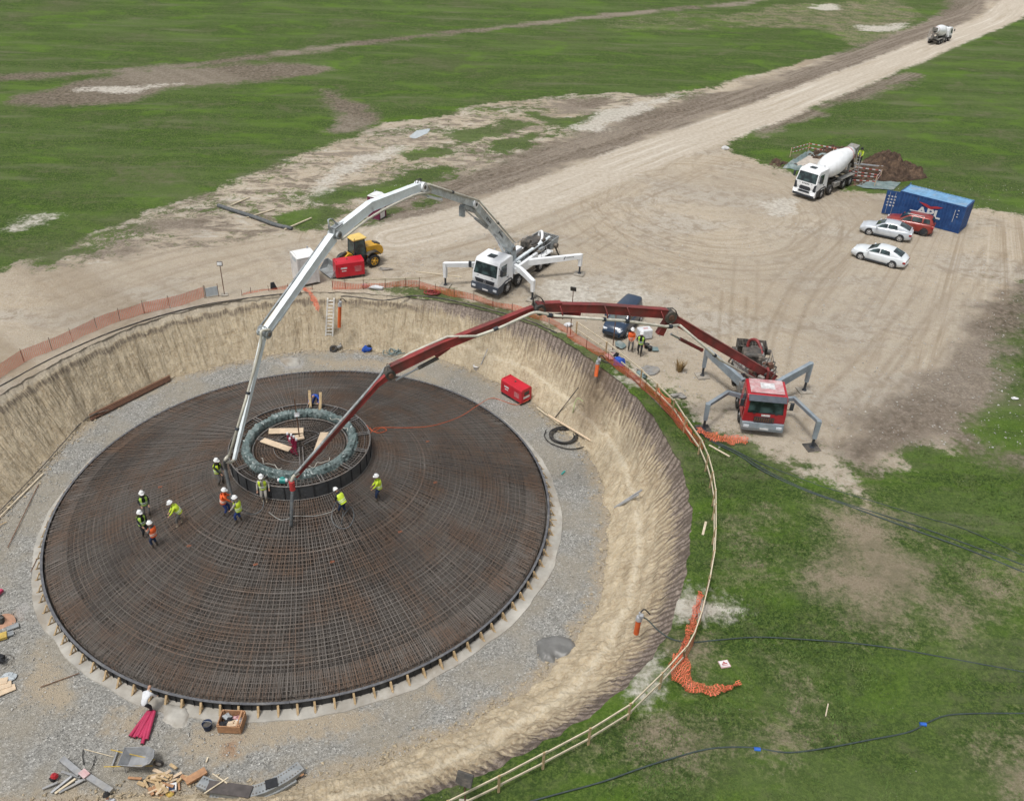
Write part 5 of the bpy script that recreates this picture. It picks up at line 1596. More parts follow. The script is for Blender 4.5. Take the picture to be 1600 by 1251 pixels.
# arched knuckles
MB().mat(mm('boom_red')).beam(pr(B1, B0, -.06, 0, .05), pr(B1, B0, .12, 0, .24), .36, .3, .34, .2).build('knuckle', None, R2)
MB().mat(mm('boom_red')).beam(OR(1042, 500), OR(1030, 522), .34, .3, .3, .45).build('knuckle', None, R2)
MB().mat(mm('boom_red')).beam(OR(905, 492), OR(860, 494), .3, .34, .3, .1).build('rib', None, R2)
MB().mat(mm('boom_red')).beam(OR(700, 540), OR(680, 556), .28, .3, .24, .2).build('rib', None, R3)
ram(R1, OR(1095, 546), OR(1048, 522), 'boom_red', .7)
ram(R1, A0 + Vector((.2, 0, -.9)), pr(A0, A1, .4, 0, -.35), 'boom_red', .6)
ram(R3, OR(682, 560), OR(618, 590) + Vector((0, 0, -.15)), 'machine_dark', .45)
ram(R2, OR(900, 490), OR(858, 495), 'boom_red', .6)
lt = .40
side_pipe(R1, 'pipe', [OR(1205, 606, lt), OR(1125, 562, lt), OR(1062, 508, lt)], clamps=[(OR(1163, 585, lt), OR(1160, 583, lt)), (OR(1118, 556, lt), OR(1115, 554, lt))])
side_pipe(R2, 'pipe', [OR(1060, 508, lt), OR(1040, 510, lt), OR(975, 501, lt), OR(865, 493, lt)], r=.085, clamps=[(OR(1050, 510, lt), OR(1044, 510, lt)), (OR(982, 502, lt), OR(976, 501, lt)), (OR(946, 499, lt), OR(942, 499, lt)), (OR(862, 493, lt), OR(856, 492, lt))])
side_pipe(R3, 'pipe', smooth_path([OR(862, 493, lt), OR(838, 488, lt), OR(818, 495, lt), OR(781, 512, lt), OR(745, 525, lt)], 5), r=.08, clamps=[(OR(778, 512, lt), OR(771, 515, lt))])
side_pipe(R3, 'pipe', [OR(745, 525, lt), OR(700, 530) - sl * .1 + Vector((0, 0, .1)), OR(640, 552, -.34), OR(610, 572, -.34)], 'pipe_pale', .07)
side_pipe(R4, 'pipe', smooth_path([OR(610, 572, -.34), OR(604, 580) - sl * .3, OR(590, 597) - sl * .2, OR(538, 652, .2), OR(500, 696, .2), OR(461, 741, .15)], 5), 'boom_grey', .07)
for px_, py_ in ((875, 470), (945, 470), (980, 472), (1033, 478)):
    a = OR(px_, py_ + 8, .2); b = OR(px_ + 4, py_ + 28, lt)
    MB().mat(mm('boom_red')).tube(smooth_path([a, (a + b) * .5 + sl * .14, b], 5), .035, 5).build('pipe_hanger', None, R2)
MB().mat(mm('pipe_pale')).tube(smooth_path([OR(466, 737) + sl * .1, OR(459, 744), OR(455, 752)], 5), .09, 8).build('elbow', None, R4)
eb = L2(on_plane(455.5, 752, root2, tip2))
MB().mat(M('clamp_red', (.50, .05, .05), .5)).cyl(eb, eb + Vector((0, 0, -.55)), .15, .15, 12).build('hose_coupling', None, rp)
MB().mat(mm('hose_grey')).tube(smooth_path([eb + Vector((0, 0, -.5)), L2(PC(455.5, 800, .9)), L2(PC(455, 822, .05))], 6), .10, 8).build('end_hose', None, rp)
for foot, base, zt_, lm in (((1099, 671), Vector((-.85, -.85, 1.25)), 1.85, None), ((1268, 700), Vector((-.85, .85, 1.25)), 1.95, None), ((1097, 588), Vector((-2.1, -1.0, 1.5)), 2.0, None), ((1256, 611), Vector((-2.1, 1.0, 1.5)), 2.0, None)):
    f = L2(P(foot[0], foot[1]))
    if abs(base.y) < .9:
        outrigger(rp, [base, Vector((base.x + .1, base.y * 2.4, 1.55)), Vector((f.x, f.y, zt_))], f, 'outrigger_grey', .22, .26, pad='machine_dark')
    else:
        outrigger(rp, [base, Vector((f.x, f.y, zt_))], f, 'outrigger_grey', .26, .62, pad='pad_dirty')

# ------------------------------------------------------------------ concrete mixers
def mixer(label, loc, rz_, group, chute=True):
    r = thing('concrete_mixer_truck', label, 'mixer truck', tuple(loc), rz_, group)
    truck_cab(r, 'truck_white', 'dark_trim', 'plain')
    frame_rails(r, -7.6, .9)
    for x, w in ((0, .33), (-1.75, .33), (-4.5, .56), (-5.85, .56)):
        for s in (-1, 1): wheel(r, x, s * (1.08 if w < .4 else .98), .52, w)
    # drum
    a = Vector((-1.35, 0, 2.25)); b = Vector((-7.0, 0, 3.05)); d = (b - a); Ld = d.length
    q = d.to_track_quat('Z', 'Y').to_matrix()
    prof = [(.05, 0), (.62, .05), (.95, .55), (1.17, 1.5), (1.2, 2.2), (1.16, 2.9), (.95, 4.0), (.70, 5.1), (.58, Ld - .02), (.50, Ld)]
    MB().mat(mm('truck_white')).lathe(prof, a, 28, q).build('drum', None, r)
    MB().mat(mm('faded_red')).lathe([(.735, 4.95), (.77, 5.0), (.77, 5.1), (.72, 5.12)], a, 28, q).mat(mm('machine_dark')).lathe([(.0, Ld - .3), (.45, Ld - .25), (.5, Ld)], a, 20, q).build('drum_ring', None, r)
    for x, h in ((-1.25, 1.5), (-6.2, 1.6)):
        f = MB().mat(mm('machine_grey'))
        for s in (-1, 1): f.beam(Vector((x, s * .5, .95)), Vector((x - .1, s * .62, .95 + h * .75)), .12, .18)
        f.box((x, 0, 1.25), (.2, 1.3, .25)); f.build('drum_support', None, r)
    h = MB().mat(mm('machine_grey'))
    h.prism([(-6.95, 3.55), (-7.75, 3.75), (-7.55, 2.9), (-7.15, 2.8)], -.5, .5); h.build('feed_hopper', None, r)
    c = MB().mat(mm('machine_dark')).prism([(-7.2, 2.6), (-7.4, 2.7), (-8.25, 1.3), (-8.05, 1.2)], -.25, .25).beam(Vector((-7.4, .0, 1.0)), Vector((-7.5, 0, 2.3)), .12, .12)
    c.build('chute', None, r)
    for s in (-1, 1):
        MB().mat(mm('machine_grey')).prism([(-3.85, .98), (-3.85, 1.2), (-6.5, 1.2), (-6.5, .98), (-6.2, 1.14), (-4.1, 1.14)], s * .72, s * 1.26).build('mudguard', None, r)
        MB().mat(mm('machine_grey')).bbox((-3.1, s * 1.0, .8), (1.1, .45, .5), .06).build('tank', None, r)
    MB().mat(mm('truck_white')).bbox((-.98, 0, 1.9), (.3, 1.8, .9), .05).build('water_tank', None, r)
    ld = MB().mat(mm('lamp_grey'))
    for s in (-1, 1): ld.cyl((-7.35, 1.0 + s * .2, .6), (-7.05, .85 + s * .2, 3.4), .03, None, 6)
    for k in range(9): ld.cyl((-7.33 + .034 * k, .8 + .0, .75 + .3 * k), (-7.33 + .034 * k, 1.2, .75 + .3 * k), .02, None, 5)
    ld.build('ladder', None, r)
    return r
w1 = P(1282, 311); w4 = P(1319, 294)
hd = (w1 - w4).normalized(); left = Vector((-hd.y, hd.x, 0))
mixN = mixer('white concrete mixer truck with lights on, parked in front of the brown soil heap', w1 - left * 1.22, math.atan2(hd.y, hd.x), 'concrete mixer trucks')
MIXN_O, MIXN_RZ = w1 - left * 1.22, math.atan2(hd.y, hd.x)
a = P(1452, 71); b = P(1480, 61)
hd = (b - a).normalized()
org3 = a.lerp(b, .5) + hd * 2.2
mixF = mixer('small far off white concrete mixer truck driving away along the dirt road', org3, math.atan2(hd.y, hd.x), 'concrete mixer trucks')
mixF.scale = (.78, .78, .78)

# ------------------------------------------------------------------ passenger cars
def car(name, label, cat, loc, rz_, paint, spec, group='cars parked in the yard'):
    """lofted car. spec: L length, W half width, top[(x,z)] hood/deck outline, roof[(x,z)] roofline, wheels (xf,xr), r"""
    root = thing(name, label, cat, tuple(loc), rz_, group)
    W = spec['W']; top = spec['top']; roof = spec['roof']
    xs0, xs1 = top[0][0], top[-1][0]
    tx = [p[0] for p in top]; tz = [p[1] for p in top]
    xs = sorted(set([xs0, xs1, xs0 - .04, xs1 + .04] + list(np.linspace(xs0, xs1, 22))))
    xs = [x for x in xs if xs1 - 1e-6 <= x <= xs0 + 1e-6] if xs0 > xs1 else [x for x in xs if xs0 - 1e-6 <= x <= xs1 + 1e-6]
    zt_ = lambda x: float(np.interp(x, tx, tz))
    Lh = max(abs(xs0), abs(xs1))
    def hw(x):
        u = min(1, abs(x - (xs0 + xs1) / 2) / ((xs1 - xs0) / 2))
        return W * (1 - .16 * u ** 5 - .05 * u ** 2)
    zb = lambda x: .20 + .10 * max(0, (abs(x - (xs0 + xs1) / 2) / ((xs1 - xs0) / 2)) - .8) * 5
    vs = []; nx = len(xs)
    for x in xs:
        w = hw(x); t = zt_(x); b0 = zb(x)
        row = [(w * .86, b0), (w * .97, b0 + .10), (w, .52), (w * .985, max(.6, t - .18)), (w * .93, t - .05), (w * .80, t), (0, t + .035)]
        full = [(-a, z) for a, z in row] + [(a, z) for a, z in row[::-1][1:]]
        vs += [(x, a, z) for a, z in full]
    m_ = 13
    fs = [(i * m_ + j, i * m_ + j + 1, (i + 1) * m_ + j + 1, (i + 1) * m_ + j) for i in range(nx - 1) for j in range(m_ - 1)]
    fs += [tuple(range(m_)), tuple((nx - 1) * m_ + j for j in range(m_ - 1, -1, -1))]
    fs += [((i + 1) * m_, (i + 1) * m_ + m_ - 1, i * m_ + m_ - 1, i * m_) for i in range(nx - 1)]
    mb = MB().mat(mm(paint)); mb.add(vs, fs, True)
    # greenhouse
    rx = [p[0] for p in roof]; rz2_ = [p[1] for p in roof]
    gx = list(np.linspace(rx[0], rx[-1], 24))
    def G(x, s, sgn):
        t = zt_(x) - .01; zr = float(np.interp(x, rx, rz2_)); zr = max(zr, t + .005)
        k = (zr - t) / (max(rz2_) - t + 1e-6)
        return Vector((x, sgn * (hw(x) * .90 * (1 - s) + s * hw(x) * (.90 - .19 * k)), t + (zr - t) * s))
    vs = []
    for x in gx:
        l = [G(x, s, -1) for s in (0, .5, .92, 1)]; r_ = [G(x, s, 1) for s in (1, .92, .5, 0)]
        l[3].y *= .86; r_[0].y *= .86
        c = Vector((x, 0, l[3].z + .03 * min(1, (l[3].z - l[0].z) * 3)))
        vs += l + [c] + r_
    m_ = 9; nx = len(gx)
    fs = [(i * m_ + j, i * m_ + j + 1, (i + 1) * m_ + j + 1, (i + 1) * m_ + j) for i in range(nx - 1) for j in range(m_ - 1)]
    mb.add(vs, fs, True)
    mb.build('body', None, root)
    def panel(nm, mat, grid):
        n_, m2 = len(grid), len(grid[0])
        v = [p for row in grid for p in row]
        f = [(i * m2 + j, i * m2 + j + 1, (i + 1) * m2 + j + 1, (i + 1) * m2 + j) for i in range(n_ - 1) for j in range(m2 - 1)]
        return MB().mat(mm(mat)).add(v, f, True).build(nm, None, root)
    for sgn in (-1, 1):
        for (xa, xb, sa, sb) in spec['win']:
            grid = []
            for i in range(6):
                u = i / 5
                row = []
                for s in (.12, .5, .86):
                    lo = xa + sa * s; hi = xb + sb * s
                    p = G(lo + (hi - lo) * u, s, sgn); p.y += sgn * .012
                    row.append(p)
                grid.append(row)
            panel('side_window', 'dark_glass', grid)
    for nm, (xa, xb) in (('windscreen', spec['ws']), ('rear_window', spec['rw'])):
        grid = []
        for i in range(6):
            x = xa + (xb - xa) * i / 5
            a = G(x, .97, -1); b = G(x, .97, 1)
            zc = float(np.interp(x, rx, rz2_)) + .018
            dx = .012 * (1 if nm == 'windscreen' else -1)
            grid.append([Vector((x + dx, a.y * .80, zc + .006)), Vector((x + dx, 0, zc + .024)), Vector((x + dx, b.y * .80, zc + .006))])
        panel(nm, 'dark_glass', grid)
    xf, xr = spec['wheels']; r = spec['r']
    for x in (xf, xr):
        for s in (-1, 1):
            y_ = s * (hw(x) - .08)
            MB().mat(mm('dark_trim')).cyl((x, s * (hw(x) - .2), r + .02), (x, s * (hw(x) + .004), r + .02), r + .055, None, 20).build('wheel_well', None, root)
            wheel(root, x, y_ + s * .01, r, .20, spec.get('rim', 'rim_metal'), inset=.035)
    xF, xR = xs1 if spec.get('front', 1) > 0 else xs0, xs0
    xF = max(xs0, xs1); xR = min(xs0, xs1)
    for s in (-1, 1):
        MB().mat(mm('light_clear')).bbox((xF - .20, s * hw(xF) * .80, zt_(xF - .2) - .13), (.34, .30, .13), .04, (0, R(12), s * -.42)).build('headlight', None, root)
        MB().mat(mm('light_red')).bbox((xR + .11, s * hw(xR) * .93, zt_(xR) - .12), (.24, .24, .17), .04, (0, 0, s * .3)).build('tail_light', None, root)
        MB().mat(mm(paint)).bbox((spec['ws'][1] - .25 if False else spec['mir'], s * (W + .09), zt_(spec['mir']) + .08), (.14, .2, .13), .04).build('mirror', None, root)
        MB().mat(mm('dark_trim')).box((0, s * (W * .985), .27), (abs(xf - xr) - 2 * r - .1, .05, .12)).build('sill', None, root)
    MB().mat(mm('dark_trim')).box((xF - .03, 0, .42), (.1, 1.1, .22)).build('grille', None, root)
    MB().mat(mm('plate_white')).box((xR - .015, 0, .62), (.02, .5, .11)).build('number_plate', None, root)
    if spec.get('rails'):
        for s in (-1, 1): MB().mat(mm('plate_white')).box((-.35, s * .52, spec['rails']), (1.5, .06, .05)).build('roof_rail', None, root)
    return root
SED = dict(W=.90, r=.335, top=[(-2.28, .80), (-2.2, .98), (-1.6, 1.06), (-1.2, 1.0), (.9, .97), (1.1, .96), (1.75, .90), (2.12, .80), (2.28, .60)],
           roof=[(-1.95, 1.03), (-1.5, 1.22), (-.95, 1.41), (-.3, 1.47), (.15, 1.44), (.55, 1.25), (1.12, .95)],
           win=[(-.95, -.12, .12, .0), (-.04, .88, .0, -.42)], ws=(.28, .98), rw=(-1.82, -1.05), wheels=(1.37, -1.30), mir=.82)
LIFT = dict(SED); LIFT.update(top=[(-2.2, .85), (-2.12, 1.0), (-1.8, 1.06), (-1.2, 1.02), (.9, .97), (1.1, .96), (1.75, .90), (2.12, .80), (2.28, .60)], roof=[(-2.05, 1.05), (-1.4, 1.30), (-.8, 1.45), (-.3, 1.48), (.15, 1.45), (.55, 1.26), (1.12, .96)], rw=(-1.95, -1.0))
SUV = dict(W=.92, r=.36, top=[(-2.1, .95), (-2.05, 1.12), (-1.2, 1.12), (.8, 1.08), (1.1, 1.06), (1.7, 1.0), (2.05, .88), (2.15, .60)],
           roof=[(-2.02, 1.15), (-1.85, 1.50), (-1.55, 1.64), (-.3, 1.67), (.15, 1.62), (.55, 1.40), (1.05, 1.08)],
           win=[(-1.0, -.12, .05, .0), (-.04, .84, .0, -.40), (-1.72, -1.12, .1, .0)], ws=(.25, .92), rw=(-2.0, -1.75), wheels=(1.32, -1.34), mir=.78, rails=1.70, rim='dark_trim')
def place(px_f, px_r, W=.9, back_=0.0):
    """wheel contacts on the camera side -> origin and heading"""
    a, b = P(*px_f), P(*px_r)
    h = (a - b); h.z = 0; h.normalize(); lf = Vector((-h.y, h.x, 0))
    return a, b, h, lf
# silver saloon: visible side is its left (front points left in the picture)
a, b, h, lf = place((1358, 368), (1403.5, 378))
car('silver_saloon', 'silver saloon parked between the white car and the red one', 'car', (a + b) * .5 - lf * .82 * (1 if (Vector((0, 0, 0)) - a).dot(lf) > 0 else -1), math.atan2(h.y, h.x), 'silver_paint', LIFT)
a, b, h, lf = place((1343.5, 406), (1392.5, 419.5))
car('white_saloon', 'white saloon parked nearest the camera at the end of the row', 'car', (a + b) * .5 - lf * .82 * (1 if (Vector((0, 0, 0)) - a).dot(lf) > 0 else -1), math.atan2(h.y, h.x), 'white_paint', SED)
b = P(1440, 368.5); hs = Vector((h.x, h.y, 0))
a2, b2 = P(1358, 368), P(1403.5, 378); hs = (a2 - b2).normalized(); a = b + hs * 2.66; lf = Vector((-hs.y, hs.x, 0))
car('red_off_roader', 'dusty red sport utility car parked against the blue container', 'car', (a + b) * .5 - lf * .84 * (1 if (Vector((0, 0, 0)) - a).dot(lf) > 0 else -1), math.atan2(hs.y, hs.x), 'suv_red', SUV)
VAN = dict(W=.90, r=.32, top=[(-2.15, .95), (-2.1, 1.10), (.95, 1.08), (1.2, 1.06), (1.75, .96), (2.05, .82), (2.15, .55)],
           roof=[(-2.14, 1.15), (-2.08, 1.70), (-1.9, 1.82), (.2, 1.80), (.45, 1.72), (1.25, 1.06)],
           win=[(-.15, .95, .0, -.5)], ws=(.50, 1.15), rw=(-2.13, -2.1), wheels=(1.30, -1.35), mir=.98)
f = P(954, 530)
bk = P(990, 492)
hv = (f - bk); hv.z = 0; hv.normalize(); lf = Vector((-hv.y, hv.x, 0))
car('blue_van', 'dark blue panel van parked under the red boom by the orange netting', 'van', f - hv * 2.15, math.atan2(hv.y, hv.x), 'navy_paint', VAN)
print('VAN heading', hv, 'white', hd)

# ================================================================== PEOPLE
M('skin', (.42, .24, .16), .6, var=.1)
M('hi_yellow', (.56, .72, .045), .6, var=.12, scale=5)
M('hi_green', (.42, .66, .10), .6, var=.12, scale=5)
M('hi_orange', (.78, .13, .03), .6, var=.15, scale=5)
M('reflective', (.55, .60, .55), .4)
M('helmet_white', (.74, .75, .74), .35, var=.05)
M('cloth_dark', (.020, .022, .026), .85, var=.3, scale=6)
M('cloth_grey', (.13, .125, .12), .9, var=.25, scale=6)
M('cloth_light', (.36, .34, .30), .9, var=.2, scale=6)
M('cloth_blue', (.018, .040, .160), .85, var=.25, scale=6)
M('cloth_navy', (.014, .030, .075), .85, var=.25, scale=6)
M('cloth_bright_blue', (.020, .085, .42), .8, var=.2, scale=6)
M('cloth_white', (.62, .64, .66), .85, var=.12, scale=5)
M('boots', (.07, .055, .04), .8, var=.3, scale=8)
M('boots_pale', (.30, .25, .18), .8, var=.3, scale=8)

def ik(a, b, l1, l2, pole):
    d = b - a; D = min(d.length, l1 + l2 - .005)
    d.normalize()
    x = (l1 * l1 - l2 * l2 + D * D) / (2 * D)
    h = math.sqrt(max(0, l1 * l1 - x * x))
    p = Vector(pole); p = (p - d * p.dot(d))
    if p.length < 1e-5: p = d.orthogonal()
    p.normalize()
    return a + d * x + p * h, a + d * D

def person(label, loc, face, lean=0.05, turn=0.0, feet=((.05, .12), (-.03, -.12)), hands=None, top='cloth_dark', legs='cloth_navy', vest=None, vtype='open', helmet='helmet_white', hgt=1.76, crouch=0.0, look=(0, -.25), group='site workers', footz=(0, 0), shoe='boots', sleeves=None):
    """x forward. lean: trunk lean forward (rad); hands: local targets; feet: (x,y)"""
    k = hgt / 1.76
    root = thing('person', label, 'person', tuple(loc), face, group)
    hip = Vector((-.04 - .18 * lean - .12 * crouch, 0, .93 - .36 * crouch))
    ax = Vector((math.sin(lean), 0, math.cos(lean)))
    chest = hip + ax * .38; neck = hip + ax * .55
    hx = lean * .75 - look[1] * .3
    head0 = neck + Vector((math.sin(hx), 0, math.cos(hx))) * .10
    headc = head0 + Vector((math.sin(hx), 0, math.cos(hx))) * .10
    ct, st_ = math.cos(turn), math.sin(turn)
    V = []; E = []; RD = []; RG = []
    def add(p, r, reg, par=None):
        rk_ = 1.22 if reg in ('legs', 'top') else 1.0
        V.append(Vector(p) * k); RD.append((r[0] * rk_, r[1] * rk_) if isinstance(r, tuple) else (r * rk_, r * rk_)); RG.append(reg)
        if par is not None: E.append((par, len(V) - 1))
        return len(V) - 1
    def tw(x, y, z): return Vector((x * ct - y * st_, x * st_ + y * ct, z))
    iH = add(hip, (.135, .115), 'legs')
    iW = add(hip + ax * .16, (.135, .105), 'top', iH)
    iC = add(chest, (.165, .12), 'top', iW)
    iN = add(neck, (.09, .08), 'top', iC)
    iN2 = add(head0, .055, 'skin', iN)
    iHd = add(headc, (.082, .098), 'skin', iN2)
    iTop = add(headc + Vector((math.sin(hx), 0, math.cos(hx))) * .09, (.06, .07), 'skin', iHd)
    if hands is None: hands = ((.12, .28, .78), (.12, -.28, .78))
    for s, ft, hd_, fz in ((1, feet[0], hands[0], footz[0]), (-1, feet[1], hands[1], footz[1])):
        hj = hip + Vector((0, s * .095, -.05)); an = Vector((ft[0], ft[1], .09 + fz))
        kn, an = ik(hj, an, .43, .43, (1, s * .15, 0))
        a = add(hj, .092, 'legs', iH); b = add(hj.lerp(kn, .5), .08, 'legs', a); c = add(kn, .062, 'legs', b); d = add(kn.lerp(an, .45), .058, 'legs', c); e = add(an, .05, 'shoe', d)
        add(an + Vector((.12, s * .02, -.05)), (.045, .04), 'shoe', e)
        sh = neck - ax * .06 + tw(0, s * .19, 0)
        hand = Vector(hd_)
        el, wr = ik(sh, hand, .29, .26, (-.6, s * .6, -.5))
        reg = 'top' if sleeves is None else sleeves
        a = add(sh, .064, reg, iC); b = add(el, .046, reg, a); c = add(el.lerp(wr, .8), .036, reg, b); d = add(wr, .028, 'skin', c)
        dr = (wr - el).normalized(); lat = Vector((0, 1, 0)) if abs(dr.y) < .8 else Vector((1, 0, 0))
        lat = (lat - dr * lat.dot(dr)).normalized(); nn = dr.cross(lat)
        pm = add(wr + dr * .055, (.034, .02), 'skin', d)
        for q in range(4):
            o_ = (q - 1.5) * .019; ln = (.062, .074, .070, .055)[q]
            f1_ = add(wr + dr * (.085) + lat * o_, .010, 'skin', pm)
            f2_ = add(wr + dr * (.085 + ln * .5) + lat * o_ * 1.1 + nn * .012, .009, 'skin', f1_)
            add(wr + dr * (.085 + ln * .85) + lat * o_ * 1.1 + nn * .035, .008, 'skin', f2_)
        t1 = add(wr + dr * .035 + lat * s * -.035, .011, 'skin', pm)
        add(wr + dr * .07 + lat * s * -.052 + nn * .015, .009, 'skin', t1)
    me = bpy.data.meshes.new('body_cage'); me.from_pydata([tuple(v) for v in V], E, [])
    o = bpy.data.objects.new('body', me); COL.objects.link(o)
    md = o.modifiers.new('skin', 'SKIN'); md.branch_smoothing = .6; md.use_smooth_shade = True
    for i, sv in enumerate(me.skin_vertices[0].data):
        r_ = RD[i]; sv.radius = (r_[0] * k, r_[1] * k); sv.use_root = (i == 0)
    sb = o.modifiers.new('sub', 'SUBSURF'); sb.levels = 1; sb.render_levels = 1
    dg = bpy.context.evaluated_depsgraph_get(); dg.update()
    nm = bpy.data.meshes.new_from_object(o.evaluated_get(dg)); nm.name = 'body'
    o.modifiers.clear(); o.data = nm; bpy.data.meshes.remove(me)
    order = ['skin', 'legs', 'top', 'shoe']; mats = {'skin': mm('skin'), 'legs': mm(legs), 'top': mm(top), 'shoe': mm(shoe)}
    nm.materials.clear()
    for r_ in order: nm.materials.append(mats[r_])
    for pl in nm.polygons:
        c = pl.center; best = 1e9; bi = 0
        for (i, j) in E:
            a, b = V[i], V[j]; ab = b - a
            t = max(0, min(1, (c - a).dot(ab) / (ab.length_squared + 1e-9)))
            d_ = (c - a - ab * t).length - (RD[i][0] * (1 - t) + RD[j][0] * t) * k * .9
            if d_ < best: best = d_; bi = j if RG[j] != 'skin' or t > .6 or RG[i] == 'skin' else i
        pl.material_index = order.index(RG[bi])
    o.parent = root
    # face: nose, eyes, mouth, ears
    fw = Vector((math.cos(hx), 0, -math.sin(hx))); ff = MB().mat(mm('skin'))
    hc = headc * k
    ff.blob(hc + fw * .105 + Vector((0, 0, -.005)), (.035, .028, .045), 1, 6, .05)
    for s in (-1, 1): ff.blob(hc + Vector((0, s * .085, 0)), (.03, .02, .06), 2, 6, .05)
    ff.mat(mm('cloth_dark'))
    for s in (-1, 1): ff.blob(hc + fw * .093 + Vector((0, s * .033, .03)), (.012, .024, .012), 3, 6, 0)
    ff.mat(mm('faded_red')).blob(hc + fw * .096 + Vector((0, 0, -.045)), (.012, .05, .012), 3, 6, 0)
    ff.build('face', None, root)
    # helmet
    if helmet:
        q = Matrix.Rotation(hx, 3, 'Y')
        hb = MB().mat(mm(helmet))
        hp_ = hc + Vector((math.sin(hx), 0, math.cos(hx))) * .055
        hb.lathe([(.150, -.012), (.152, .0), (.126, .008), (.122, .055), (.100, .105), (.06, .132), (.0, .142)], hp_, 16, q)
        hb.beam(hp_ + q @ Vector((.10, 0, .0)), hp_ + q @ Vector((.185, 0, -.012)), .20, .014, .13, .012)
        hb.beam(hp_ + q @ Vector((-.09, 0, .09)), hp_ + q @ Vector((.09, 0, .09)), .03, .11)
        hb.build('helmet', None, root)
    # vest: shell round the trunk
    if vest:
        mb = MB().mat(mm(vest))
        lv = [(-.06, .195, .165), (.08, .20, .16), (.20, .215, .17), (.34, .245, .185), (.45, .24, .175), (.53, .17, .13)]
        n = 16; vs = []; segs = []
        for h, ry, rx_ in lv:
            c = hip + ax * h
            for i in range(n):
                a = 2 * PI * i / n
                p = tw(rx_ * math.cos(a), ry * math.sin(a), 0)
                p = Vector((p.x * math.cos(lean), p.y, -p.x * math.sin(lean)))
                vs.append((c + p) * k)
        gap = vtype == 'open'
        for j in range(len(lv) - 1):
            for i in range(n):
                if gap and j >= 1 and i in (0, n - 1): continue
                if j >= 3 and i in (3, 4, 11, 12): continue
                segs.append((j * n + i, j * n + (i + 1) % n, (j + 1) * n + (i + 1) % n, (j + 1) * n + i))
        mb.add(vs, segs, True)
        vo = mb.build('vest', None, root)
        rb_ = MB().mat(mm('reflective'))
        for h, ry, rx_ in ((.07, .205, .167), (.17, .215, .172)):
            pts = []
            for i in range(17):
                a = 2 * PI * i / 16
                p = tw(rx_ * math.cos(a), ry * math.sin(a), 0); p = Vector((p.x * math.cos(lean), p.y, -p.x * math.sin(lean)))
                pts.append((hip + ax * h + p) * k)
            rb_.tube(pts, .017, 4)
        rb_.build('reflective_band', None, vo)
    return root
def yaw_to(loc, px_, py_):
    t = P(px_, py_, loc.z); return math.atan2(t.y - loc.y, t.x - loc.x)
def stand(px_, py_, cone=True):
    return PC(px_, py_, .0) if cone else P(px_, py_, 0)
S_ = []
l = stand(231, 807); person('worker in green vest and grey jeans, farthest of the trio on the mat', l, R(-60), .1, hands=((.22, .2, .95), (.2, -.2, .98)), top='cloth_dark', legs='cloth_grey', vest='hi_green')
l = stand(228, 838); person('person in black coat and trousers with green strip, middle of the trio on the mat', l, R(-35), .05, hands=((.2, .18, .95), (.22, -.16, .95)), top='cloth_dark', legs='cloth_dark', vest='hi_green', vtype='open')
l = stand(244, 855); person('worker in orange vest over grey hoodie, nearest of the trio on the mat', l, R(165), .05, hands=((.26, .05, 1.1), (.26, -.05, 1.08)), top='cloth_grey', legs='cloth_navy', vest='hi_orange')
l = stand(281, 820); person('worker in bulky yellow jacket leaning forward right of the trio', l, R(205), .45, feet=((.1, .14), (-.2, -.14)), hands=((.42, .15, .85), (.42, -.12, .82)), top='hi_yellow', legs='cloth_grey', vest='hi_yellow', vtype='closed', shoe='boots_pale')
l = stand(345, 757); person('worker in yellow vest and black shirt behind the hanging white hose', l, R(-20), .08, hands=((.32, .1, 1.0), (.3, -.14, .9)), top='cloth_dark', legs='cloth_grey', vest='hi_yellow')
l = stand(355, 804); person('worker in orange jacket and blue trousers guiding the white pump hose', l, R(15), .18, feet=((.12, .14), (-.16, -.12)), hands=((.34, .02, 1.35), (.34, -.1, .95)), top='hi_orange', legs='cloth_blue', vest='hi_orange', vtype='closed')
l = stand(375, 816); person('worker in yellow vest and blue trousers beside the orange one at the hose', l, R(170), .1, feet=((.08, .14), (-.06, -.14)), hands=((.3, .2, .95), (.3, -.18, .95)), top='cloth_light', legs='cloth_blue', vest='hi_yellow', vtype='closed')
l = stand(414, 783); person('worker in yellow vest and pale trousers leaning on the dark drum', l, R(-80), .05, feet=((.05, .10), (-.04, -.10)), hands=((.10, .34, .95), (.16, -.28, .92)), top='cloth_light', legs='cloth_light', vest='hi_yellow', vtype='open', shoe='boots_pale')
l = stand(535, 803); person('worker in yellow vest bending down over a thin poker beside a hose loop', l, R(150), .6, feet=((.2, .1), (-.2, -.1)), hands=((.42, .08, .66), (.46, -.06, .72)), top='cloth_dark', legs='cloth_navy', vest='hi_yellow', vtype='closed', look=(0, -.6))
l = stand(592, 781); person('worker in yellow jacket and blue jeans, alone at the right of the mat', l, R(195), .12, feet=((.08, .13), (-.06, -.13)), hands=((.3, .14, .95), (.3, -.12, .98)), top='hi_yellow', legs='cloth_navy', vest='hi_yellow', vtype='closed')
l = P(495, 638, .35); l = Vector((l.x, l.y, .35)); person('worker in bright blue crouching between two boards at the far rim of the drum', l, R(-95), 1.1, crouch=.35, feet=((.1, .2), (.0, -.2)), hands=((.5, .28, .75), (.5, -.28, .72)), top='cloth_bright_blue', legs='cloth_blue', vest=None, helmet=None, look=(0, -.8))
l = P(984.5, 548, 0); person('worker in bright orange jacket and grey trousers beside the blue van', l, R(-95), .03, hands=((.16, .12, .95), (.16, -.12, .95)), top='hi_orange', legs='cloth_grey', vest='hi_orange', vtype='closed')
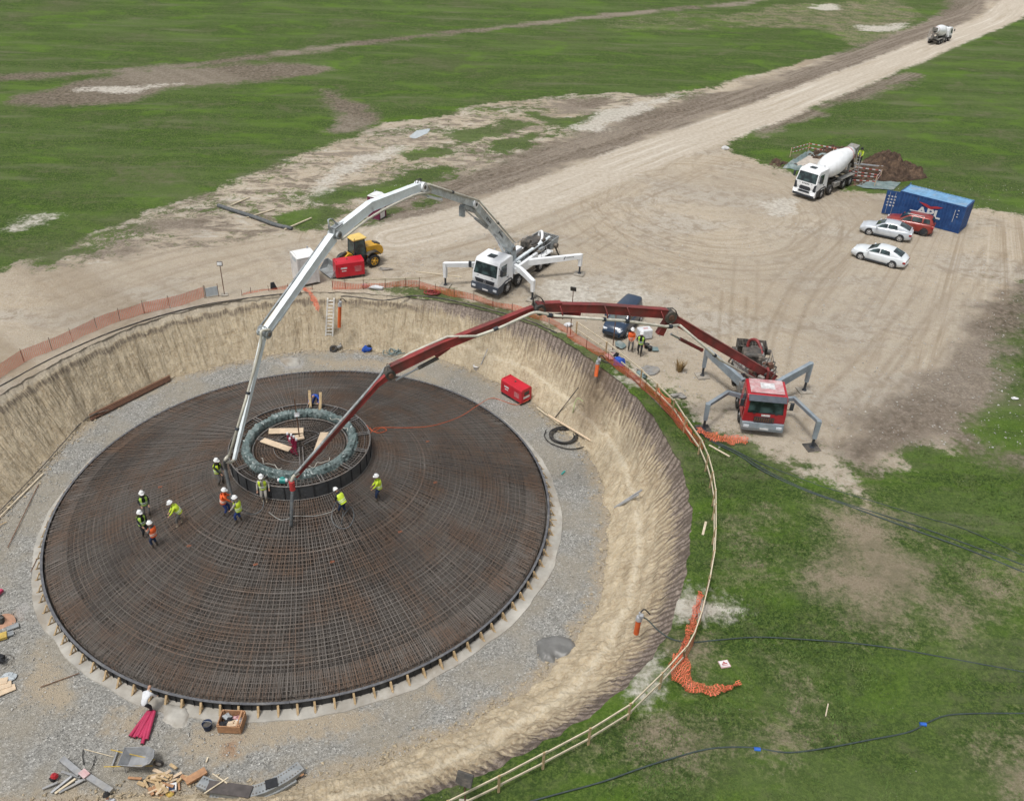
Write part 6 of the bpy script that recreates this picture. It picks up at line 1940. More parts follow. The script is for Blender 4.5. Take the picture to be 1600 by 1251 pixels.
l = P(999, 554, 0); person('person in black with green vest standing right of the orange jacket by the van', l, R(-110), .03, feet=((.16, .12), (-.1, -.1)), hands=((.14, .26, .9), (.2, -.2, 1.1)), top='cloth_dark', legs='cloth_dark', vest='hi_green')
l = P(235, 1113, -PIT); person('worker in white shirt and black trousers bending over the pink pipes by the formwork', l, R(75), .95, feet=((.16, .14), (-.1, -.12)), hands=((.5, .2, .55), (.52, -.16, .6)), top='cloth_white', legs='cloth_dark', vest=None, helmet=None, look=(0, -.6))
M('cap_dark', (.02, .02, .02), .8)
l = P(182, 1284, -PIT + .2); person('worker in grey shirt with a cap at the bottom edge of the photo', l, R(120), .35, hands=((.35, .2, .9), (.35, -.2, .9)), top='cloth_white', legs='cloth_navy', vest=None, helmet='cap_dark')
# worker on the ladder at the back of the mixer
c_, s_2 = math.cos(MIXN_RZ), math.sin(MIXN_RZ)
lp = Vector((-7.42, 1.0, 1.95)); lw = MIXN_O + Vector((c_ * lp.x - s_2 * lp.y, s_2 * lp.x + c_ * lp.y, lp.z))
person('worker in yellow jacket standing on the ladder behind the mixer drum', lw, MIXN_RZ + .2, .4, hands=((.38, .12, .95), (.36, -.2, 1.0)), top='hi_yellow', legs='cloth_dark', vest='hi_yellow', vtype='closed', helmet='cap_dark')

# poker hoses on the mat
def cable(name, label, cat, pts, r=.02, mat='black_rubber', group=None, n=6, step=8):
    o = MB().mat(mm(mat)).tube(smooth_path(pts, step), r, n).build(name)
    return tag(o, label, cat, group)
M('green_hose', (.040, .060, .055), .6, var=.3, scale=5)
M('orange_cord', (.50, .10, .03), .6, var=.15)
M('blue_fitting', (.02, .12, .50), .5)
cable('vibrator_hose', 'thin dark hose looping on the mat round the bending worker', 'hose', [PC(536, 806, .6), PC(548, 792, .05), PC(553, 806, .05), PC(546, 822, .05), PC(532, 825, .05), PC(520, 815, .05), PC(519, 800, .05), PC(526, 784, .08), PC(530, 786, .7)], .028, 'hose_grey')
tag(MB().mat(mm('hose_grey')).cyl(PC(534, 818, .05), PC(536, 800, .8), .035, .03, 7).build('poker'), 'thin pale poker held down by the bending worker', 'poker')
cable('vibrator_hose', 'thin hose lying on the mat between the yellow vests and the drum', 'hose', [PC(384, 801, .4), PC(396, 803, .05), PC(408, 797, .05), PC(412, 786, .1), PC(410, 772, .3), PC(406, 762, .9)], .026, 'hose_grey')
cable('vibrator_hose', 'grey hose lying across the mat under the red pump hose', 'hose', [PC(420, 800, .05), PC(436, 811, .05), PC(448, 811, .05), PC(460, 806, .05), PC(490, 806, .05), PC(516, 800, .05), PC(526, 794, .05)], .026, 'machine_grey')
cable('rope', 'thin dark line running from the drum rim down to the mat', 'rope', [P(506, 745, ZR), PC(490, 770, .1), PC(478, 780, .05)], .018, 'machine_dark')
cable('extension_cord', 'orange extension cord running over the far mat to the red generator', 'cord', [P(826, 625, -PIT + .3), P(805, 632, -PIT + .1), P(770, 622, -PIT + .1), PC(748, 632, .3), PC(720, 650, .05), PC(680, 664, .05), PC(640, 668, .05), PC(590, 668, .05), PC(578, 676, .05), PC(566, 670, .05)], .022, 'orange_cord')
cable('cord_tangle', 'tangle of orange cord on the mat right of the drum', 'cord', [PC(573, 664, .06), PC(580, 672, .06), PC(592, 676, .06), PC(604, 672, .06), PC(596, 668, .06), PC(584, 674, .06), PC(578, 668, .06)], .022, 'orange_cord')
M('marker_orange', (.45, .15, .07), .7)
mk0 = None
for (a, b), lb in zip(((249, 761), (398, 882), (518, 878), (624, 831), (679, 754), (667, 690), (294, 853)), ('left of the drum', 'nearest the pit edge, left', 'nearest the pit edge, right', 'right of the red hose', 'far right of the mat', 'behind the bright cord', 'beside the trio')):
    p = PC(a, b, .05)
    o = MB().mat(mm('marker_orange')).torus((0, 0, .02), .06, .013, 12, 5).torus((.10, .04, .02), .045, .012, 10, 5).build('spacer_ring', loc=tuple(p))
    tag(o, 'small orange plastic rings on the rebar mat, ' + lb, 'spacer', 'orange spacer rings on the mat')

# ================================================================== FENCES
nm_, nt, bs = new_mat('orange_netting')
tcn = nt.nodes.new('ShaderNodeAttribute'); tcn.attribute_name = 'uv2'
sx = nt.nodes.new('ShaderNodeSeparateXYZ'); nt.links.new(tcn.outputs['Vector'], sx.inputs[0])
u_ = mth(nt, 'FRACT', mth(nt, 'MULTIPLY', sx.outputs[0], 8.0)); v_ = mth(nt, 'FRACT', mth(nt, 'MULTIPLY', sx.outputs[1], 12.0))
hu = mth(nt, 'MULTIPLY', mth(nt, 'GREATER_THAN', u_, .27), mth(nt, 'GREATER_THAN', v_, .30))
bs.inputs['Base Color'].default_value = (.66, .145, .070, 1); bs.inputs['Roughness'].default_value = .6
tr = nt.nodes.new('ShaderNodeBsdfTransparent'); mx = nt.nodes.new('ShaderNodeMixShader')
nt.links.new(hu, mx.inputs[0]); nt.links.new(bs.outputs[0], mx.inputs[1]); nt.links.new(tr.outputs[0], mx.inputs[2])
nt.links.new(mx.outputs[0], nt.nodes['Material Output'].inputs['Surface'])
_mats['orange_netting'] = nm_
def netting(name, bot, top, parent=None, rows=5, wav=.06, seed=0):
    """net hung between two polylines of equal length"""
    m = len(bot); vs = []; uv = []; L_ = 0
    for i in range(m):
        if i: L_ += (bot[i] - bot[i - 1]).length
        for j in range(rows):
            t = j / (rows - 1); p = bot[i].lerp(top[i], t)
            w = wav * float(vnoise(L_ * 1.1, t * 2.5, seed)) * 2
            d = (bot[min(i + 1, m - 1)] - bot[max(i - 1, 0)]); nn = Vector((-d.y, d.x, 0)); nn = nn.normalized() if nn.length > 0 else Vector((1, 0, 0))
            vs.append(p + nn * w + Vector((0, 0, w * .5))); uv.append((L_, t * (top[i] - bot[i]).length, 0))
    fs = [(i * rows + j, (i + 1) * rows + j, (i + 1) * rows + j + 1, i * rows + j + 1) for i in range(m - 1) for j in range(rows - 1)]
    o = MB().mat(nm_).add(vs, fs, True).build(name, None, parent)
    a = o.data.attributes.new('uv2', 'FLOAT_VECTOR', 'POINT')
    a.data.foreach_set('vector', [c for v in uv for c in v])
    return o
def densify(pts, step=.35):
    out = [pts[0]]
    for a, b in zip(pts, pts[1:]):
        n = max(1, int((b - a).length / step))
        for k in range(1, n + 1): out.append(a.lerp(b, k / n))
    return out
def fence(label, gpx, h, posts=True, net=True, rail=None, seed=0, hb=.05, hvar=.12, postmat='rust_metal', pr_=.02):
    g = [P(a, b) for a, b in gpx]
    root = thing('netting_fence' if net else 'timber_railing', label, 'fence', tuple(g[0]))
    G_ = [v - g[0] for v in g]
    if net:
        d = densify(G_)
        bot = [v + Vector((0, 0, hb)) for v in d]
        top = []
        for i, v in enumerate(d):
            k = float(vnoise(i * .22, 1.7, seed)) * 2
            top.append(v + Vector((0, 0, h * (1 + hvar * k - hvar))))
        netting('netting', bot, top, root, seed=seed)
    if posts:
        for v in G_:
            if postmat == 'new_timber': MB().mat(mm(postmat)).box(v + Vector((0, 0, h / 2 + .02)), (.09, .06, h + .04), (0, 0, .4)).build('post', None, root)
            else: MB().mat(mm(postmat)).cyl(v, v + Vector((random.uniform(-.04, .04), random.uniform(-.04, .04), h + .08)), pr_, None, 6).build('post', None, root)
    if rail:
        for z_ in rail:
            for a, b in zip(G_, G_[1:]):
                e = (b - a).normalized() * .12
                MB().mat(mm('rail_timber')).beam(a - e + Vector((.03, .03, z_ + random.uniform(-.03, .03))), b + e + Vector((.03, .03, z_ + random.uniform(-.03, .03))), .045, .10).build('rail', None, root)
    return root
M('rail_timber', (.60, .52, .38), .8, var=.15, scale=3, dirt=(.40, .32, .22), dirt_amt=.3)
fence('long orange netting fence on thin posts along the left rim of the pit', [(-40, 610), (0, 592), (38, 566), (82, 548), (114, 534), (152, 516), (188, 502), (226, 490), (266, 482), (320, 466)], 1.0, seed=3, hvar=.08, rail=None)
fence('low sagging scrap of orange netting between the notice sheet and the white toilet', [(378, 462), (392, 458), (420, 455), (450, 452), (488, 452)], .42, seed=5, hvar=.5)
fence('orange netting on a timber frame between the red generator and the pit', [(520, 452), (540, 452), (568, 452), (602, 450), (634, 449), (655, 448)], .75, seed=8, hvar=.25, rail=[.78], postmat='rust_metal')
fence('orange netting fence curving along the rim behind the white pump truck', [(655, 452), (680, 458), (710, 464), (740, 470), (770, 480), (800, 488), (828, 496), (858, 506), (886, 522)], .72, seed=11, hvar=.2)
fence('orange netting fence below the blue van along the rim of the pit', [(886, 526), (916, 545), (950, 566), (980, 590), (1008, 612), (1030, 634), (1055, 662), (1080, 690), (1098, 704)], .85, seed=14, hvar=.15)
fence('pale timber railing with two rails curving along the right side of the pit', [(900, 524), (946, 556), (1000, 600), (1024, 622), (1050, 648), (1068, 676), (1091, 710), (1102, 736), (1109, 762), (1113, 790), (1113, 812), (1113, 850), (1111, 885), (1104, 925)], 1.1, net=False, rail=[.45, 1.05], postmat='new_timber')
fence('pale timber railing at the bottom right running down to the photo edge', [(1066, 1036), (1030, 1076), (981, 1124), (919, 1163), (848, 1201), (779, 1237), (700, 1276)], 1.05, net=False, rail=[.4, 1.0], postmat='new_timber')
fence('strip of orange netting with a pale rail sagging between the two railings', [(1104, 925), (1092, 975), (1080, 1010), (1066, 1036)], .8, seed=21, rail=[.9], postmat='new_timber')
def heap_net(label, outline, hgt=.25, seed=0, z=0.0):
    """crumpled netting lying on the ground"""
    c = [P(a, b, z) for a, b in outline]
    n = len(c) // 2
    A_ = densify_n(c[:n], 26); B_ = densify_n(c[n:][::-1], 26)
    vs = []; uv = []; rows = 9; L_ = 0
    for i in range(26):
        if i: L_ += (A_[i] - A_[i - 1]).length
        for j in range(rows):
            t = j / (rows - 1); p = A_[i].lerp(B_[i], t)
            w = (float(fbm(p.x * 3.1, p.y * 3.1, seed, 3)) + .55) * hgt
            vs.append(Vector((p.x + float(vnoise(i * .9, j * .8, seed)) * .25, p.y + float(vnoise(j * .9, i * .8, seed + 1)) * .25, z + .06 + w))); uv.append((L_ * 1.1, t * 1.5, 0))
    fs = [(i * rows + j, (i + 1) * rows + j, (i + 1) * rows + j + 1, i * rows + j + 1) for i in range(25) for j in range(rows - 1)]
    o = MB().mat(nm_).add(vs, fs, True).build('netting_heap')
    a = o.data.attributes.new('uv2', 'FLOAT_VECTOR', 'POINT'); a.data.foreach_set('vector', [q for v in uv for q in v])
    return tag(o, label, 'netting', 'crumpled orange netting')
def densify_n(pts, n):
    seg = [0]
    for a, b in zip(pts, pts[1:]): seg.append(seg[-1] + (b - a).length)
    out = []
    for k in range(n):
        s = seg[-1] * k / (n - 1)
        for i in range(len(pts) - 1):
            if s <= seg[i + 1] + 1e-9:
                out.append(pts[i].lerp(pts[i + 1], (s - seg[i]) / (seg[i + 1] - seg[i] + 1e-9))); break
    return out
heap_net('crumpled orange netting lying in front of the red pump truck', [(1088, 672), (1104, 678), (1125, 684), (1150, 684), (1168, 690), (1165, 697), (1140, 698), (1115, 692), (1105, 690), (1090, 680)], .3, 3)
heap_net('tail of orange netting hanging over the rim below the white toilet', [(468, 450), (482, 460), (490, 476), (494, 487), (499, 488), (500, 480), (490, 462), (478, 452)], .15, 5, 0)
heap_net('orange netting spilled on the grass where the railing ends, lowest in the photo', [(1066, 1012), (1074, 1040), (1082, 1062), (1100, 1078), (1130, 1078), (1156, 1070), (1155, 1074), (1130, 1088), (1098, 1090), (1070, 1084), (1048, 1066), (1046, 1040)], .3, 9)
heap_net('strip of orange netting lying along the rim right of the railing', [(1098, 930), (1092, 960), (1078, 1000), (1066, 1030), (1058, 1032), (1068, 998), (1082, 955), (1092, 928)], .3, 12)
heap_net('orange netting dropped behind the railing near the blue tarp', [(1022, 614), (1040, 636), (1060, 662), (1078, 684), (1082, 682), (1068, 658), (1046, 630), (1026, 610)], .3, 15)
# notice sheets
for nm, lb, c4, cat in (('notice_board', 'grey white sheet hung on the fence left of the floodlight pole', ((322, 466, 0), (342, 463, 0)), 'board'),):
    a, b = P(*c4[0]), P(*c4[1]); r = thing(nm, lb, cat, tuple(a)); e = b - a
    MB().mat(M('sheet_grey', (.42, .46, .48), .6, var=.12)).add([Vector((0, 0, .12)), e + Vector((0, 0, .12)), e + Vector((0, .04, .85)), Vector((0, .04, .8)), Vector((0, .03, .12)), e + Vector((0, .03, .12)), e + Vector((0, .07, .85)), Vector((0, .07, .8))], [(0, 1, 2, 3), (7, 6, 5, 4), (0, 4, 5, 1), (1, 5, 6, 2), (2, 6, 7, 3), (3, 7, 4, 0)], False).build('sheet', None, r)
    for q in (Vector(), e): MB().mat(mm('rust_metal')).cyl(q, q + Vector((0, .05, 1.05)), .025, None, 6).build('post', None, r)

# ================================================================== BIG THINGS IN THE YARD
# blue container
cm, nt, bs = new_mat('container_blue')
co = coords(nt); n1 = noise(nt, co, 1.2, 6, .65); n2 = noise(nt, co, 5, 4, .7)
c = mix_col(nt, ramp(nt, n1, .35, .65), (.012, .050, .170), (.022, .085, .250))
c = mix_col(nt, ramp(nt, mth(nt, 'ADD', mth(nt, 'MULTIPLY', n1, .6), mth(nt, 'MULTIPLY', n2, .5)), .62, .72, 0, .7), c, (.10, .055, .035))
nt.links.new(c, bs.inputs['Base Color']); bs.inputs['Roughness'].default_value = .5
M('container_roof', (.16, .33, .52), .6, var=.2, scale=1.5, dirt=(.36, .33, .28), dirt_amt=.35)
KX, KY, KA = 36.3531, 80.4025, -0.6796
ct_ = thing('shipping_container', 'blue corrugated shipping container with big white and red lettering', 'container', (KX, KY, 0), KA)
CL, CW, CH = 6.06, 2.44, 2.59
mb = MB().mat(cm)
def corr(n, ln, face):
    vs = []; m = n * 4
    for i in range(m + 1):
        x = .12 + (ln - .24) * i / m; d = (0, .0, .045, .045)[i % 4]
        vs.append((x, d))
    return vs
w = corr(20, CL, 0)
vs = [(x, d, .15) for x, d in w] + [(x, d, CH - .12) for x, d in w]; n = len(w)
mb.add(vs, [(i, i + 1, i + 1 + n, i + n) for i in range(n - 1)], False)
vs = [(x, CW - d, .15) for x, d in w] + [(x, CW - d, CH - .12) for x, d in w]
mb.add(vs, [(i + n, i + 1 + n, i + 1, i) for i in range(n - 1)], False)
w2 = corr(8, CW, 0)
vs = [(CL - d, x, .15) for x, d in w2] + [(CL - d, x, CH - .12) for x, d in w2]; n = len(w2)
mb.add(vs, [(i, i + 1, i + 1 + n, i + n) for i in range(n - 1)], False)
mb.build('wall', None, ct_)
mb = MB().mat(cm)
for x in (.06, CL - .06):
    for y in (.06, CW - .06): mb.box((x, y, CH / 2), (.14, .14, CH - .01))
for y in (.05, CW - .05):
    for z_ in (.08, CH - .07): mb.box((CL / 2, y, z_), (CL - .26, .11, .13))
for x in (.05, CL - .05):
    for z_ in (.08, CH - .07): mb.box((x, CW / 2, z_), (.11, CW - .26, .13))
mb.build('frame', None, ct_)
mb = MB().mat(mm('container_roof'))
w3 = corr(20, CL, 0)
vs = [(x, .1, CH - .01 - d * .5) for x, d in w3] + [(x, CW - .1, CH - .01 - d * .5) for x, d in w3]; n = len(w3)
mb.add(vs, [(i, i + 1, i + 1 + n, i + n) for i in range(n - 1)], False)
mb.box((CL / 2, .06, CH + .003), (CL - .1, .10, .012)); mb.box((CL / 2, CW - .06, CH + .003), (CL - .1, .10, .012))
mb.build('roof', None, ct_)
MB().mat(mm('machine_dark')).box((CL / 2, CW / 2, .10), (CL - .3, CW - .3, .06)).build('floor', None, ct_)
# doors opened outward on the left end, seen edge-on beside the long wall
for k, (yy_, a) in enumerate(((.02, R(197)), (CW - .02, R(100)))):
    d = MB().mat(cm)
    u = Vector((math.cos(a), math.sin(a), 0)); o_ = Vector((0, yy_, 0))
    d.beam(o_ + Vector((0, 0, CH / 2)), o_ + u * 1.18 + Vector((0, 0, CH / 2)), .06, CH - .3)
    do = d.build('door', None, ct_)
    b_ = MB().mat(mm('lamp_grey')); nn = Vector((-u.y, u.x, 0))
    for t in (.35, .85):
        for s in (-1, 1): b_.cyl(o_ + u * t + nn * s * .05 + Vector((0, 0, .2)), o_ + u * t + nn * s * .05 + Vector((0, 0, CH - .25)), .02, None, 5)
    b_.build('lock_bar', None, do)
    if k == 0:
        q = MB().mat(mm('plate_white'))
        for i in range(4):
            for j in range(3):
                q.beam(o_ + u * (.25 + j * .28) + nn * -.045 + nn * 0 + Vector((0, 0, 1.0 + i * .3)), o_ + u * (.40 + j * .28) + nn * -.045 + Vector((0, 0, 1.0 + i * .3 + .05)), .01, .11)
                q.beam(o_ + u * (.25 + j * .28) + nn * .045 + Vector((0, 0, 1.0 + i * .3)), o_ + u * (.40 + j * .28) + nn * .045 + Vector((0, 0, 1.0 + i * .3 + .05)), .01, .11)
        q.build('lettering', None, do)
M('sign_white', (.66, .66, .66), .6, var=.12, scale=4); M('sign_red', (.38, .035, .045), .6, var=.2, scale=4)
def text_mesh(s, size, mat, parent, M4, name='lettering', ext=.004, bold=.0):
    cu = bpy.data.curves.new('txt', 'FONT'); cu.body = s; cu.size = size; cu.extrude = ext; cu.offset = bold
    cu.align_x = 'CENTER'; cu.align_y = 'CENTER'
    t = bpy.data.objects.new('txt', cu); COL.objects.link(t)
    dg = bpy.context.evaluated_depsgraph_get(); dg.update()
    me = bpy.data.meshes.new_from_object(t.evaluated_get(dg)); me.name = name
    bpy.data.objects.remove(t); bpy.data.curves.remove(cu)
    me.transform(M4); me.materials.clear(); me.materials.append(mm(mat))
    o = bpy.data.objects.new(name, me); COL.objects.link(o); o.parent = parent
    return o
Mf = Matrix.Translation((3.0, -.02, 1.18)) @ Matrix.Rotation(PI / 2, 4, 'X')
text_mesh('APL', 1.05, 'sign_white', ct_, Mf @ Matrix.Scale(1.25, 4, (1, 0, 0)), bold=.035)
mb = MB().mat(mm('sign_red'))       # red winged emblem above the letters
for pts in (([(1.9, 2.02), (2.55, 1.98), (3.0, 1.84), (3.5, 1.98), (4.15, 2.0), (3.7, 1.78), (3.35, 1.72), (3.15, 1.58), (2.9, 1.62), (2.5, 1.74)],)):
    mb.prism(pts, -.03, -.015)
mb.build('emblem', None, ct_)
mb = MB().mat(mm('sign_white'))
for z_ in np.arange(1.0, 2.15, .13): mb.box((5.22, -.02, z_), (.05, .01, .09))
for z_ in (1.5, 1.75, 2.1): mb.box((5.5, -.02, z_), (.12, .01, .07))
mb.build('marks', None, ct_)

# portable toilets
def toilet(label, px_, rz_, wall, door, roof='helmet_white'):
    r = thing('portable_toilet', label, 'portable toilet', tuple(P(*px_)), rz_, 'portable toilets')
    MB().mat(mm('machine_dark')).bbox((0, 0, .08), (1.16, 1.16, .15), .03).build('base', None, r)
    w_ = MB().mat(mm(wall))
    for a in range(4):
        t = Matrix.Rotation(a * PI / 2, 3, 'Z')
        w_.box(t @ Vector((.54, 0, 1.17)), (.04, 1.06, 2.02) if a % 2 == 0 else (.04, 1.06, 2.02), t)
        w_.box(t @ Vector((.545, .545, 1.17)), (.09, .09, 2.06), t)
    w_.build('wall', None, r)
    d_ = MB().mat(mm(door)).box((.575, 0, 1.12), (.025, .72, 1.86)).build('door', None, r)
    dd_ = MB().mat(mm(wall))
    for z_ in (.75, 1.55): dd_.box((.592, 0, z_), (.012, .5, .06))
    dd_.build('panel_trim', None, d_)
    MB().mat(mm('machine_dark')).bbox((.60, -.26, 1.1), (.04, .08, .16), .01).build('handle', None, d_)
    for s in (-1, 1):
        v_ = MB().mat(mm('sheet_grey'))
        for k in range(4): v_.box((0, s * .567, 1.85 + k * .07), (.6, .012, .04))
        v_.build('vent', None, r)
    MB().mat(mm(roof)).bbox((0, 0, 2.22), (1.18, 1.18, .10), .04).prism([(-.52, 2.25), (.52, 2.25), (.30, 2.38), (-.30, 2.38)], -.52, .52).build('roof', None, r)
    MB().mat(mm('lamp_grey')).cyl((-.4, .38, 2.2), (-.4, .38, 2.5), .05, None, 8).build('vent_pipe', None, r)
    return r
M('toilet_white', (.68, .66, .64), .55, var=.12, scale=3, dirt=(.38, .33, .28), dirt_amt=.3)
M('toilet_maroon', (.16, .025, .065), .5, var=.15, scale=3)
_t = toilet('large dirty white portable toilet behind the end of the orange netting', (479, 440), R(-58), 'toilet_white', 'toilet_white')
_t.scale = (1.4, 1.4, 1.08)
toilet('small maroon and white portable toilet standing behind the white boom', (590, 341), R(-25), 'toilet_maroon', 'toilet_white')

# red generators
M('gen_red', (.52, .014, .030), .4, var=.12, scale=2, dirt=(.34, .10, .09), dirt_amt=.2)
def generator(label, loc, rz_, Lg, Wg, Hg):
    r = thing('generator', label, 'generator', tuple(loc), rz_, 'red generators')
    MB().mat(mm('black_rubber')).bbox((0, 0, .12), (Lg * .98, Wg * .98, .24), .03).build('skid', None, r)
    h = MB().mat(mm('gen_red'))
    pr_ = [(-Wg / 2, .22), (Wg / 2, .22), (Wg / 2, Hg - .12), (Wg / 2 - .1, Hg), (-Wg / 2 + .1, Hg), (-Wg / 2, Hg - .12)]
    h.prism(pr_, -Lg / 2, Lg / 2, 'x')
    h.build('canopy', None, r)
    for s in (-1, 1):
        d = MB().mat(mm('gen_red')).box((-Lg * .18, s * (Wg / 2 + .006), Hg * .52), (Lg * .46, .012, Hg * .55)); do = d.build('door', None, r)
        MB().mat(mm('machine_dark')).box((-Lg * .40, s * (Wg / 2 + .02), Hg * .55), (.03, .02, Hg * .4)).build('handle', None, do)
        g = MB().mat(mm('faded_red'))
        for k in range(5): g.box((Lg * .27, s * (Wg / 2 + .008), Hg * (.40 + .07 * k)), (Lg * .24, .01, .025))
        g.build('grille', None, r)
        MB().mat(mm('plate_white')).box((-Lg * .22, s * (Wg / 2 + .016), Hg * .66), (Lg * .22, .008, .13)).box((-Lg * .22, s * (Wg / 2 + .016), Hg * .50), (Lg * .16, .008, .07)).build('label_plate', None, r)
    p = MB().mat(mm('machine_dark')).box((Lg / 2 + .01, 0, Hg * .70), (.02, Wg * .45, Hg * .22)).build('control_panel', None, r)
    MB().mat(mm('plate_white')).box((Lg / 2 + .012, 0, Hg * .45), (.02, Wg * .6, .16)).build('label_plate', None, r)
    MB().mat(mm('cab_red')).cyl((-Lg / 2 + .12, -Wg * .3, Hg), (-Lg / 2 + .12, Wg * .3, Hg), .03, None, 6).box((-Lg / 2 + .12, -Wg * .3, Hg + .03), (.05, .05, .12)).box((-Lg / 2 + .12, Wg * .3, Hg + .03), (.05, .05, .12)).build('lifting_bar', None, r)
    MB().mat(mm('machine_dark')).cyl((-.1, .0, Hg - .02), (-.1, 0, Hg + .05), .07, .07, 10).build('filler_cap', None, r)
a = P(783, 616, -PIT); b = P(812, 634, -PIT); e = (b - a).normalized(); n_ = Vector((-e.y, e.x, 0))
generator('bright red generator on the gravel floor inside the pit', a.lerp(b, .5) + n_ * .55, math.atan2(e.y, e.x), 2.15, 1.0, 1.30)
a = P(528, 438); b = P(569, 432); e = (b - a).normalized(); n_ = Vector((-e.y, e.x, 0))
generator('bright red generator on the ground beside the wheel loader', a.lerp(b, .5) + n_ * .55, math.atan2(e.y, e.x), 2.3, 1.1, 1.45)

# wheel loader
lo = thing('wheel_loader', 'yellow compact wheel loader with black bucket behind the red generator', 'wheel loader', tuple(P(560, 416)), 0)
lf_ = P(512, 424) - P(585, 404); lo.rotation_euler = (0, 0, math.atan2(lf_.y, lf_.x))
for x in (-1.0, .95):
    for s in (-1, 1): wheel(lo, x, s * .78, .56, .40, 'yellow_paint', inset=.06)
MB().mat(mm('machine_dark')).bbox((-.1, 0, .72), (2.9, .9, .45), .06).build('chassis', None, lo)
MB().mat(mm('yellow_paint')).prism([(-.55, .85), (-2.0, .85), (-2.12, 1.1), (-2.02, 1.5), (-1.6, 1.72), (-.55, 1.78)], -.56, .56).build('engine_cover', None, lo)
MB().mat(mm('machine_dark')).box((-1.75, 0, 1.68), (.5, .5, .12), (0, -.35, 0)).build('radiator_grille', None, lo)
for s in (-1, 1):
    MB().mat(mm('machine_dark')).prism([(-.5, 1.15), (-.7, 1.3), (-1.3, 1.3), (-1.6, 1.0), (-1.66, 1.06), (-1.34, 1.38), (-.65, 1.38), (-.42, 1.2)], s * .58, s * .98).build('mudguard', None, lo)
cbm = MB().mat(mm('dark_trim'))
for x in (-.5, .55):
    for s in (-1, 1): cbm.beam(Vector((x * 1.0, s * .56, 1.0)), Vector((x * .86, s * .5, 2.5)), .07, .07)
cbm.box((0, 0, 1.0), (1.1, 1.15, .1)); cbm.build('cab_frame', None, lo)
for nm, q in (('windscreen', [(.55, -.52, 1.1), (.55, .52, 1.1), (.475, .46, 2.45), (.475, -.46, 2.45)]), ('rear_window', [(-.5, .52, 1.3), (-.5, -.52, 1.3), (-.43, -.46, 2.45), (-.43, .46, 2.45)])):
    quad_panel(nm, 'dark_glass', q, lo, .01)
for s in (-1, 1): quad_panel('side_window', 'dark_glass', [(-.48, s * .565, 1.08), (.52, s * .565, 1.08), (.44, s * .505, 2.45), (-.42, s * .505, 2.45)], lo, .01)
MB().mat(mm('yellow_roof')).bbox((0, 0, 2.56), (1.25, 1.18, .14), .05).build('cab_roof', None, lo)
MB().mat(mm('yellow_paint')).prism([(.55, .7), (1.1, .7), (1.3, 1.15), (.9, 1.45), (.6, 1.3)], -.32, .32).build('front_frame', None, lo)
ar = MB().mat(mm('yellow_paint'))
for s in (-1, 1): ar.beam(Vector((.85, s * .28, 1.35)), Vector((2.1, s * .28, .72)), .1, .26, .1, .18)
ar.build('lift_arm', None, lo)
MB().mat(mm('machine_dark')).beam(Vector((1.0, 0, 1.5)), Vector((1.9, 0, 1.1)), .2, .2).cyl((1.0, .15, 1.1), (1.8, .15, .8), .06, None, 8).build('tilt_linkage', None, lo)
bk_ = MB().mat(mm('boom_grey'))
pf = [(2.15, .95), (2.1, .4), (2.3, .12), (3.05, .10), (3.05, .15), (2.36, .19), (2.18, .44), (2.22, .95)]
bk_.prism(pf, -1.0, 1.0)
for s in (-1, 1): bk_.prism([(2.15, .95), (2.1, .4), (2.3, .12), (3.05, .12), (2.5, .9)], s * 1.0, s * .96)
bk_.build('bucket', None, lo)
MB().mat(mm('rust_pole')).cyl((.5, .45, 2.5), (.5, .62, 2.75), .03, None, 6).build('beacon', None, lo)

# aluminium ladder
M('ladder_pale', (.88, .87, .82), .5)
ld = thing('ladder', 'pale aluminium ladder leaning against the far wall of the pit', 'ladder', tuple(P(513, 542, -PIT)))
o0 = Vector(ld.location); lt_ = [P(508, 541, -PIT) - o0, P(519, 541, -PIT) - o0]
tp_ = [P(512, 466, .35) - o0, P(522, 466, .35) - o0]
for s in (0, 1): MB().mat(mm('ladder_pale')).beam(lt_[s], tp_[s], .08, .10).build('rail', None, ld)
for k in range(14):
    t = (k + .7) / 14.4
    MB().mat(mm('ladder_pale')).cyl(lt_[0].lerp(tp_[0], t), lt_[1].lerp(tp_[1], t), .034, None, 6).build('rung', None, ld)
MB().mat(mm('ladder_pale')).beam(P(501, 542.5, -PIT) - o0 + Vector((0, 0, .05)), P(521, 543, -PIT) - o0 + Vector((0, 0, .05)), .09, .06).build('foot_bar', None, ld)

# orange riser pipes with gauges and black hoses
M('riser_orange', (.68, .13, .03), .55, var=.15, dirt=(.4, .12, .06), dirt_amt=.2)
def riser(label, top, bot, zt_, zb_):
    r = thing('riser_pipe', label, 'pipe', tuple(P(*bot, zb_)), 0, 'orange riser pipes')
    o_ = Vector(r.location); t = P(*top, zt_) - o_
    MB().mat(mm('riser_orange')).cyl((0, 0, 0), t, .13, .13, 12).build('pipe', None, r)
    MB().mat(mm('lamp_grey')).cyl(t, t + Vector((0, 0, .22)), .16, .13, 12).bbox(t + Vector((.08, -.05, .32)), (.2, .2, .2), .04).cyl(t + Vector((0, 0, .3)), t + Vector((0, 0, .5)), .05, None, 8).build('valve_head', None, r)
    MB().mat(mm('black_rubber')).tube(smooth_path([t + Vector((0, 0, .45)), t + Vector((.2, .1, .6)), t + Vector((.5, .1, .3))], 5), .035, 6).build('hose_tail', None, r)
riser('long orange riser pipe on the far pit wall beside the ladder', (531, 478), (530, 511), .05, -1.75)
riser('short orange riser pipe near the rim below the blue bags', (934, 568), (931, 588), .45, -.35)
riser('orange riser pipe on the near right slope with a black hose', (998, 968), (994, 989), .2, -.75)

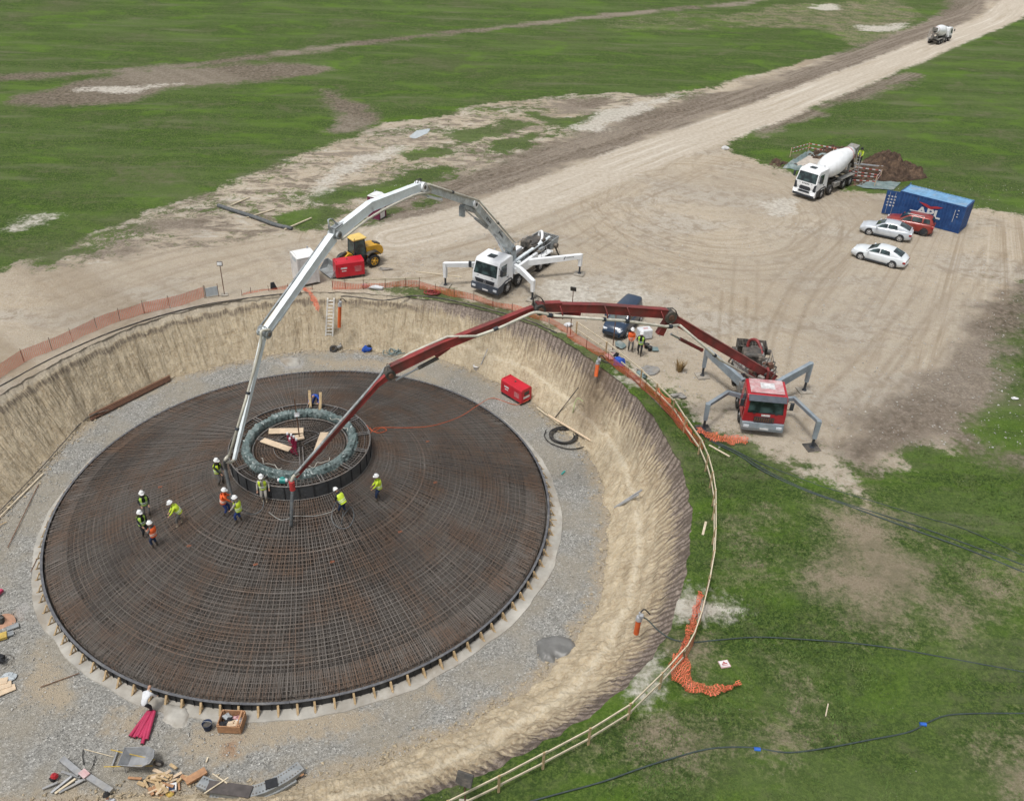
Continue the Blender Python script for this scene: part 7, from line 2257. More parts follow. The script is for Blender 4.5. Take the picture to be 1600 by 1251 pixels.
# floodlight poles
def flood(label, foot, top_z, mat='rust_pole', head=True, rz_=0):
    rz_ = 0 if 'left rim' in label else PI * .9
    r = thing('floodlight_pole', label, 'floodlight', tuple(P(*foot)), rz_, 'floodlight poles')
    MB().mat(mm(mat)).cyl((0, 0, 0), (.03, 0, top_z), .035, .03, 7).build('pole', None, r)
    k_ = 1.5 if 'bottom' in label else 1.0; tl = R(35) if 'bottom' in label else R(-15)
    h = MB().mat(mm('machine_dark')).bbox((.03, 0, top_z + .12), (.42 * k_, .10, .34 * k_), .02, (tl, 0, 0)); ho = h.build('lamp_head', None, r)
    MB().mat(mm('plate_white')).box(Vector((.03, 0, top_z + .12)) + _rot((tl, 0, 0)) @ Vector((0, -.058, 0)), (.34 * k_, .012, .24 * k_), (tl, 0, 0)).build('lens', None, ho)
    MB().mat(mm('pad_dirty')).box((0, 0, .04), (.5, .5, .07), (0, 0, .3)).build('foot', None, r)
flood('rusty pole with a square floodlight on the far left rim of the pit', (351, 461), 2.5)
r = flood('rusty pole rising behind the red boom near the gravel patches', (891, 524), 3.6)
flood('rusty pole standing in front of the blue van', (957, 548), 3.0)
flood('short pole with a black floodlight at the bottom railing', (727, 1259), 1.6)

# washout basin, barriers and soil heaps behind the mixer
M('basin_liner', (.17, .235, .235), .5, var=.3, scale=2, dirt=(.36, .36, .33), dirt_amt=.4, bmp=.3)
M('brown_soil', (.055, .034, .022), .95, var=.45, scale=2.5, dirt=(.17, .11, .07), dirt_amt=.5, bmp=.8)
M('cream_slurry', (.46, .41, .35), .8, var=.2, scale=1.5)
def soil_heap(label, outline, h, seed, n=46, name='soil_heap'):
    poly = poly_px(outline); pa_ = np.array(poly); mn, mx = pa_.min(0) - .4, pa_.max(0) + .4
    xs = np.linspace(mn[0], mx[0], n); ys = np.linspace(mn[1], mx[1], n); X_, Y_ = np.meshgrid(xs, ys)
    sd = sd_poly(X_.ravel(), Y_.ravel(), poly, 6).reshape(X_.shape)
    nz = fbm(X_ * .9, Y_ * .9, seed, 5)
    hh_ = np.clip(sd / 2.0 + .1, 0, 1) ** .8 * h * (.85 + .6 * nz) + np.clip(sd + .5, 0, .5) * .5 * (fbm(X_ * 3, Y_ * 3, seed + 4, 3)) - .08 + np.clip(sd * 3, 0, 1) * .40 * fbm(X_ * 3.2, Y_ * 3.2, seed + 9, 4)
    hh_ = np.where(sd < -.15, -.3, hh_)
    idx = np.arange(n * n).reshape(n, n)
    F = np.stack([idx[:-1, :-1], idx[:-1, 1:], idx[1:, 1:], idx[1:, :-1]], -1).reshape(-1, 4)
    me = np_mesh(name, np.stack([X_, Y_, hh_], -1).reshape(-1, 3), F, False)
    return tag(link_mesh(me, name, mm('brown_soil')), label, 'soil heap', 'heaps of brown soil')
soil_heap('largest heap of dark brown soil, right of the mixer truck', [(1345, 262), (1352, 250), (1385, 247), (1408, 254), (1432, 266), (1448, 277), (1420, 282), (1380, 284), (1350, 280)], 1.6, 3, 70)
soil_heap('long low ridge of dark brown soil behind the mixer drum', [(1262, 243), (1282, 233), (1310, 231), (1336, 236), (1340, 246), (1300, 250), (1272, 249)], 1.1, 8, 60)
soil_heap('low spread of brown soil under the red and white bars', [(1322, 268), (1345, 262), (1378, 272), (1372, 284), (1345, 290), (1325, 290)], .35, 12, 40)
soil_heap('small low brown soil bank at the left of the washout basin', [(1198, 252), (1215, 248), (1235, 254), (1232, 262), (1210, 262)], .35, 15, 30)
bs_ = thing('washout_basin', 'concrete washout basin lined with grey green sheet behind the mixer cab', 'basin', tuple(P(1262, 262)))
o_ = Vector(bs_.location); Q = [P(1228, 262) - o_, P(1262, 241) - o_, P(1300, 250) - o_, P(1280, 270) - o_]
cc_ = sum(Q, Vector()) / 4
mb = MB().mat(mm('basin_liner')); vs = []; m = 60
per = densify_n(Q + [Q[0]], m + 1)[:m]
prof = [(1.10, .0), (1.06, .32), (1.0, .42), (.92, .34), (.80, .05), (.72, .02)]
for i, p in enumerate(per):
    for k, (f, z_) in enumerate(prof):
        q = cc_.lerp(p, f); w = float(vnoise(i * .8, k * .9, 3)) * .34
        vs.append((q.x + w, q.y + w, max(.01, z_ + w * (1 if k in (1, 2, 3) else .2))))
m2 = len(prof)
mb.add(vs, [(i * m2 + k, ((i + 1) % m) * m2 + k, ((i + 1) % m) * m2 + k + 1, i * m2 + k + 1) for i in range(m) for k in range(m2 - 1)], True)
mb.build('liner', None, bs_)
mb = MB().mat(mm('cream_slurry')); vs = [cc_.lerp(p, .78) for p in per]
mb.add([Vector((v.x, v.y, .07)) for v in vs] + [Vector((v.x, v.y, .0)) for v in vs], [tuple(range(m))] + [(i, i + m, (i + 1) % m + m, (i + 1) % m) for i in range(m)], False); mb.build('slurry', None, bs_)
MB().mat(mm('machine_dark')).blob(Q[0] + Vector((.9, -.1, .4)), (.5, .5, .3), 2).blob(Q[0] + Vector((1.9, -.5, .4)), (.5, .4, .3), 4).build('sandbag', None, bs_)
def barrier(label, pts, h=(1.0,), mats=('stripe',), posts=True):
    r = thing('barrier', label, 'barrier', tuple(P(*pts[0])), 0, 'red and white barriers round the washout')
    o_ = Vector(r.location); g = [P(*q) - o_ for q in pts]
    for a, b in zip(g, g[1:]):
        for z_ in h:
            n_ = max(4, int((b - a).length / .3))
            mb = MB()
            for k in range(n_):
                mb.mat(mm('sign_white' if k % 2 else 'stripe_red')); mb.beam(a.lerp(b, k / n_) + Vector((0, 0, z_)), a.lerp(b, (k + 1) / n_) + Vector((0, 0, z_)), .03, .09)
            mb.build('striped_tape', None, r)
    for v in g: MB().mat(mm('pale_board')).box(v + Vector((0, 0, .55)), (.07, .07, 1.1)).build('post', None, r)
M('stripe_red', (.45, .10, .08), .6)
barrier('striped tape barrier round the far side of the washout basin', [(1234, 246), (1262, 238), (1300, 245), (1316, 250)], (.55, 1.0))
barrier('striped bars round the brown soil right of the mixer', [(1324, 274), (1374, 281), (1366, 291), (1326, 288)], (.5, 1.0))
tag(MB().mat(mm('lamp_grey')).beam(P(1322, 270) + Vector((0, 0, 1.1)), P(1376, 276) + Vector((0, 0, 1.1)), .12, .12).mat(mm('lamp_grey')).cyl(P(1322, 270), P(1322, 270) + Vector((0, 0, 1.1)), .05).cyl(P(1376, 276), P(1376, 276) + Vector((0, 0, 1.1)), .05).build('guard_rail'), 'pale steel bar on two posts right of the mixer ladder', 'rail')
def sheet(name, label, outline, mat, cat, z=0.0, h=.05, seed=0, n=26, group=None):
    """crumpled flat sheet on the ground"""
    poly = poly_px(outline, z); pa_ = np.array(poly); mn, mx = pa_.min(0), pa_.max(0)
    xs = np.linspace(mn[0], mx[0], n); ys = np.linspace(mn[1], mx[1], n); X_, Y_ = np.meshgrid(xs, ys)
    sd = sd_poly(X_.ravel(), Y_.ravel(), poly, 6).reshape(X_.shape)
    hh_ = z + .03 + h * (fbm(X_ * 2.2, Y_ * 2.2, seed, 3) + .6)
    idx = np.arange(n * n).reshape(n, n)
    F = np.stack([idx[:-1, :-1], idx[:-1, 1:], idx[1:, 1:], idx[1:, :-1]], -1).reshape(-1, 4)
    keep = (sd.ravel()[F].max(1) > -.02); F = F[keep]
    me = np_mesh(name, np.stack([X_, Y_, hh_], -1).reshape(-1, 3), F, True)
    o = link_mesh(me, name, mm(mat)); md = o.modifiers.new('thick', 'SOLIDIFY'); md.thickness = .02
    return tag(o, label, cat, group)
sheet('liner_sheet', 'flat grey green sheet lying between the soil heap and the blue container', [(1338, 290), (1362, 281), (1406, 286), (1394, 297), (1350, 294)], 'basin_liner', 'sheet', 0, .05, 3, 40)
sheet('puddle_sheet', 'pale wet slab by the track behind the white boom', [(640, 214), (652, 205), (672, 202), (668, 208), (648, 217)], 'sheet_grey', 'sheet', .02, .03, 5)
o = MB().mat(mm('plate_white')).blob(P(1133, 234) + Vector((0, 0, .2)), (.9, .6, .5), 3, 8, .2).build('white_block'); tag(o, 'small white block beside the road at the corner of the grass', 'block')
# ditch pipe and battens left of the white boom
tag(MB().mat(mm('hose_grey')).tube(smooth_path([P(341, 321, .15), P(365, 329, .2), P(400, 340, .18), P(430, 351, .15), P(456, 357, .12)], 6), .19, 8).build('drain_pipe'), 'long dark corrugated pipe lying on the dirt at upper left', 'pipe')
for k, (a, b) in enumerate((((362, 322), (390, 310)), ((385, 342), (430, 328)), ((445, 360), (487, 342)))):
    tag(MB().mat(mm('rail_timber')).beam(P(*a) + Vector((0, 0, .1)), P(*b) + Vector((0, 0, .1)), .12, .09).build('timber_batten'), ('shortest batten at the upper end of the dark corrugated pipe', 'pale batten crossing under the middle of the dark corrugated pipe', 'pale batten at the lower end of the dark corrugated pipe')[k], 'batten', 'battens under the dark pipe')
tag(MB().mat(mm('cloth_dark')).prism([(-.25, 0), (.25, 0), (.05, .55), (-.2, .5)], -.08, .08).build('black_stand', loc=tuple(P(428, 451))), 'small black upright sheet between the floodlight pole and the white toilet', 'board')

# ================================================================== THINGS LYING IN THE PIT
Z0 = -PIT + .05
def PF(a, b, z=0.0): return P(a, b, Z0 + z)
def slope_pt(px_, py_, dz=.1):
    """point on the excavated slope seen at a pixel (rough profile)"""
    z = -2.0
    for _ in range(50):
        v = P(px_, py_, z); dx, dy = v.x - CX, v.y - CY
        dg = math.degrees(math.atan2(dy, dx)); r = math.hypot(dx, dy)
        r0, r1 = float(toe_r(dg)), float(rim_r(dg))
        t = min(1, max(0, (r - r0) / (r1 - r0)))
        z = .7 * z + .3 * (-PIT * (1 - t) + dz)
    return P(px_, py_, z)
# black hose coil
hc_ = thing('hose_coil', 'big coil of thick black hose lying on the pit gravel by a plank', 'hose coil', tuple(PF(880, 682)))
for k in range(6):
    MB().mat(mm('black_rubber')).torus((random.uniform(-.06, .06), random.uniform(-.06, .06), .06 + .045 * (k // 2)), .74 + .085 * (k % 3) + (.02 if k > 2 else 0), .042, 40, 7).build('turn', None, hc_)
o_ = Vector(hc_.location)
MB().mat(mm('black_rubber')).tube(smooth_path([PF(853, 672, .05) - o_, PF(851, 682, .05) - o_, PF(862, 693, .05) - o_, PF(888, 701, .05) - o_, PF(908, 699, .05) - o_, PF(920, 694, .05) - o_], 7), .036, 7).build('loose_end', None, hc_)
def bar(name, label, a, b, w, h, mat, cat='plank', group=None):
    return tag(MB().mat(mm(mat)).beam(a, b, w, h).build(name), label, cat, group)
bar('long_plank', 'long pale plank lying from the gravel to the slope behind the hose coil', PF(856, 648, .12), slope_pt(923, 688, .1), .16, .05, 'pale_board', group='sticks by the hose coil')
bar('thin_batten', 'short thin batten tapering left of the long plank by the hose coil', PF(838, 636, .05), PF(874, 663, .08), .09, .04, 'rail_timber', group='sticks by the hose coil')
bar('steel_rod', 'dark thin rod leaning on the slope above the hose coil', PF(866, 654, .03), slope_pt(904, 605, .3), .05, .05, 'machine_dark', 'rod')
M('lime_hose', (.36, .40, .20), .7)
cable('green_strap', 'pale green hose hanging down the dark cut of the right slope', 'hose', [PF(889, 661, .05), PF(893, 652, .3), slope_pt(896, 640, .3), slope_pt(898, 630, .4), slope_pt(903, 622, .4), slope_pt(911, 627, .2)], .04, 'lime_hose')
for k, (a, b) in enumerate((((960, 793), (1003, 765)), ((966, 790), (998, 772)))):
    bar('steel_pipe', ('longer of the two grey pipes lying down the right slope', 'shorter of the two grey pipes lying down the right slope')[k], slope_pt(*a, .12), slope_pt(*b, .2), .09, .09, 'lamp_grey', 'pipe', 'grey pipes on the right slope')
# fresh concrete spill
M('wet_concrete', (.155, .155, .148), .45, var=.18, scale=1.6, bmp=.25)
def spill(name, label, outline, h, mat, seed, cat='concrete'):
    poly = poly_px(outline, Z0); pa_ = np.array(poly); mn, mx = pa_.min(0) - .2, pa_.max(0) + .2; n = 44
    xs = np.linspace(mn[0], mx[0], n); ys = np.linspace(mn[1], mx[1], n); X_, Y_ = np.meshgrid(xs, ys)
    sd = sd_poly(X_.ravel(), Y_.ravel(), poly, 6).reshape(X_.shape) + .12 * fbm(X_ * 2, Y_ * 2, seed, 3)
    hh_ = Z0 - .06 + np.clip(sd * 4, 0, 1) ** .5 * (h + .10) * (1 + .2 * fbm(X_ * 3, Y_ * 3, seed, 3))
    idx = np.arange(n * n).reshape(n, n)
    F = np.stack([idx[:-1, :-1], idx[:-1, 1:], idx[1:, 1:], idx[1:, :-1]], -1).reshape(-1, 4)
    F = F[(sd.ravel()[F].max(1) > -.05)]
    return tag(link_mesh(np_mesh(name, np.stack([X_, Y_, hh_], -1).reshape(-1, 3), F, True), name, mm(mat)), label, cat)
spill('concrete_spill', 'smooth grey puddle of fresh concrete on the gravel at the right of the pit', [(838, 1002), (848, 996), (872, 993), (892, 997), (901, 1008), (900, 1020), (884, 1030), (868, 1027), (866, 1034), (848, 1032), (840, 1020)], .16, 'wet_concrete', 4)
spill('concrete_spill', 'round crusted patch of concrete on the far floor left of the ladder', [(438, 562), (455, 558), (470, 562), (468, 569), (448, 571)], .12, 'blinding', 6)
spill('concrete_spill', 'rough crust of pale concrete beside the bending man in white', [(250, 1100), (270, 1098), (292, 1106), (296, 1116), (286, 1134), (272, 1133), (258, 1122)], .10, 'blinding', 8)
# bucket and pole at the far right floor
def bucket(label, px_, mat, z=Z0, r=.16, h=.30, group='buckets', inner='machine_dark'):
    t = thing('bucket', label, 'bucket', tuple(P(*px_, z)), 0, group)
    MB().mat(mm(mat)).lathe([(r * .8, 0), (r, h), (r * 1.06, h), (r * 1.04, h - .03), (r * .92, h - .04), (r * .75, .05), (0, .05)], (0, 0, 0), 16).build('body', None, t)
    MB().mat(mm(inner)).cyl((0, 0, h * .3), (0, 0, h * .7), r * .80, r * .86, 14).build('contents', None, t)
    MB().mat(mm('lamp_grey')).tube([Vector((r * math.cos(a), .02, h + r * .5 * math.sin(a))) for a in np.linspace(0, PI, 9)], .01, 4).build('handle', None, t)
bucket('white bucket at the foot of the far slope beside a thin pole', (744, 577), 'sign_white', r=.24, h=.34, inner='sign_white')
bar('survey_pole', 'thin pale pole leaning from the white bucket against the far slope', PF(748, 578), slope_pt(762, 545, .3), .05, .05, 'lamp_grey', 'pole')
bucket('dark blue bucket with white rim left of the wooden crate', (325, 1137), 'cloth_navy', r=.22, h=.36)
for k, (c, rr_, mt) in enumerate((((622, 546), .55, 'basin_liner'), ((612, 551), .6, 'basin_liner'), ((601, 536), .5, 'machine_grey'))):
    mb = MB().mat(mm(mt)); c0 = PF(*c)
    for q in range(5): mb.torus(c0 + Vector((random.uniform(-.3, .3), random.uniform(-.2, .2), .05 + q * .03)), rr_ * random.uniform(.5, .9), .03, 22, 5, (random.uniform(-.2, .2), random.uniform(-.2, .2), 0))
    tag(mb.build('hose_tangle'), ('grey green tangle of hose, right one of the three on the far floor', 'grey green tangle of hose, nearest one of the three on the far floor', 'brown grey tangle of hose, topmost of the three on the far floor')[k], 'hose', 'tangles of hose on the far floor')
tag(MB().mat(mm('cloth_bright_blue')).blob(PF(572, 545, .2), (.8, .55, .5), 7, 10, .3).build('blue_bag'), 'crumpled blue bag on the far floor right of the ladder', 'bag')
tag(MB().mat(mm('cloth_dark')).blob(PF(577, 542, .3), (.4, .35, .4), 9, 8, .3).build('black_bag'), 'small black bundle against the blue bag', 'bag')
for k in range(4): bar('timber_scrap', ('first', 'second', 'third', 'fourth')[k] + ' offcut counted from the left beside the blue bag', PF(555 + k * 3, 543 + k * 1.2, .05), PF(565 + k * 3, 539 + k * 2, .15), .08, .04, 'new_timber', 'offcut', 'offcuts by the blue bag')
tag(MB().mat(mm('black_rubber')).torus(PF(521, 545, .15), .22, .1, 16, 7, (.9, 0, 0)).build('spare_wheel'), 'small black wheel at the foot of the pale ladder', 'wheel')
tag(MB().mat(mm('machine_grey')).cyl(PF(527, 543, .15), PF(534, 540, .3), .14, .12, 10).cyl(PF(531, 541, .2), PF(532, 536, .5), .05).build('small_pump'), 'small grey pump right of the foot of the ladder', 'pump')
# rusty plates on the left slope foot
for k in range(4):
    d = Vector((.0, -.09 * k, .06 * (3 - k)))
    a, b = PF(141 + k, 652, .1) + d, PF(266 + k * .5, 590, .1) + d
    mb = MB().mat(mm(('rust_pole', 'rust_metal', 'rust_pole', 'rust_metal')[k])).beam(a, b, .16, .07)
    tag(mb.build('rusty_beam'), ('rearmost of the four rusty beams stacked along the foot of the left slope', 'second rusty beam from the back along the foot of the left slope', 'third rusty beam from the back along the foot of the left slope', 'front rusty beam of the stack along the foot of the left slope')[k], 'beam', 'rusty beams at the left slope foot')
bar('thin_rod', 'thin pale rod continuing right from the rusty beams', PF(236, 606, .05), PF(300, 574, .05), .05, .04, 'rail_timber', 'rod')
bar('thin_rod', 'pale rod lying by the left photo edge at the foot of the slope', PF(-5, 812, .05), PF(68, 739, .05), .07, .05, 'rail_timber', 'rod')
bar('rusty_rod', 'long thin rusty rod on the gravel at the left edge', PF(12, 855, .03), PF(60, 757, .03), .04, .03, 'rust_pole', 'rod')
bar('rusty_rod', 'thin rusty rod on the gravel left of the mat, nearest the formwork', PF(48, 893, .03), PF(58, 872, .03), .03, .03, 'rust_pole', 'rod')
bar('rusty_rod', 'thin dark rod on the gravel at the lower left below the props', PF(63, 1073, .03), PF(124, 1051, .03), .035, .03, 'rust_pole', 'rod')
cable('toe_cable', 'dark cable running along the foot of the left slope', 'cable', [PF(-10, 808, .1), PF(60, 735, .15), PF(100, 690, .15), PF(125, 662, .2), PF(145, 648, .3), PF(170, 640, .25)], .035, 'machine_dark')
# pink pipes beside the bending man
pk = thing('pipe_bundle', 'fan of seven pink plastic pipes lying at the feet of the man in white', 'pipes', tuple(PF(235, 1115)))
o_ = Vector(pk.location)
for k, (e, s_) in enumerate((((203, 1150), (232, 1111)), ((209, 1152), (234, 1110)), ((214, 1151), (236, 1110)), ((219, 1153), (238, 1110)), ((224, 1151), (240, 1110)), ((229, 1155), (241, 1111)), ((222, 1162), (237, 1118)))):
    a, b = PF(*e, .07) - o_, PF(*s_, .10 + .05 * (k % 3)) - o_
    t = (b - a).normalized()
    MB().mat(mm('pink_pipe')).cyl(a, b, .085, .085, 10).mat(mm('machine_dark')).cyl(a - t * .004, a + t * .01, .065, .065, 10).build('pipe', None, pk)
# wooden crate with rubbish
M('crate_wood', (.40, .22, .115), .8, var=.25, scale=4, dirt=(.22, .14, .09), dirt_amt=.3)
a, b = PF(341, 1144), PF(383, 1146); e = (b - a).normalized(); ang = math.atan2(e.y, e.x); wd = (b - a).length * .86; dp = .85
cr = thing('wooden_crate', 'open brown wooden crate full of rubbish near the edge formwork', 'crate', tuple(a), ang)
for nm, c_, d_ in (('front', (wd / 2, 0, .28), (wd, .04, .46)), ('back', (wd / 2, dp, .28), (wd, .04, .46)), ('left', (0, dp / 2, .28), (.04, dp - .06, .46)), ('right', (wd, dp / 2, .28), (.04, dp - .06, .46))):
    mb = MB().mat(mm('crate_wood'))
    for q in range(3):
        dd_ = (d_[0], d_[1], .145); mb.box((c_[0], c_[1], .10 + q * .16), dd_)
    mb.build('side', None, cr)
MB().mat(mm('crate_wood')).box((wd / 2, dp / 2, .03), (wd - .06, dp - .06, .03)).build('floor', None, cr)
for x in (.06, wd - .06):
    for y in (.06, dp - .06): MB().mat(mm('crate_wood')).box((x, y, .28), (.07, .07, .52)).build('corner_post', None, cr)
MB().mat(mm('crate_wood')).box((wd * .86, dp / 2, .50), (.07, dp + .02, .04)).build('cross_bar', None, cr)
o_ = Vector((a.x, a.y, Z0)); ca_, sa_ = math.cos(ang), math.sin(ang)
junk = (('blue_rag', 'blue grey rag at the back left of the wooden crate', 'rag', 'sheet_grey', .2, .8, .5), ('black_sack', 'black plastic sack in the middle of the wooden crate', 'sack', 'cloth_dark', .42, .55, .62), ('black_sack', 'flat black sack at the front left of the wooden crate', 'sack', 'cloth_dark', .2, .3, .5),
        ('paper_heap', 'crumpled white paper at the right of the wooden crate', 'rubbish', 'sign_white', .82, .6, .45), ('brown_heap', 'brown offcuts filling the front right of the wooden crate', 'rubbish', 'pale_board', .62, .35, .6), ('paper_heap', 'pinkish rubbish at the back right of the wooden crate', 'rubbish', 'faded_red', .68, .75, .4))
for k, (nm, lb, ct2, mt, u_, v_2, sz) in enumerate(junk):
    p = o_ + Vector((ca_ * u_ * wd - sa_ * v_2 * dp, sa_ * u_ * wd + ca_ * v_2 * dp, .22))
    tag(MB().mat(mm(mt)).blob(p, (sz, sz * .7, .28), 20 + k, 9, .35).build(nm), lb, ct2)
# wheelbarrow
M('galvanised', (.30, .31, .32), .5, .2, var=.25, scale=3, dirt=(.36, .34, .30), dirt_amt=.4)
wb = thing('wheelbarrow', 'grey wheelbarrow with yellowish handles standing on the gravel', 'wheelbarrow', tuple(PF(218, 1196)), 0.03)
wb.scale = (1.2, 1.2, 1.1)
prof_b = [(-.50, -.30), (.30, -.34), (.52, -.22), (.58, 0), (.52, .22), (.30, .34), (-.50, .30)]
mb = MB().mat(mm('galvanised')); n = len(prof_b)
vs = [(x * 1.05, y * 1.15, .62) for x, y in prof_b] + [(x * .6, y * .7, .30) for x, y in prof_b]
mb.add(vs, [(i, (i + 1) % n, (i + 1) % n + n, i + n) for i in range(n)] + [tuple(range(n, 2 * n))], False)
vs = [(x * 1.08, y * 1.19, .62) for x, y in prof_b] + [(x * .63, y * .73, .27) for x, y in prof_b]
mb.add(vs, [(i + n, (i + 1) % n + n, (i + 1) % n, i) for i in range(n)] + [tuple(range(2 * n - 1, n - 1, -1))], False)
mb.tube([Vector((x * 1.07, y * 1.17, .62)) for x, y in prof_b], .018, 5, True); mb.build('tray', None, wb)
M('handle_yellow', (.48, .34, .08), .7)
for s in (-1, 1):
    MB().mat(mm('handle_yellow')).cyl((.55, s * .12, .22), (-1.05, s * .34, .50), .022, None, 6).build('handle', None, wb)
    MB().mat(mm('lamp_grey')).cyl((-.35, s * .28, .42), (-.42, s * .26, .0), .018, None, 6).build('leg', None, wb)
MB().mat(mm('black_rubber')).torus((.72, 0, .19), .15, .045, 18, 7, (PI / 2, 0, 0)).mat(mm('rim_metal')).cyl((.72, -.03, .19), (.72, .03, .19), .10, None, 10).build('wheel', None, wb)
# rake / screed
rk = thing('screed_rake', 'screed rake with thin handle lying left of the wheelbarrow', 'rake', tuple(PF(180, 1183)))
o_ = Vector(rk.location)
MB().mat(mm('rail_timber')).cyl(PF(132, 1170, .05) - o_, PF(178, 1182, .06) - o_, .02, None, 6).build('handle', None, rk)
MB().mat(mm('galvanised')).beam(PF(185, 1170, .06) - o_, PF(175, 1197, .06) - o_, .06, .10).build('blade', None, rk)
cable('black_cable', 'black cord curling on the gravel under the rake handle', 'cord', [PF(130, 1171, .03), PF(129, 1182, .03), PF(131, 1194, .03)], .02, 'black_rubber', 'black cords by the rake')
cable('black_cable', 'black cord winding on the gravel right of the rake handle', 'cord', [PF(150, 1180, .03), PF(147, 1190, .03), PF(145, 1196, .03), PF(141, 1203, .03)], .02, 'black_rubber', 'black cords by the rake')
# steel tubes and scraps at lower left
bar('steel_tube', 'thick grey steel tube lying diagonally at the bottom left, upper piece', PF(97, 1186, .12), PF(126, 1210, .14), .26, .20, 'galvanised', 'tube', 'grey steel tubes')
bar('steel_tube', 'thick grey steel tube lying diagonally at the bottom left, lower piece', PF(128, 1207, .16), PF(174, 1236, .14), .26, .16, 'galvanised', 'tube', 'grey steel tubes')
lbs = ['leftmost', 'second from the left', 'third from the left', 'fourth from the left', 'fifth from the left', 'rightmost']
for k, (a, b, m_) in enumerate((((66, 1232), (90, 1222), 'galvanised'), ((80, 1238), (112, 1212), 'lamp_grey'), ((86, 1239), (118, 1216), 'rail_timber'), ((96, 1205), (126, 1214), 'galvanised'), ((92, 1238), (130, 1218), 'galvanised'), ((118, 1222), (141, 1214), 'lamp_grey'))):
    bar('steel_scrap', lbs[k] + ' of the thin scrap pieces beside the grey steel tubes', PF(*a, .05), PF(*b, .10), .10, .05, m_, 'scrap', 'scrap pieces beside the steel tubes')
tag(MB().mat(mm('cab_red')).blob(PF(84, 1212, .15), (.35, .3, .3), 4).mat(mm('cloth_dark')).blob(PF(82, 1216, .1), (.3, .25, .2), 5).build('red_motor'), 'small dark red motor beside the scrap at the bottom left', 'motor')
tag(MB().mat(mm('faded_red')).beam(PF(127, 1204, .3), PF(136, 1212, .3), .3, .06).build('red_strap'), 'faded red strap over the upper end of the grey tube', 'strap')
# firewood pile of offcuts
rnd2 = random.Random(12)
names = ['topmost', 'upper left', 'upper right', 'central', 'left', 'right', 'lower left', 'lower right', 'bottom', 'outermost left', 'outermost right', 'front', 'rear']
for k in range(38):
    u_ = rnd2.gauss(0, .8); v_3 = rnd2.gauss(0, .42)
    c = PF(254, 1221, .06 + .34 * max(0, 1 - abs(u_) * .8 - abs(v_3)) * rnd2.random() + .03 * (k % 3)) + Vector((u_ * .62, v_3 * .8, 0))
    a = rnd2.uniform(-.9, .9) + (0.4 if k % 2 else 2.2)
    d = Vector((math.cos(a), math.sin(a), rnd2.uniform(-.25, .25))) * rnd2.uniform(.12, .34)
    o = MB().mat(mm(('new_timber', 'pale_board', 'crate_wood', 'new_timber')[k % 4])).beam(c - d, c + d, rnd2.uniform(.07, .16), rnd2.uniform(.03, .07)).build('wood_offcut')
    tag(o, 'short wooden offcut in the heap between the wheelbarrow and the curved steel forms', 'offcut', 'heap of wooden offcuts')
tag(MB().mat(mm('sign_white')).box(PF(268, 1230, .1), (.42, .36, .12), (0, 0, .3)).mat(mm('cloth_navy')).box(PF(268, 1230, .17), (.26, .22, .03), (0, 0, .3)).build('small_lamp'), 'small white framed lamp at the lower right of the offcut heap', 'lamp')
tag(MB().mat(mm('handle_yellow')).blob(PF(265, 1240, .08), (.34, .26, .18), 3).build('yellow_bag'), 'small yellow bag below the offcut heap', 'bag')
# curved steel form segments
M('form_grey', (.25, .27, .28), .55, .1, var=.25, scale=3, dirt=(.36, .35, .32), dirt_amt=.4)
def curved_form(label, pts, w, z, hgt=.3, mat='form_grey', holes=True):
    p = smooth_path([PF(a, b, z) for a, b in pts], 6)
    t = thing('curved_form', label, 'formwork panel', tuple(p[0]), 0, 'curved steel form segments'); o_ = p[0].copy()
    mb = MB().mat(mm(mat)); side_ = []
    for i in range(len(p)):
        d = (p[min(i + 1, len(p) - 1)] - p[max(i - 1, 0)]).normalized(); n_ = Vector((-d.y, d.x, 0)); side_.append(n_)
    vs = []
    for q, n_ in zip(p, side_):
        for k, zz_ in ((w / 2, 0), (-w / 2, 0), (-w / 2, -hgt), (w / 2, -hgt)): vs.append(q - o_ + n_ * k + Vector((0, 0, zz_)))
    fs = [(i * 4 + k, i * 4 + (k + 1) % 4, (i + 1) * 4 + (k + 1) % 4, (i + 1) * 4 + k) for i in range(len(p) - 1) for k in range(4)]
    fs += [(3, 2, 1, 0), tuple((len(p) - 1) * 4 + k for k in range(4))]
    mb.add(vs, fs, False); mb.build('body', None, t)
    if holes:
        hb_ = MB().mat(mm('machine_dark'))
        q = densify_n(p, max(6, len(p) * 2 // 2)); 
        for i, v in enumerate(q[1:-1]):
            d = (q[i + 2] - q[i]).normalized(); n_ = Vector((-d.y, d.x, 0))
            for s in (-1, 1): hb_.cyl(v - o_ + n_ * w * .3 * s + Vector((0, 0, .001)), v - o_ + n_ * w * .3 * s + Vector((0, 0, .006)), .035, None, 8)
        ho = hb_.build('bolt_holes', None, t)
    return t
curved_form('curved grey steel form with bolt holes, long upper segment at the bottom of the pit', [(312, 1219), (335, 1228), (365, 1234), (392, 1235), (420, 1226), (448, 1211), (470, 1195)], .52, .42, .22)
curved_form('curved grey steel form lying under the longer one at the bottom of the pit', [(330, 1237), (370, 1243), (400, 1240), (430, 1230), (460, 1213)], .5, .18, .16)
o = MB().mat(M('dark_sheet', (.075, .065, .062), .7, var=.3, scale=3, dirt=(.20, .17, .15), dirt_amt=.3)).box(PF(358, 1232, .50), (1.9, .55, .03), (0, 0, -.10)).build('brown_sheet'); tag(o, 'dark brown sheet lying on the left half of the curved steel form', 'sheet')
tag(MB().mat(mm('cloth_dark')).box(PF(424, 1223, .47), (.5, .42, .03), (0, .0, .35)).build('black_mat'), 'small black mat lying on the curved steel form', 'mat')
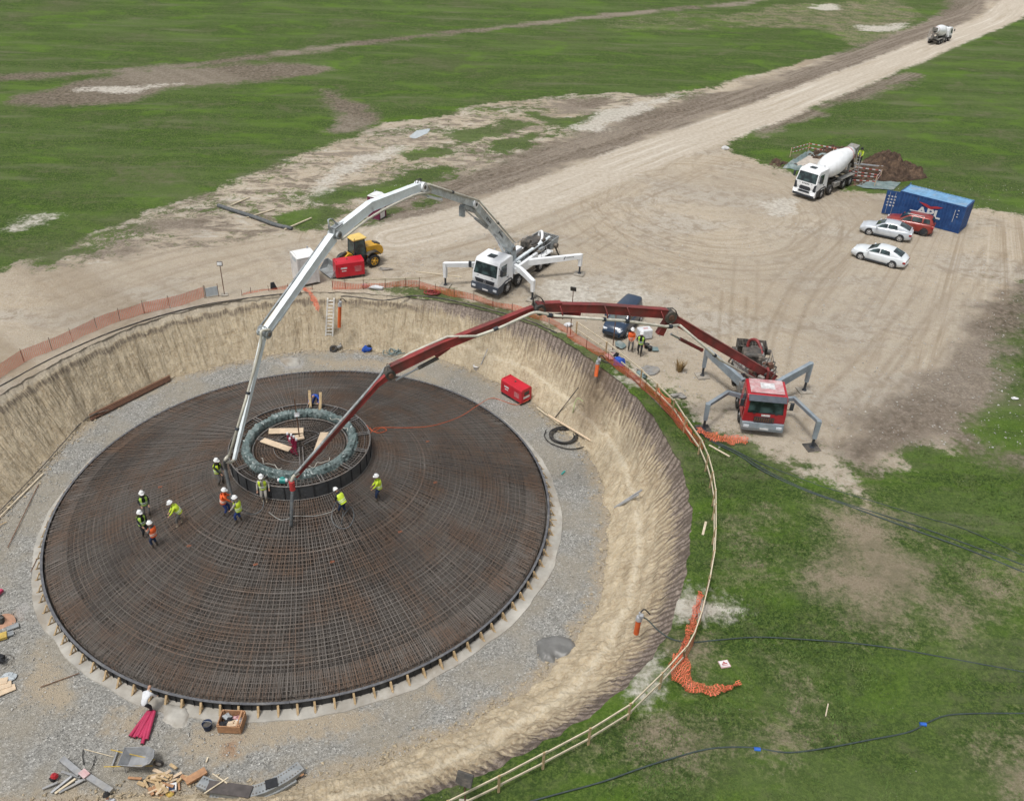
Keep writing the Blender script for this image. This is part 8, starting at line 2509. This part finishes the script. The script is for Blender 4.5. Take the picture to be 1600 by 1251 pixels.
bar('crossed_batten', 'pale batten lying across the curved steel form, pointing down right', PF(332, 1208, .5), PF(355, 1223, .55), .05, .04, 'rail_timber', 'batten', 'crossed battens')
bar('crossed_batten', 'pale batten lying across the curved steel form, pointing down left', PF(357, 1214, .6), PF(319, 1239, .55), .05, .04, 'rail_timber', 'batten', 'crossed battens')
tag(MB().mat(mm('crate_wood')).box(PF(306, 1212, .15), (.9, .35, .12), (0, 0, .7)).build('brown_board'), 'brown board at the left end of the curved steel form', 'board')
tag(MB().mat(mm('crate_wood')).blob(PF(466, 1209, .2), (.5, .2, .15), 3, 8, .2).build('brown_offcut'), 'brown offcut at the right end of the curved steel form', 'offcut')
# left edge clutter
bar('pink_pipe', 'short pink pipe end at the left photo edge', PF(-12, 935, .1), PF(4, 921, .15), .16, .16, 'pink_pipe', 'pipe')
tag(MB().mat(M('pale_orange', (.52, .30, .20), .8, var=.2)).cyl(PF(9, 972, .02), PF(9, 972, .10), .45, .45, 20).build('round_plate'), 'round pale orange plate at the left photo edge', 'plate')
tag(MB().mat(mm('machine_dark')).blob(PF(1, 968, .25), (.5, .4, .5), 5).build('black_machine'), 'black machine standing on the round orange plate', 'machine')
for k, (c, lb) in enumerate(((PF(20, 979, .05), 'grey slab right of the round orange plate, upper one'), (PF(12, 991, .05), 'grey slab right of the round orange plate, lower one'))):
    tag(MB().mat(mm('form_grey')).box(c, (.55, .3, .07), (0, 0, .6)).build('grey_slab'), lb, 'slab', 'grey slabs at the left edge')
tag(MB().mat(mm('handle_yellow')).box(PF(2, 994, .1), (.5, .4, .15), (0, 0, .5)).build('yellow_box'), 'yellow box at the left photo edge below the orange plate', 'box')
tag(MB().mat(mm('cloth_dark')).blob(PF(0, 1028, .2), (.6, .5, .4), 8).build('cable_drum'), 'black lump of cable at the left photo edge', 'cable')
cable('wire_loop', 'thin wire loop on the gravel at the left edge', 'wire', [PF(2, 1023, .1), PF(14, 1022, .03), PF(21, 1028, .03), PF(16, 1036, .03), PF(4, 1038, .03)], .015, 'machine_dark')
tag(MB().mat(mm('sheet_grey')).blob(PF(13, 1056, .06), (.8, .5, .14), 11, 10, .4).build('grey_rag'), 'crumpled blue grey rag above the plank stack at the left edge', 'rag')
for k, (a, b) in enumerate((((-20, 1068), (12, 1062)), ((-20, 1080), (18, 1067)), ((-20, 1090), (24, 1072)))):
    bar('stacked_board', ('topmost', 'middle', 'lowest')[k] + ' of the three pale boards at the left photo edge', PF(*a, .12 - .03 * k), PF(*b, .12 - .03 * k), .38, .04, 'pale_board', 'board', 'pale boards at the left edge')
tag(MB().mat(mm('teal')).box(PF(880, 738, .03), (.42, .10, .03), (0, 0, 1)).build('teal_scrap'), 'small teal scrap on the gravel right of the mat', 'scrap')
for k, (a, b) in enumerate((((860, 811), (870, 812)), ((0, 820), (10, 815)), ((322, 1190), (325, 1182)), ((672, 1168), (700, 1158)))):
    bar('stick', ('short stick beside the props at the right of the mat', 'short stick at the left edge below the slope', 'short stick upright between crate and offcuts', 'dark strip of rubber on the bottom gravel')[k], PF(*a, .03), PF(*b, .03), .06, .03, ('new_timber', 'new_timber', 'rail_timber', 'machine_dark')[k], 'stick')

# ================================================================== SMALL THINGS ON THE GROUND
def G0(a, b, z=.04): return P(a, b, z)
cable('ground_hose', 'dark twin hose crossing the grass at upper right, nearest line', 'hose', [G0(1086, 668), G0(1110, 688), G0(1151, 709), G0(1195, 737), G0(1253, 764), G0(1314, 786), G0(1380, 810), G0(1446, 834), G0(1512, 858), G0(1620, 902)], .042, 'green_hose', 'hoses across the grass')
cable('ground_hose', 'dark twin hose crossing the grass at upper right, middle line', 'hose', [G0(1086, 666), G0(1110, 686), G0(1152, 706), G0(1196, 734), G0(1254, 762), G0(1314, 784), G0(1382, 805), G0(1446, 826), G0(1512, 850), G0(1620, 890)], .034, 'green_hose', 'hoses across the grass')
cable('ground_hose', 'thin hose crossing the grass at upper right, farthest line', 'hose', [G0(1120, 690), G0(1150, 704), G0(1195, 726), G0(1253, 748), G0(1292, 762), G0(1358, 781), G0(1446, 808), G0(1512, 828), G0(1620, 878)], .024, 'green_hose', 'hoses across the grass')
cable('ground_hose', 'dark hose from the near riser pipe across the grass to the right edge', 'hose', [P(1000, 962, .05), P(1012, 968, .1), G0(1028, 984, .06), G0(1050, 998), G0(1080, 1003), G0(1115, 1000), G0(1180, 995), G0(1250, 998), G0(1330, 1004), G0(1400, 1013), G0(1500, 1031), G0(1620, 1053)], .032, 'green_hose', 'hoses across the grass')
bh = thing('water_hose', 'dark hose with two blue couplings winding over the grass at lower right', 'hose', tuple(G0(1183, 1170)))
o_ = Vector(bh.location)
MB().mat(mm('green_hose')).tube(smooth_path([G0(a, b) - o_ for a, b in [(790, 1262), (870, 1240), (940, 1221), (1000, 1200), (1050, 1184), (1110, 1169), (1170, 1167), (1230, 1175), (1290, 1168), (1360, 1155), (1420, 1143), (1450, 1128), (1480, 1117), (1530, 1114), (1620, 1114)]], 8), .034, 7).build('pipe', None, bh)
for a, b in ((1183, 1170), (1442, 1131)):
    MB().mat(mm('blue_fitting')).cyl(G0(a - 5, b - .5) - o_, G0(a + 5, b + .5) - o_, .085, None, 9).build('coupling', None, bh)
cable('rim_cable', 'dark cable lying along the left rim of the pit outside the netting', 'cable', [G0(-40, 622), G0(0, 603), G0(76, 562), G0(160, 524), G0(240, 496), G0(320, 476), G0(384, 466), G0(440, 459), G0(470, 456)], .045, 'machine_dark', 'cables along the rim')
cable('rim_cable', 'dark cable lying along the far rim of the pit right of the ladder', 'cable', [P(533, 463, .3), G0(545, 463), G0(570, 466), G0(600, 469), G0(628, 465), G0(650, 462), G0(690, 466), G0(740, 477), G0(790, 490), G0(830, 502), G0(870, 520)], .05, 'machine_dark', 'cables along the rim')
cable('rim_cable', 'dark cable lying along the right rim between the timber rails', 'cable', [P(937, 562, .3), G0(948, 566), G0(970, 575), G0(1000, 602), G0(1030, 632), G0(1060, 662), G0(1090, 690)], .05, 'machine_dark', 'cables along the rim')
for k, (a, b, w) in enumerate((((1103, 815), (1098, 835), .12), ((1108, 695), (1140, 713), .10), ((1294, 1099), (1290, 1118), .05), ((722, 433), (648, 424), .1))):
    bar('loose_batten', ('pale batten on the grass left of the railing', 'pale batten on the grass below the orange netting heap', 'thin straw coloured stick on the lower grass', 'thin pale batten left of the white truck outrigger')[k], G0(*a, .05), G0(*b, .05), w, .05, 'rail_timber', 'batten')
sg = thing('fallen_sign', 'small white and red sign lying on the grass beside the spilled netting', 'sign', tuple(G0(1132, 1037)), .25)
sg.scale = (.75, .75, 1)
MB().mat(mm('faded_red')).box((0, 0, 0), (.62, .52, .04)).build('board', None, sg)
MB().mat(mm('sign_white')).box((0, .02, .023), (.54, .42, .01)).mat(mm('sign_red')).box((0, .0, .03), (.34, .07, .006)).prism([(-.08, .06), (.08, .06), (0, .18)], .028, .034, 'z').box((0, -.11, .03), (.4, .04, .006)).build('face', None, sg)
# van surroundings
tag(MB().mat(mm('cloth_bright_blue')).blob(P(968, 565, .3), (.9, .7, .7), 4, 10, .3).build('blue_sack'), 'blue sack behind the netting below the van', 'sack')
tag(MB().mat(mm('cloth_dark')).blob(P(963, 556, .5), (.4, .3, .5), 5, 8, .3).build('dark_sack'), 'small dark sack on top of the blue sack', 'sack')
tag(MB().mat(mm('faded_red')).blob(P(956, 556, .2), (.9, .6, .4), 6, 10, .3).build('pink_sack'), 'pale pink sack left of the blue sack behind the netting', 'sack')
tag(MB().mat(mm('basin_liner')).blob(P(1001, 586, .2), (.9, .8, .5), 9, 10, .3).build('grey_sack'), 'grey green sack by the timber rail', 'sack')
tag(MB().mat(mm('machine_grey')).blob(P(1012, 578, .1), (1.5, 1.1, .3), 10, 12, .3).build('dark_tarp'), 'dark grey heap of tarpaulin behind the grey green sack', 'tarpaulin')
tag(MB().mat(mm('machine_grey')).blob(P(1060, 618, .1), (1.0, .6, .3), 12, 10, .4).build('rubble_lump'), 'low lump of grey rubble behind the railing near the red truck', 'rubble')
cb = thing('pale_crate', 'pale plastic crate standing behind the person in black by the van', 'crate', tuple(P(1006, 527)), .3)
MB().mat(mm('cloth_white')).bbox((0, 0, .38), (1.0, .7, .72), .08).build('body', None, cb)
MB().mat(mm('faded_red')).box((.05, 0, .75), (.34, .2, .03)).build('slot', None, cb)
bucket('black bucket right of the person in black by the van, left one', (1010, 543), 'black_rubber', 0, .19, .3)
bucket('black bucket right of the person in black by the van, right one', (1015, 547), 'black_rubber', 0, .17, .28)
sheet('grey_sheet', 'small grey sheet on the ground left of the orange jacket', [(961, 535), (967, 533), (978, 541), (970, 545), (962, 540)], 'basin_liner', 'sheet', .02, .06, 3, 16)
sheet('grey_sheet', 'small grey sheet on the ground right of the black buckets', [(1018, 543), (1028, 543), (1029, 549), (1020, 548)], 'basin_liner', 'sheet', .02, .05, 4, 14)
tag(MB().mat(mm('cloth_white')).blob(P(888, 507, .1), (.7, .5, .25), 14, 9, .3).build('white_sack'), 'white sack at the foot of the pole under the red boom', 'sack')
tag(MB().mat(mm('cloth_white')).blob(P(587, 449, .15), (1.1, .5, .35), 15, 10, .3).build('white_sack'), 'pinkish white sack inside the netting below the red generator', 'sack')
tag(MB().mat(mm('faded_red')).blob(P(570, 446, .15), (.6, .5, .35), 16, 9, .3).build('pink_bag'), 'small pink bag left of the white sack by the generator', 'bag')
mb = MB().mat(mm('boom_red'))
for k in range(6): mb.torus(P(675, 456, .08 + k * .03) + Vector((random.uniform(-.3, .3), random.uniform(-.1, .1), 0)), random.uniform(.2, .42), .04, 22, 5, (random.uniform(-.2, .2), 0, 0))
tag(mb.build('red_hose_pile'), 'pile of red hose behind the orange netting left of the truck', 'hose')
tag(MB().mat(mm('machine_grey')).blob(P(603, 420, .06), (1.1, .4, .15), 17, 10, .4).build('torn_sheet'), 'torn grey scrap on the ground right of the red generator', 'scrap')
# dry weed clump
wd_ = MB().mat(M('dry_weed', (.32, .22, .10), .9, var=.4, scale=8))
rw_ = random.Random(4)
for k in range(120):
    a = rw_.uniform(0, 2 * PI); r0 = rw_.uniform(0, .18); c = Vector((r0 * math.cos(a), r0 * math.sin(a), 0)); h = rw_.uniform(.3, .95)
    tp = c + Vector((math.cos(a) * h * rw_.uniform(.1, .55), math.sin(a) * h * rw_.uniform(.1, .55), h)); w = Vector((-math.sin(a), math.cos(a), 0)) * .02
    wd_.add([c - w, c + w, tp.lerp(c, .4) + w * 1.2, tp, tp.lerp(c, .4) - w * 1.2], [(0, 1, 2, 3, 4)], False)
tag(wd_.build('dry_weed', loc=tuple(P(1061, 580))), 'dry brown weed standing alone on the gravel left of the red truck', 'plant')
tag(MB().mat(mm('sign_white')).blob(P(1586, 622, .08), (.5, .25, .12), 3, 8, .3).build('white_scrap'), 'white scrap on the grass at the right edge', 'scrap')
# pebbles and clods scattered on the gravel and slope: uncountable
def scatter(name, label, n, gen, size, mat, seed):
    r_ = np.random.RandomState(seed); V = []; F = []; b = 0
    base = np.array([(1, 0, 0), (-.5, .87, 0), (-.5, -.87, 0), (0, 0, 1.0), (0, 0, -.6)])
    fb = np.array([(0, 1, 3), (1, 2, 3), (2, 0, 3)])
    for k in range(n):
        p = gen(r_)
        if p is None: continue
        s = size * (r_.rand() ** 2 * 1.6 + .35); a = r_.rand() * 6.28
        R3 = np.array([[math.cos(a), -math.sin(a), 0], [math.sin(a), math.cos(a), 0], [0, 0, .7]])
        V.append((base[:4] * (1 + .3 * r_.randn(4, 1))) @ R3.T * s + p); F.append(fb + b); b += 4
    me = np_mesh(name, np.concatenate(V), np.concatenate(F), False)
    o = link_mesh(me, name, mat); o['kind'] = 'stuff'; return o
M('stone_pale', (.42, .41, .38), .9, var=.5, scale=6)
M('stone_tan', (.44, .37, .26), .9, var=.4, scale=6)
def gen_floor(r_):
    a = r_.rand() * 2 * PI; r = math.sqrt(r_.uniform((RF + .9) ** 2, 18.4 ** 2))
    return np.array([CX + r * math.cos(a), CY + r * math.sin(a), -PIT + .03])
scatter('loose_stones', '', 9000, gen_floor, .035, mm('stone_pale'), 3)
def gen_toe(r_):
    a = r_.rand() * 360 - 180; r = float(_interp(TOE, a)) - abs(r_.randn()) * .5 + .15
    return np.array([CX + r * math.cos(R(a)), CY + r * math.sin(R(a)), -PIT + .05])
scatter('soil_clods', '', 5000, gen_toe, .06, mm('stone_tan'), 5)

def gen_yard(r_):
    px_, py_ = r_.uniform(560, 1600), r_.uniform(290, 700)
    v = P(px_, py_)
    if math.hypot(v.x - CX, v.y - CY) < 23.5: return None
    return np.array([v.x, v.y, .03])
scatter('loose_stones', '', 6000, gen_yard, .045, mm('stone_pale'), 7)

# short turf tufts on the near grass
M('grass_tuft', (.085, .150, .030), .85, var=.45, scale=1.1, dirt=(.20, .21, .09), dirt_amt=.35)
def tufts(n, x0, x1, y0, y1, seed, hmin=.07, hmax=.17):
    r_ = np.random.RandomState(seed)
    X = r_.uniform(x0, x1, n); Y = r_.uniform(y0, y1, n)
    k = (np.hypot(X - CX, Y - CY) > rim_r(np.degrees(np.arctan2(Y - CY, X - CX))) + .5)
    k &= sd_poly(X, Y, YARD) < -.6
    dd_ = np.full(X.shape, -6.0)
    for pts in ([(1270, 790), (1390, 815), (1480, 930), (1500, 985), (1320, 965), (1250, 910), (1300, 830)], [(1058, 935), (1128, 950), (1100, 975), (1068, 968)], [(1000, 1040), (1040, 1050), (1020, 1078), (990, 1072)], [(1440, 690), (1600, 735), (1600, 720), (1512, 675)]):
        dd_ = np.maximum(dd_, sd_poly(X, Y, poly_px(pts)))
    k &= dd_ < r_.uniform(-1, .6, n)
    k &= fbm(X * .5, Y * .5, 5, 3) > r_.uniform(-.7, .25, n)
    X, Y = X[k], Y[k]; n = len(X)
    V = np.zeros((n, 3, 3, 3))
    for b in range(3):
        a = r_.uniform(0, 2 * PI, n); h = r_.uniform(hmin, hmax, n); w = r_.uniform(.012, .03, n); o1 = r_.uniform(-.08, .08, (n, 2))
        bx, by = X + o1[:, 0], Y + o1[:, 1]
        V[:, b, 0] = np.stack([bx - w * np.sin(a), by + w * np.cos(a), np.full(n, -.02)], -1)
        V[:, b, 1] = np.stack([bx + w * np.sin(a), by - w * np.cos(a), np.full(n, -.02)], -1)
        V[:, b, 2] = np.stack([bx + h * .8 * np.cos(a), by + h * .8 * np.sin(a), h], -1)
    F = np.arange(n * 9).reshape(-1, 3)
    o = link_mesh(np_mesh('grass_tufts', V.reshape(-1, 3), F, False), 'grass_tufts', mm('grass_tuft')); o['kind'] = 'stuff'
tufts(70000, 4, 40, 12, 46, 3, .04, .10)
